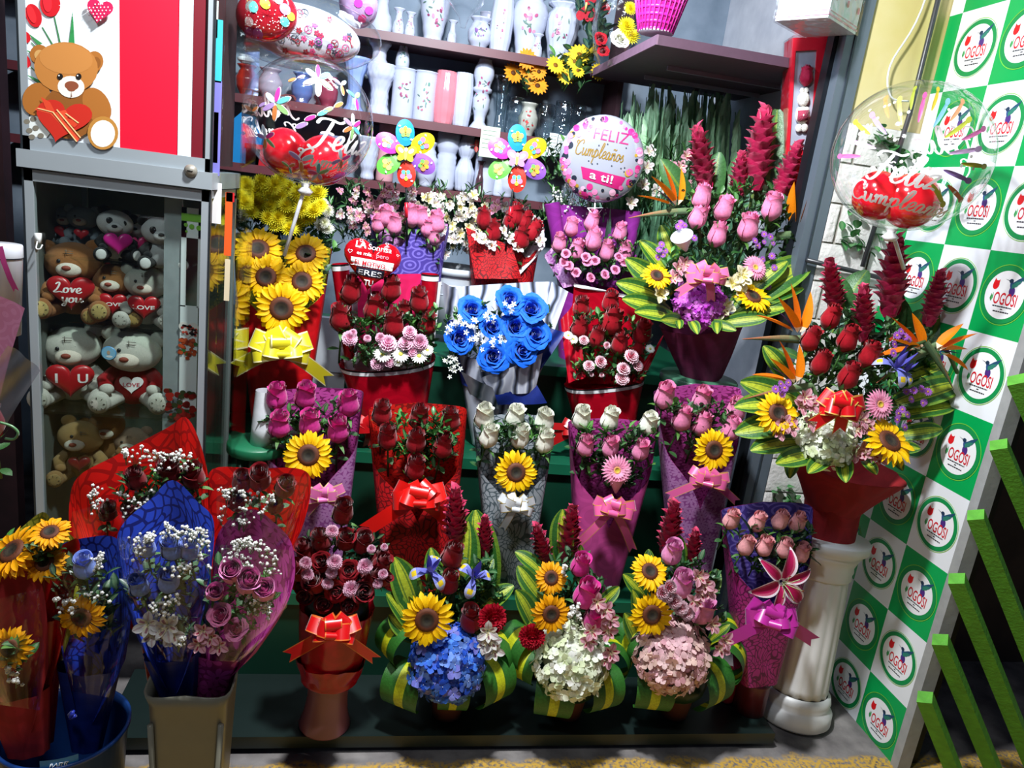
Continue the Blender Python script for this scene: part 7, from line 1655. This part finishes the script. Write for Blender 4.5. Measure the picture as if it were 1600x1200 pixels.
for (px, py) in ((1036, 926), (1046, 918), (1054, 940), (1064, 950), (1074, 958), (1042, 930)): flower('bicolor_carnation', t, px, py, 1.70, 24, (R.uniform(-.3, .3), -1, .4), name='carnation')
for (px, py) in ((1090, 900), (1100, 912), (1094, 925), (1105, 922), (1130, 1000), (1124, 1012), (1110, 975), (1085, 938)): flower('pink_alstroemeria', t, px, py, 1.70, 30, (R.uniform(-.3, .3), -1, .3), name='alstroemeria')
flower('blush_hydrangea', t, 1050, 1022, 1.735, 124, (0, -.85, .55), spin=1.)

# ---- red rose dome in a pink vase with red wrap
Yv = 1.80; B = at(507, 1130, Yv); B.z = .056; T = at(527, 950, Yv); M = frame(B, T); k = mpp(515, 1050, Yv)
t = thing('rose_vase', 'dome of dark red roses and pink carnations in a pinkish vase with red bow', 'flower arrangement', B)
hh = (T-B).length
mb = MB(); mb.lathe([(40*k, 0), (40.5*k, .004), (34*k, .04), (31*k, .09), (32*k, .15), (36*k, .2), (1*k, .2)], rgb('#84505e'), 40); obj('vase', mb, paint('pink_ceramic', .35), t, M)
cone(t, M @ Matrix.Translation((0, 0, hh*.42)), hh*.60, 88*k, 112*k, 80*k, 96*k, lambda th: 1, P_CRIMSON, P_CRIMSON, sq=2.2, crumple=.004)
cone(t, M @ Matrix.Translation((0, 0, hh*.40)), hh*.2, 82*k, 108*k, 76*k, 96*k, lambda th: 1, P_CRIMSON, P_CRIMSON, sq=2.2, crumple=.006, name='paper_skirt')
mb = MB(); mb.ell(M @ Vector((0, 0, hh*.98)), (.085, .075, .09), rgb('#1c2c18'), 16, 10); obj('foam', mb, LEAF, t)
for (px, py, w_, o_, dz, dy) in ((536, 800, 30, 0, 1, .04), (501, 845, 28, 0, 1, .03), (478, 862, 30, .1, .9, .03), (540, 845, 30, .2, .8, .02), (566, 848, 30, .1, .9, .03), (503, 876, 28, .45, .4, 0), (545, 890, 30, .55, .3, -.02), (468, 892, 30, .1, .7, .0), (492, 912, 32, .2, .6, -.02), (526, 922, 32, .55, .1, -.03), (582, 902, 32, .2, .6, -.01), (596, 880, 26, .1, .8, .01), (565, 922, 34, .1, .4, -.02), (480, 930, 26, .1, .3, -.01), (592, 870, 24, .1, .8, .03), (555, 905, 26, .2, .5, 0), (515, 900, 24, .2, .5, .0), (508, 938, 28, .2, .1, -.01), (545, 940, 28, .2, .1, -.01), (474, 915, 24, .2, .3, 0), (600, 905, 22, .2, .6, 0)):
    rose(t, px, py, Yv-.05+dy, w_, 'dark', ((px-530)*.006, -1 if dz < .6 else -.35, dz), o_)
for (px, py, w_) in ((519, 830, 20), (478, 880, 20), (481, 898, 20), (523, 878, 24), (518, 895, 18), (512, 912, 18), (549, 920, 26), (570, 885, 24), (580, 858, 14), (600, 855, 12), (598, 897, 16), (590, 912, 16)): flower('pink_carnation', t, px, py, Yv-.09, w_, ((px-530)*.006, -1, .5), name='carnation')
foliage(t, [(470, 840), (600, 840), (600, 930), (470, 930)], Yv-.01, 50, .025, .02, [rgb('#1f3a24'), rgb('#2c4f30')])
bow(t, 522, 985, Yv-.13, 80, '#d80a10', '#e0702c', tails=((-1.6, -1.15), (1.6, -1.25)), seed=71, rib=.34)

# ================================================================ LEFT FOREGROUND
Yg = 1.42
# square grey vase
B = at(305, 1330, Yg); T = at(306, 1046, Yg); B.z = 0; B.x, B.y = T.x, T.y; k = mpp(306, 1046, Yg); hh = T.z
t = thing('square_vase', 'tall square beige-grey plastic vase holding the film-wrapped bouquets', 'vase', B)
mb = MB(); a, c = 60*k, 44*k; P = []
for (s, z, fl) in ((.72, 0, 0), (.74, .01, 0), (.92, hh*.8, 0), (.96, hh*.93, .2), (1.06, hh, 1)):
    row = []
    for j in range(48):
        th = 2*PI*j/48; q = (abs(math.cos(th))**7+abs(math.sin(th))**7)**(-1/7); row.append((B.x+a*s*math.cos(th)*q, B.y+a*s*math.sin(th)*q, z+fl*.006*abs(math.sin(2*th))*-1))
    P.append(row)
P2 = [[(B.x+(p[0]-B.x)*.95, B.y+(p[1]-B.y)*.95, p[2]) for p in row] for row in P[::-1]]
mb.grid(P+P2, rgb('#6e6c5e'), closed=True); mb.box((B.x-a*.70, B.y-a*.7, .001), (B.x+a*.7, B.y+a*.7, .006), rgb('#8e8a7c')); obj('body', mb, PLASTIC, t)
for s in (-1, 1):
    mb = MB(); mb.tube([(B.x+s*a*.66, B.y-a*.755, .02), (B.x+s*a*.84, B.y-a*.93, hh*.85)], .006, rgb('#787668'), 8); obj('corner_rib', mb, PLASTIC, t)
VT = Vector((B.x, B.y, hh))
# blue bucket
Yk = 1.42; c = at(100, 1132, Yk); k = mpp(100, 1132, Yk); r = 92*k; t = thing('blue_bucket', 'dark blue round bucket at the bottom left with a small blue label', 'bucket', (c.x, c.y, 0))
mb = MB(); mb.lathe([(r*.78, 0), (r*.98, c.z-.01), (r*1.02, c.z-.008), (r*1.02, c.z), (r*.97, c.z), (r*.95, c.z-.02), (r*.76, .02), (.001, .02)], rgb('#143a78'), 56, off=(c.x, c.y, 0)); obj('shell', mb, PLASTIC, t)
mb = MB(); rq = r*.965
def bm_(px, py):
    p = at(px, py, Yk-r*.9); dx = p.x-c.x; z = p.z; q = r*(.78+.2*z/c.z)*1.006; return Vector((c.x+dx, c.y-math.sqrt(max(0, q*q-dx*dx)), z))
mb.grid([[bm_(66+54*j/8, 1182+18*i/3) for j in range(9)] for i in range(4)], rgb('#1c78b8'))
ofs = lambda x, y: bm_(91+x, 1196-y)+Vector((0, -.0012, 0))
for st_ in ([(-11, 0), (-8, 8), (-6, 8), (-6, 2), (0, 8), (1, 0)], [(3, 0), (4, 8), (9, 7), (6, 4), (9, 1), (3, 0)], [(10, 0), (12, 8), (16, 7), (13, 4), (16, 0)]): mb.tube([ofs(*q) for q in st_], .0009, (.8, .85, .9), 4)
obj('label', mb, PRINT, t); BC = Vector((c.x, c.y, c.z))

def leafwrap(t, pts_out, Y, tip_fwd, mat, name='wrapper', fold=.05, bx=0, by=0):
    """paper sheath: outline in picture points from left rim over the tip to right rim, gathered at (bx, by)"""
    base = at(bx, by, Y); cv = catmull([(p[0], p[1], 0) for p in pts_out], 5); n = len(cv); P = []; UV = []
    m = 14
    for i in range(m+1):
        u = i/m; row = []; ur = []
        for j, q in enumerate(cv):
            v = j/(n-1)*2-1
            px, py = bx+(q.x-bx)*u**.85, by+(q.y-by)*u
            dy = -fold*(abs(v)**2.2)*math.sin(PI*min(1, u*.85+.08))+fold*.5*(1-abs(v))*u
            p = at(px, py, Y+dy+.004*math.sin(v*11+u*3)); row.append(p); ur.append((v*.16*u, u*.4))
        P.append(row); UV.append(ur)
    mb = MB(); mb.grid(P, (1, 1, 1), uv=UV); return obj(name, mb, mat, t)
def front_film(t, L_, R_, Y, mat=None, name='cellophane', fw=.08):
    """clear film across the front between left edge points and right edge points (picture points, top to bottom)"""
    n = len(L_); P = []
    for i in range(n):
        row = []
        for j in range(15):
            v = j/14; px = L_[i][0]+(R_[i][0]-L_[i][0])*v; py = L_[i][1]+(R_[i][1]-L_[i][1])*v
            row.append(at(px, py, Y-fw*math.sin(PI*v)*(1-.5*i/n)+.006*math.sin(v*17+i*2)))
        P.append(row)
    Q = []
    for i in range(n-1):
        for s in range(3): Q.append([P[i][j].lerp(P[i+1][j], s/3) for j in range(15)])
    Q.append(P[-1]); mb = MB(); mb.grid(Q, (1, 1, 1)); return obj(name, mb, mat or FILM, t)
def gathered(t, x0, y0, x1, y1, Y, w0, w1, mat, name='wrapper_foot'):
    a, b_ = at(x0, y0, Y), at(x1, y1, Y); k = mpp(x0, y0, Y); M = frame(b_, a); mb = MB(); ln = (a-b_).length; P = []; UV = []
    for i in range(9):
        u = i/8; rr = (w1+(w0-w1)*u)*k/2; P.append([(rr*math.cos(2*PI*j/36)*(1+.06*math.sin(7*2*PI*j/36)), rr*.55*math.sin(2*PI*j/36)*(1+.06*math.sin(7*2*PI*j/36)), u*ln) for j in range(37)]); UV.append([(j*.006, u*ln) for j in range(37)])
    mb.grid(P, (1, 1, 1), uv=UV); return obj(name, mb, mat, t, M)
P_RED_SWIRL = pattern('bright_red_leaf_paper', rgb('#d41410'), rgb('#a00c0c'), 'leaf', 70, rough=.35); P_MAG2 = pattern('magenta_daisy_film', rgb('#c0409c'), rgb('#8c1c68'), 'daisy', 26)
GF = 'film-wrapped bouquets at the bottom left'
# A big red paper with red roses
t = thing('bouquet', 'bright red paper bouquet of red roses and baby breath leaning on the cabinet', 'bouquet', at(240, 1030, 1.60), GF)
leafwrap(t, [(110, 850), (108, 790), (122, 745), (180, 712), (262, 668), (290, 652), (312, 690), (328, 760), (336, 860)], 1.60, 0, P_RED_SWIRL, bx=250, by=1030)
for (px, py, w_) in ((264, 734, 36), (212, 748, 30), (302, 745, 34), (168, 800, 26), (232, 790, 26), (205, 800, 26)): rose(t, px, py, 1.52, w_, 'dark', (R.uniform(-.2, .2), -.5, 1), .1)
breath(t, [(188, 705), (235, 695), (300, 710), (305, 750), (260, 735), (215, 740)], 1.50, 110); breath(t, [(140, 755), (170, 755), (180, 810), (140, 815)], 1.50, 40); breath(t, [(185, 770), (240, 765), (245, 800), (190, 810)], 1.50, 50)
foliage(t, [(180, 750), (310, 740), (310, 790), (200, 800)], 1.55, 24, .03); front_film(t, [(112, 800), (118, 880), (180, 980)], [(320, 740), (326, 860), (300, 980)], 1.54); gathered(t, 245, 960, 262, 1120, 1.58, 60, 44, P_RED)
# C red right
t = thing('bouquet', 'red leaf paper bouquet of dark red roses behind the magenta paper one', 'bouquet', at(345, 1040, 1.56), GF)
leafwrap(t, [(330, 860), (326, 780), (332, 733), (400, 732), (470, 733), (486, 760), (470, 830), (430, 900)], 1.56, 0, P_RED_SWIRL, bx=335, by=1040)
for (px, py, w_) in ((405, 748, 34), (378, 752, 30), (445, 762, 30), (370, 785, 26), (430, 790, 24)): rose(t, px, py, 1.49, w_, 'dark', (R.uniform(-.2, .3), -.5, 1), .1)
breath(t, [(340, 760), (380, 765), (430, 765), (425, 810), (345, 825)], 1.47, 120); front_film(t, [(336, 740), (340, 830), (345, 940)], [(485, 745), (455, 840), (400, 940)], 1.50)
# D magenta
t = thing('bouquet', 'magenta daisy paper bouquet of pink roses and baby breath in the square vase', 'bouquet', at(335, 1046, 1.42), GF)
leafwrap(t, [(318, 990), (330, 920), (336, 850), (355, 815), (394, 795), (430, 818), (456, 850), (460, 905), (440, 960), (400, 1020)], 1.47, 0, P_MAG2, bx=330, by=1080, fold=.06)
for (px, py, w_, o_) in ((362, 893, 34, .1), (388, 908, 38, .1), (412, 922, 34, .1), (345, 962, 34, .3), (370, 984, 32, .4), (335, 925, 26, .1)): rose(t, px, py, 1.36, w_, 'lilac' if o_ < .3 else 'pink', (R.uniform(-.3, .3), -.8, .8), o_)
breath(t, [(345, 850), (390, 838), (430, 860), (440, 900), (400, 895), (350, 885)], 1.37, 150); breath(t, [(355, 920), (430, 930), (420, 970), (370, 960)], 1.37, 70)
for (px, py) in ((318, 985), (312, 1005), (330, 995), (343, 1008)): flower('pink_alstroemeria', t, px, py, 1.35, 30, (0, -1, .3), name='alstroemeria')
foliage(t, [(330, 900), (430, 900), (410, 1000), (330, 1010)], 1.42, 30, .03); front_film(t, [(336, 850), (322, 940), (308, 1030)], [(458, 860), (448, 950), (380, 1035)], 1.40); gathered(t, 340, 1020, 322, 1120, 1.43, 74, 36, P_MAG2)
# B blue
t = thing('bouquet', 'royal blue paper bouquet of blue roses and white alstroemerias in the square vase', 'bouquet', at(280, 1046, 1.38), GF)
leafwrap(t, [(216, 1000), (190, 920), (182, 850), (195, 815), (235, 780), (270, 750), (310, 785), (334, 815), (330, 890), (318, 960), (298, 1030)], 1.42, 0, P_BLUE_LEAF, bx=272, by=1090, fold=.07)
for (px, py, w_) in ((230, 856, 24), (268, 856, 30), (296, 858, 28), (217, 915, 28), (263, 908, 30)): rose(t, px, py, 1.33, w_, 'lav', (R.uniform(-.15, .15), -.45, 1))
breath(t, [(250, 812), (330, 830), (330, 890), (300, 860), (250, 840)], 1.31, 110); breath(t, [(200, 835), (245, 830), (250, 880), (205, 880)], 1.31, 60); breath(t, [(225, 930), (280, 930), (290, 970), (240, 960)], 1.31, 60); breath(t, [(250, 880), (300, 880), (290, 920), (265, 900)], 1.31, 40); breath(t, [(262, 1000), (290, 990), (290, 1008), (262, 1010)], 1.31, 14)
for (px, py, w_) in ((232, 974, 40), (262, 978, 44), (238, 990, 34), (270, 990, 36)): flower('white_alstroemeria', t, px, py, 1.32, w_, (0, -1, .3), name='alstroemeria')
foliage(t, [(210, 900), (310, 880), (300, 1000), (230, 1010)], 1.40, 24, .03, cols=[rgb('#1c3040'), rgb('#203c34')]); front_film(t, [(184, 840), (196, 930), (240, 1030)], [(334, 830), (322, 930), (300, 1035)], 1.35, fw=.09); gathered(t, 268, 1020, 284, 1130, 1.41, 84, 34, P_NAVY)
# E blue with sunflower in the bucket
t = thing('bouquet', 'blue leaf paper bouquet with one blue rose and a sunflower in the blue bucket', 'bouquet', at(130, 1150, 1.44), GF)
leafwrap(t, [(92, 990), (78, 930), (74, 870), (90, 852), (135, 840), (180, 840), (200, 880), (205, 960), (196, 1030)], 1.46, 0, P_BLUE_LEAF, bx=130, by=1150, fold=.06)
rose(t, 132, 885, 1.38, 30, 'lav', (0, -.3, 1)); breath(t, [(85, 935), (120, 935), (115, 960), (88, 960)], 1.37, 40); breath(t, [(140, 865), (160, 865), (165, 900), (145, 895)], 1.37, 30); breath(t, [(130, 915), (175, 915), (175, 940), (135, 940)], 1.37, 24)
flower('deep_sunflower', t, 128, 964, 1.37, 70, (-.1, -1, .1)); foliage(t, [(100, 900), (170, 890), (180, 1000), (110, 1010)], 1.42, 26, .035, cols=[rgb('#1c3a2c'), rgb('#284c38')])
front_film(t, [(76, 860), (84, 960), (112, 1080)], [(198, 870), (200, 970), (170, 1090)], 1.40); gathered(t, 138, 1040, 135, 1170, 1.44, 90, 44, P_NAVY)
mb = MB(); mb.tube(catmull([at(108, 1118, 1.40), at(114, 1112, 1.38), at(110, 1122, 1.38), at(118, 1118, 1.38)], 4), .004, rgb('#2a3cc0'), 6); obj('ribbon_tie', mb, SATIN, t)
# F sunflowers in red and yellow paper far left
t = thing('bouquet', 'yellow and red paper bouquet of three sunflowers at the left edge', 'bouquet', at(50, 1150, 1.46), GF)
leafwrap(t, [(-60, 900), (-40, 860), (-10, 845), (20, 835), (66, 800), (85, 822), (110, 835), (128, 870), (120, 960)], 1.48, 0, P_YELLOW, bx=50, by=1150, fold=.03)
leafwrap(t, [(-50, 960), (-20, 900), (30, 868), (66, 830), (70, 868), (100, 850), (125, 850), (110, 960)], 1.44, 0, P_RED, 'red_sheet', bx=50, by=1150, fold=.03)
for (px, py, w_, d) in ((20, 862, 90, (-.5, -.6, .9)), (78, 832, 60, (0, -.5, 1)), (70, 878, 66, (-.2, -1, .7)), (25, 875, 60, (-.3, -.8, .7))): flower('deep_sunflower', t, px, py, 1.40, w_, d)
foliage(t, [(0, 870), (90, 860), (80, 900), (10, 900)], 1.43, 14, .035); gathered(t, 50, 960, 56, 1160, 1.45, 90, 50, P_RED)
# G lower left
t = thing('bouquet', 'dark red paper bouquet with a low sunflower at the bottom left edge', 'bouquet', at(20, 1170, 1.36), GF)
leafwrap(t, [(-80, 1030), (-50, 960), (0, 900), (35, 888), (60, 900), (72, 950), (76, 1040)], 1.38, 0, P_RUBY, bx=40, by=1170, fold=.04)
flower('deep_sunflower', t, 16, 1012, 1.30, 66, (-.1, -1, .3)); breath(t, [(10, 1040), (38, 1045), (35, 1070), (15, 1068)], 1.31, 18, .0045); foliage(t, [(0, 1020), (45, 1020), (35, 1060), (5, 1060)], 1.34, 12, .03)
front_film(t, [(-60, 950), (-50, 1020), (-10, 1100)], [(60, 920), (70, 1020), (62, 1110)], 1.32); gathered(t, 25, 1080, 44, 1175, 1.37, 90, 60, P_RUBY)

# white pot with ribbon, pink paper and clear film peeking in at the left edge
c = at(0, 395, 1.5); k = mpp(0, 395, 1.5); t = thing('white_pot', 'white lidded pot with a magenta ribbon at the left edge', 'pot', at(0, 520, 1.5))
mb = MB(); mb.lathe([(24*k, -130*k), (30*k, -8*k), (31*k, -6*k), (31*k, 12*k), (30*k, 14*k), (.001, 15*k)], rgb('#c8ccd4'), 36, off=c); mb.lathe([(30.6*k, -7*k), (31.6*k, -6*k), (30.6*k, -4*k)], rgb('#20242c'), 36, off=c, caps=False); obj('body', mb, CERAMIC, t)
mb = MB(); ribbon(mb, [at(0, 385, 1.455), at(6, 410, 1.452), at(16, 436, 1.452), at(24, 452, 1.455)], 8*k, (1, 0, .3), rgb('#b03c78'), None, True); obj('ribbon', mb, SATIN, t)
t = thing('bouquet', 'pale pink paper and milky film of a bouquet cut by the left edge', 'bouquet', at(-40, 700, 1.3), GF)
panel(t, [at(-80, 430, 1.32), at(38, 482, 1.30), at(-5, 640, 1.30), at(-90, 640, 1.32)], pattern('pale_pink_paper', rgb('#d88cac'), rgb('#d0809f'), 'swirl', 20), 'pink_sheet', bend=.01)
panel(t, [at(12, 540, 1.27), at(62, 580, 1.26), at(0, 680, 1.27), at(-60, 640, 1.27)], clear('milky_film', tint=(.75, .72, .78), opac=.35, rough=.5), 'film_sheet', bend=.01)
mb = MB(); mb.tube(catmull([at(0, 660, 1.25), at(18, 666, 1.25), at(28, 676, 1.25), at(22, 686, 1.25), at(8, 685, 1.25)], 5), .0022, rgb('#5c8a5c'), 6); obj('ribbon_curl', mb, SATIN, t)
rose(t, -18, 660, 1.30, 40, 'dark')

# ================================================================ BALLOONS
def pr_left(mb, mf, r, c):
    rr = random.Random(4); cols = ('#c8308c', '#58b0b8', '#88b070', '#c87840', '#a888c0', '#b8c8d8')
    cen = [(.12, .66, .3, 6), (-.50, .18, .26, 6), (.68, .02, .2, 6), (-.68, -.32, .2, 5), (.35, .25, .2, 2), (.8, .45, .2, 3), (-.2, -.12, .22, 1), (.25, -.82, .24, 5), (-.1, -.6, .25, 3), (-.25, .6, .16, 2), (.55, .62, .18, 3), (-.8, .1, .16, 2), (.1, .1, .2, 2), (-.35, -.75, .16, 3), (.6, -.5, .2, 4)]
    for (x, y, s, n) in cen:
        for i in range(n):
            a = i*2*PI/n+.5; L_ = s*r*.9; cx, cy = x*r+math.cos(a)*L_*.55, y*r+math.sin(a)*L_*.55
            if math.hypot(cx, cy) > r*1.35: continue
            oval(mb, cx, cy, L_*.52, L_*.20, a, (.8, .8, .82), mf, 16); oval(mb, cx, cy, L_*.46, L_*.165, a, rgb(cols[(i*5+int(x*10)) % 6]), lambda u, v: c+(mf(u, v)-c)*1.012, 16)
lp = bubble_balloon(483, 190, 2.25, 99, 'left clear bubble balloon printed Feliz Cumpleanos with pastel leaves, two red balloons inside',
    [('Feliz', -.02, -.34, .44, -.06), ('Cumpleaños', -.22, -.66, .30, -.06)], at(444, 400, 2.25), pr_left, ((-.34, -.50, -.25, .36), (.26, -.56, -.1, .40)), 'clear bubble balloons')
def pr_right(mb, mf, r, c):
    cols = ('#d070a8', '#c8a8d0', '#c8c430', '#a080c8', '#d88048', '#c0cc50', '#889030', '#b04880', '#a89428', '#70a0c0', '#c89068', '#b8c048')
    for i in range(18):
        a = PI*1.02-i*PI*1.25/17; q0, q1 = (.42, .86) if i % 2 else (.60, 1.02); L_ = (q1-q0)/2*r; m_ = (q0+q1)/2*r
        oval(mb, m_*math.cos(a), m_*math.sin(a), L_, L_*.13, a, rgb(cols[i % 12]), mf, 18)
        oval(mb, (q1-.03)*r*math.cos(a), (q1-.03)*r*math.sin(a), L_*.30, L_*.17, a, rgb(cols[i % 12]), mf, 12)
    rr = random.Random(8)
    for i in range(34): oval(mb, rr.uniform(-.9, .9)*r, rr.uniform(-.8, .7)*r, .022*r, .022*r, 0, (.88, .88, .8), mf, 8)
bubble_balloon(1422, 246, 1.86, 116, 'right clear bubble balloon with pastel drops and Feliz Cumpleanos over a red heart pair', [('Feliz', -.50, -.28, .36, -.10), ('Cumpleaños', -.80, -.58, .29, -.12)], at(1412, 420, 1.90), pr_right, ((-.28, -.54, -.1, .34), (.14, -.56, -.15, .38)), 'clear bubble balloons')
def foil(px, py, Y, a, b_, rot, col, label, deco, flat=.45, group='foil balloons at the top left'):
    c = at(px, py, Y); k = mpp(px, py, Y); t = thing('foil_balloon', label, 'balloon', c-Vector((0, 0, b_*k)), group); M = face_frame(c, rot)
    mb = MB(); mb.grid([[Vector((a*k*math.cos(q)**.75*math.cos(2*PI*j/44), b_*k*math.cos(q)**.75*math.sin(2*PI*j/44), b_*k*flat*math.sin(q)*(1+.02*math.sin(j*2.8)))) for j in range(44)] for q in [(-PI/2)+PI*i/22 for i in range(23)]], rgb(col), closed=True); obj('balloon_skin', mb, FOIL, t, M)
    def mf(x, y):
        q = min(.99, math.hypot(x/(a*k), y/(b_*k))); return Vector((x, y, b_*k*flat*math.sin(math.acos(q**(1/.75)))+.002))
    tm = MB(); deco(tm, mf, a*k, b_*k); obj('print', tm, PRINT, t, M, smooth=False); return t
def d_red(mb, mf, a, b_):
    rr = random.Random(3)
    for (x, y, c, s) in ((-.35, .4, '#60b8b8', .16), (.05, .42, '#e8d828', .15), (.5, .5, '#e8e8ec', .14), (.62, .1, '#d080c0', .16), (.5, -.35, '#60b8b8', .14), (-.6, -.1, '#e8e8ec', .13), (-.45, -.6, '#b04898', .16), (.3, .8, '#60b8b8', .14), (.75, -.2, '#c8c040', .12)): oval(mb, x*a, y*b_, s*a, s*a*1.15, rr.uniform(0, 1), rgb(c), mf, 14)
    for _ in range(60): oval(mb, rr.gauss(0, .3)*a, rr.gauss(-.3, .25)*b_, .018*a, .018*a, 0, (.88, .82, .84), mf, 6)
foil(417, 24, 2.15, 47, 38, .35, '#b82030', 'orange-red foil balloon with small printed balloons, top left', d_red, .8)
def d_white(mb, mf, a, b_):
    rr = random.Random(5)
    for i in range(64):
        x, y = rr.uniform(-.85, .85), rr.uniform(-.8, .8)
        if math.hypot(x, y) > .9: continue
        c = rgb(rr.choice(('#a02848', '#c04878', '#303848', '#8c2030', '#b040a0'))); s = .085*a; an = rr.uniform(0, 6); k_ = rr.randint(0, 2)
        cx, cy = x*a, y*b_
        rg = lambda r0, r1, cx=cx, cy=cy, c=c: mb.grid([[mf(cx+r0*math.cos(2*PI*j/16), cy+r0*math.sin(2*PI*j/16)) for j in range(16)], [mf(cx+r1*math.cos(2*PI*j/16), cy+r1*math.sin(2*PI*j/16)) for j in range(16)]], c, closed=True)
        if k_ == 0:   # key
            rg(s*.3, s*.5); dx, dy = math.cos(an), math.sin(an); p = [(cx+dx*s*.5, cy+dy*s*.5), (cx+dx*s*1.7, cy+dy*s*1.7)]
            n_ = (-dy*s*.09, dx*s*.09); mb.poly([mf(p[0][0]+n_[0], p[0][1]+n_[1]), mf(p[1][0]+n_[0], p[1][1]+n_[1]), mf(p[1][0]-n_[0], p[1][1]-n_[1]), mf(p[0][0]-n_[0], p[0][1]-n_[1])], c)
            for q in (1.3, 1.6): mb.poly([mf(cx+dx*s*q, cy+dy*s*q), mf(cx+dx*s*(q+.12), cy+dy*s*(q+.12)), mf(cx+dx*s*(q+.12)+n_[0]*4, cy+dy*s*(q+.12)+n_[1]*4), mf(cx+dx*s*q+n_[0]*4, cy+dy*s*q+n_[1]*4)], c)
        elif k_ == 1: # flower
            for q in range(5): oval(mb, cx+s*.35*math.cos(q*1.257), cy+s*.35*math.sin(q*1.257), s*.26, s*.2, q*1.257, c, mf, 10)
        else:         # ring with spokes
            rg(s*.62, s*.75)
            for q in range(3):
                a2 = an+q*2.09; dx, dy = math.cos(a2), math.sin(a2); mb.poly([mf(cx-dy*s*.06, cy+dx*s*.06), mf(cx+dx*s*.65-dy*s*.06, cy+dy*s*.65+dx*s*.06), mf(cx+dx*s*.65+dy*s*.06, cy+dy*s*.65-dx*s*.06), mf(cx+dy*s*.06, cy-dx*s*.06)], c)
foil(470, 52, 2.32, 92, 42, -.05, '#c4c8d4', 'white foil balloon printed with keys, flowers and peace rings, top left', d_white, .9)
def d_pink(mb, mf, a, b_):
    for (x, y, c) in ((0, 0, '#b02890'), (.5, -.3, '#9c3ca0'), (-.3, .4, '#c84898'), (.1, -.6, '#b82060')): oval(mb, x*a, y*b_, .22*a, .2*a, 0, rgb(c), mf, 14)
foil(560, 5, 2.42, 30, 36, .2, '#a88cb4', 'lilac foil balloon with magenta dots behind the white one', d_pink, .8)
mb = MB(); c = at(470, 50, 2.34); k = mpp(470, 50, 2.34); mb.ell(c, (125*k, 60*k, 56*k), (1, 1, 1), 36, 20)
tag(obj('balloon_bag', mb, FILM), 'clear plastic bag around the white foil balloon', 'bag')
# stock behind the left bubble balloon: blue bag, orange basket, red dotted box
t = thing('shop_stock', 'folded bright blue gift bag on the lowest shelf by the cabinet', 'gift bag', (at(385, 240, 3.3).x, 3.36, SH[2]))
b0 = at(372, 240, 3.3); k = mpp(372, 240, 3.3); mb = MB(); mb.prism([(-12*k, 0), (30*k, 0), (34*k, 40*k), (22*k, 72*k), (2*k, 76*k), (-14*k, 60*k)], .05, rgb('#1878b8'), M=Matrix.Translation((b0.x, 3.36, SH[2])) @ Matrix.Rotation(PI/2, 4, 'X')); obj('bag_body', mb, PLASTIC, t, smooth=False)
for (px, w_, h_, c_, lb) in ((405, 34, 30, '#a81c28', 'red dotted gift box on the lowest shelf by the cabinet'), (440, 30, 50, '#5c6478', 'grey gift box seen through the left bubble balloon'), (478, 34, 44, '#7c3848', 'dark rose gift box seen through the left bubble balloon'), (516, 30, 58, '#68708c', 'slate gift box seen through the left bubble balloon')):
    p = at(px, 250, 3.36); k = mpp(px, 250, 3.36); mb = MB(); mb.box((p.x-w_*k/2, 3.31, SH[2]), (p.x+w_*k/2, 3.42, SH[2]+h_*k), rgb(c_)); mb.box((p.x-w_*k/2-.004, 3.306, SH[2]+h_*k*.8), (p.x+w_*k/2+.004, 3.424, SH[2]+h_*k+.002), rgb(c_, 1.2)); tag(obj('gift_box', mb, PLASTIC, smooth=False), lb, 'box', 'gift boxes on the lowest shelf')
for i, (px, py, c1, w_, lb) in enumerate(((384, 134, '#a0281c', 30, 'orange and red round gift basket on the middle shelf beside the cabinet'), (420, 150, '#a8a0b0', 34, 'pale round gift pot behind the left bubble balloon'), (470, 150, '#5870a8', 30, 'blue round gift pot behind the left bubble balloon'), (510, 155, '#8c3c50', 28, 'wine red gift pot behind the left bubble balloon'))):
    vase(px, py+30, py-16, w_, 'ball', lb, SH[1], col=c1, name='gift_pot', group='gift pots on the middle shelf')
vase(384, 100, 88, 24, 'ball', 'round white lamp-like pot above the orange basket', SH[1]+.126, col='#e8ecf4', name='gift_pot', group='gift pots on the middle shelf')
# grey box between the sunflower and heart bouquets
for (x0, y0, x1, y1, Yq, c_, lb) in ((478, 500, 545, 700, 2.55, '#a8adb4', 'tall plain grey-white box between the sunflower cone and the heart bouquet'),):
    a, b_ = at(x0, y1, Yq), at(x1, y0, Yq); mb = MB(); mb.box((a.x, Yq, Z3), (b_.x, Yq+.03, b_.z), rgb(c_)); mb.box((a.x, Yq-.003, (Z3+b_.z)/2), (b_.x, Yq, (Z3+b_.z)/2+.003), rgb('#70767c')); tag(obj('storage_box', mb, PLASTIC, smooth=False), lb, 'box')
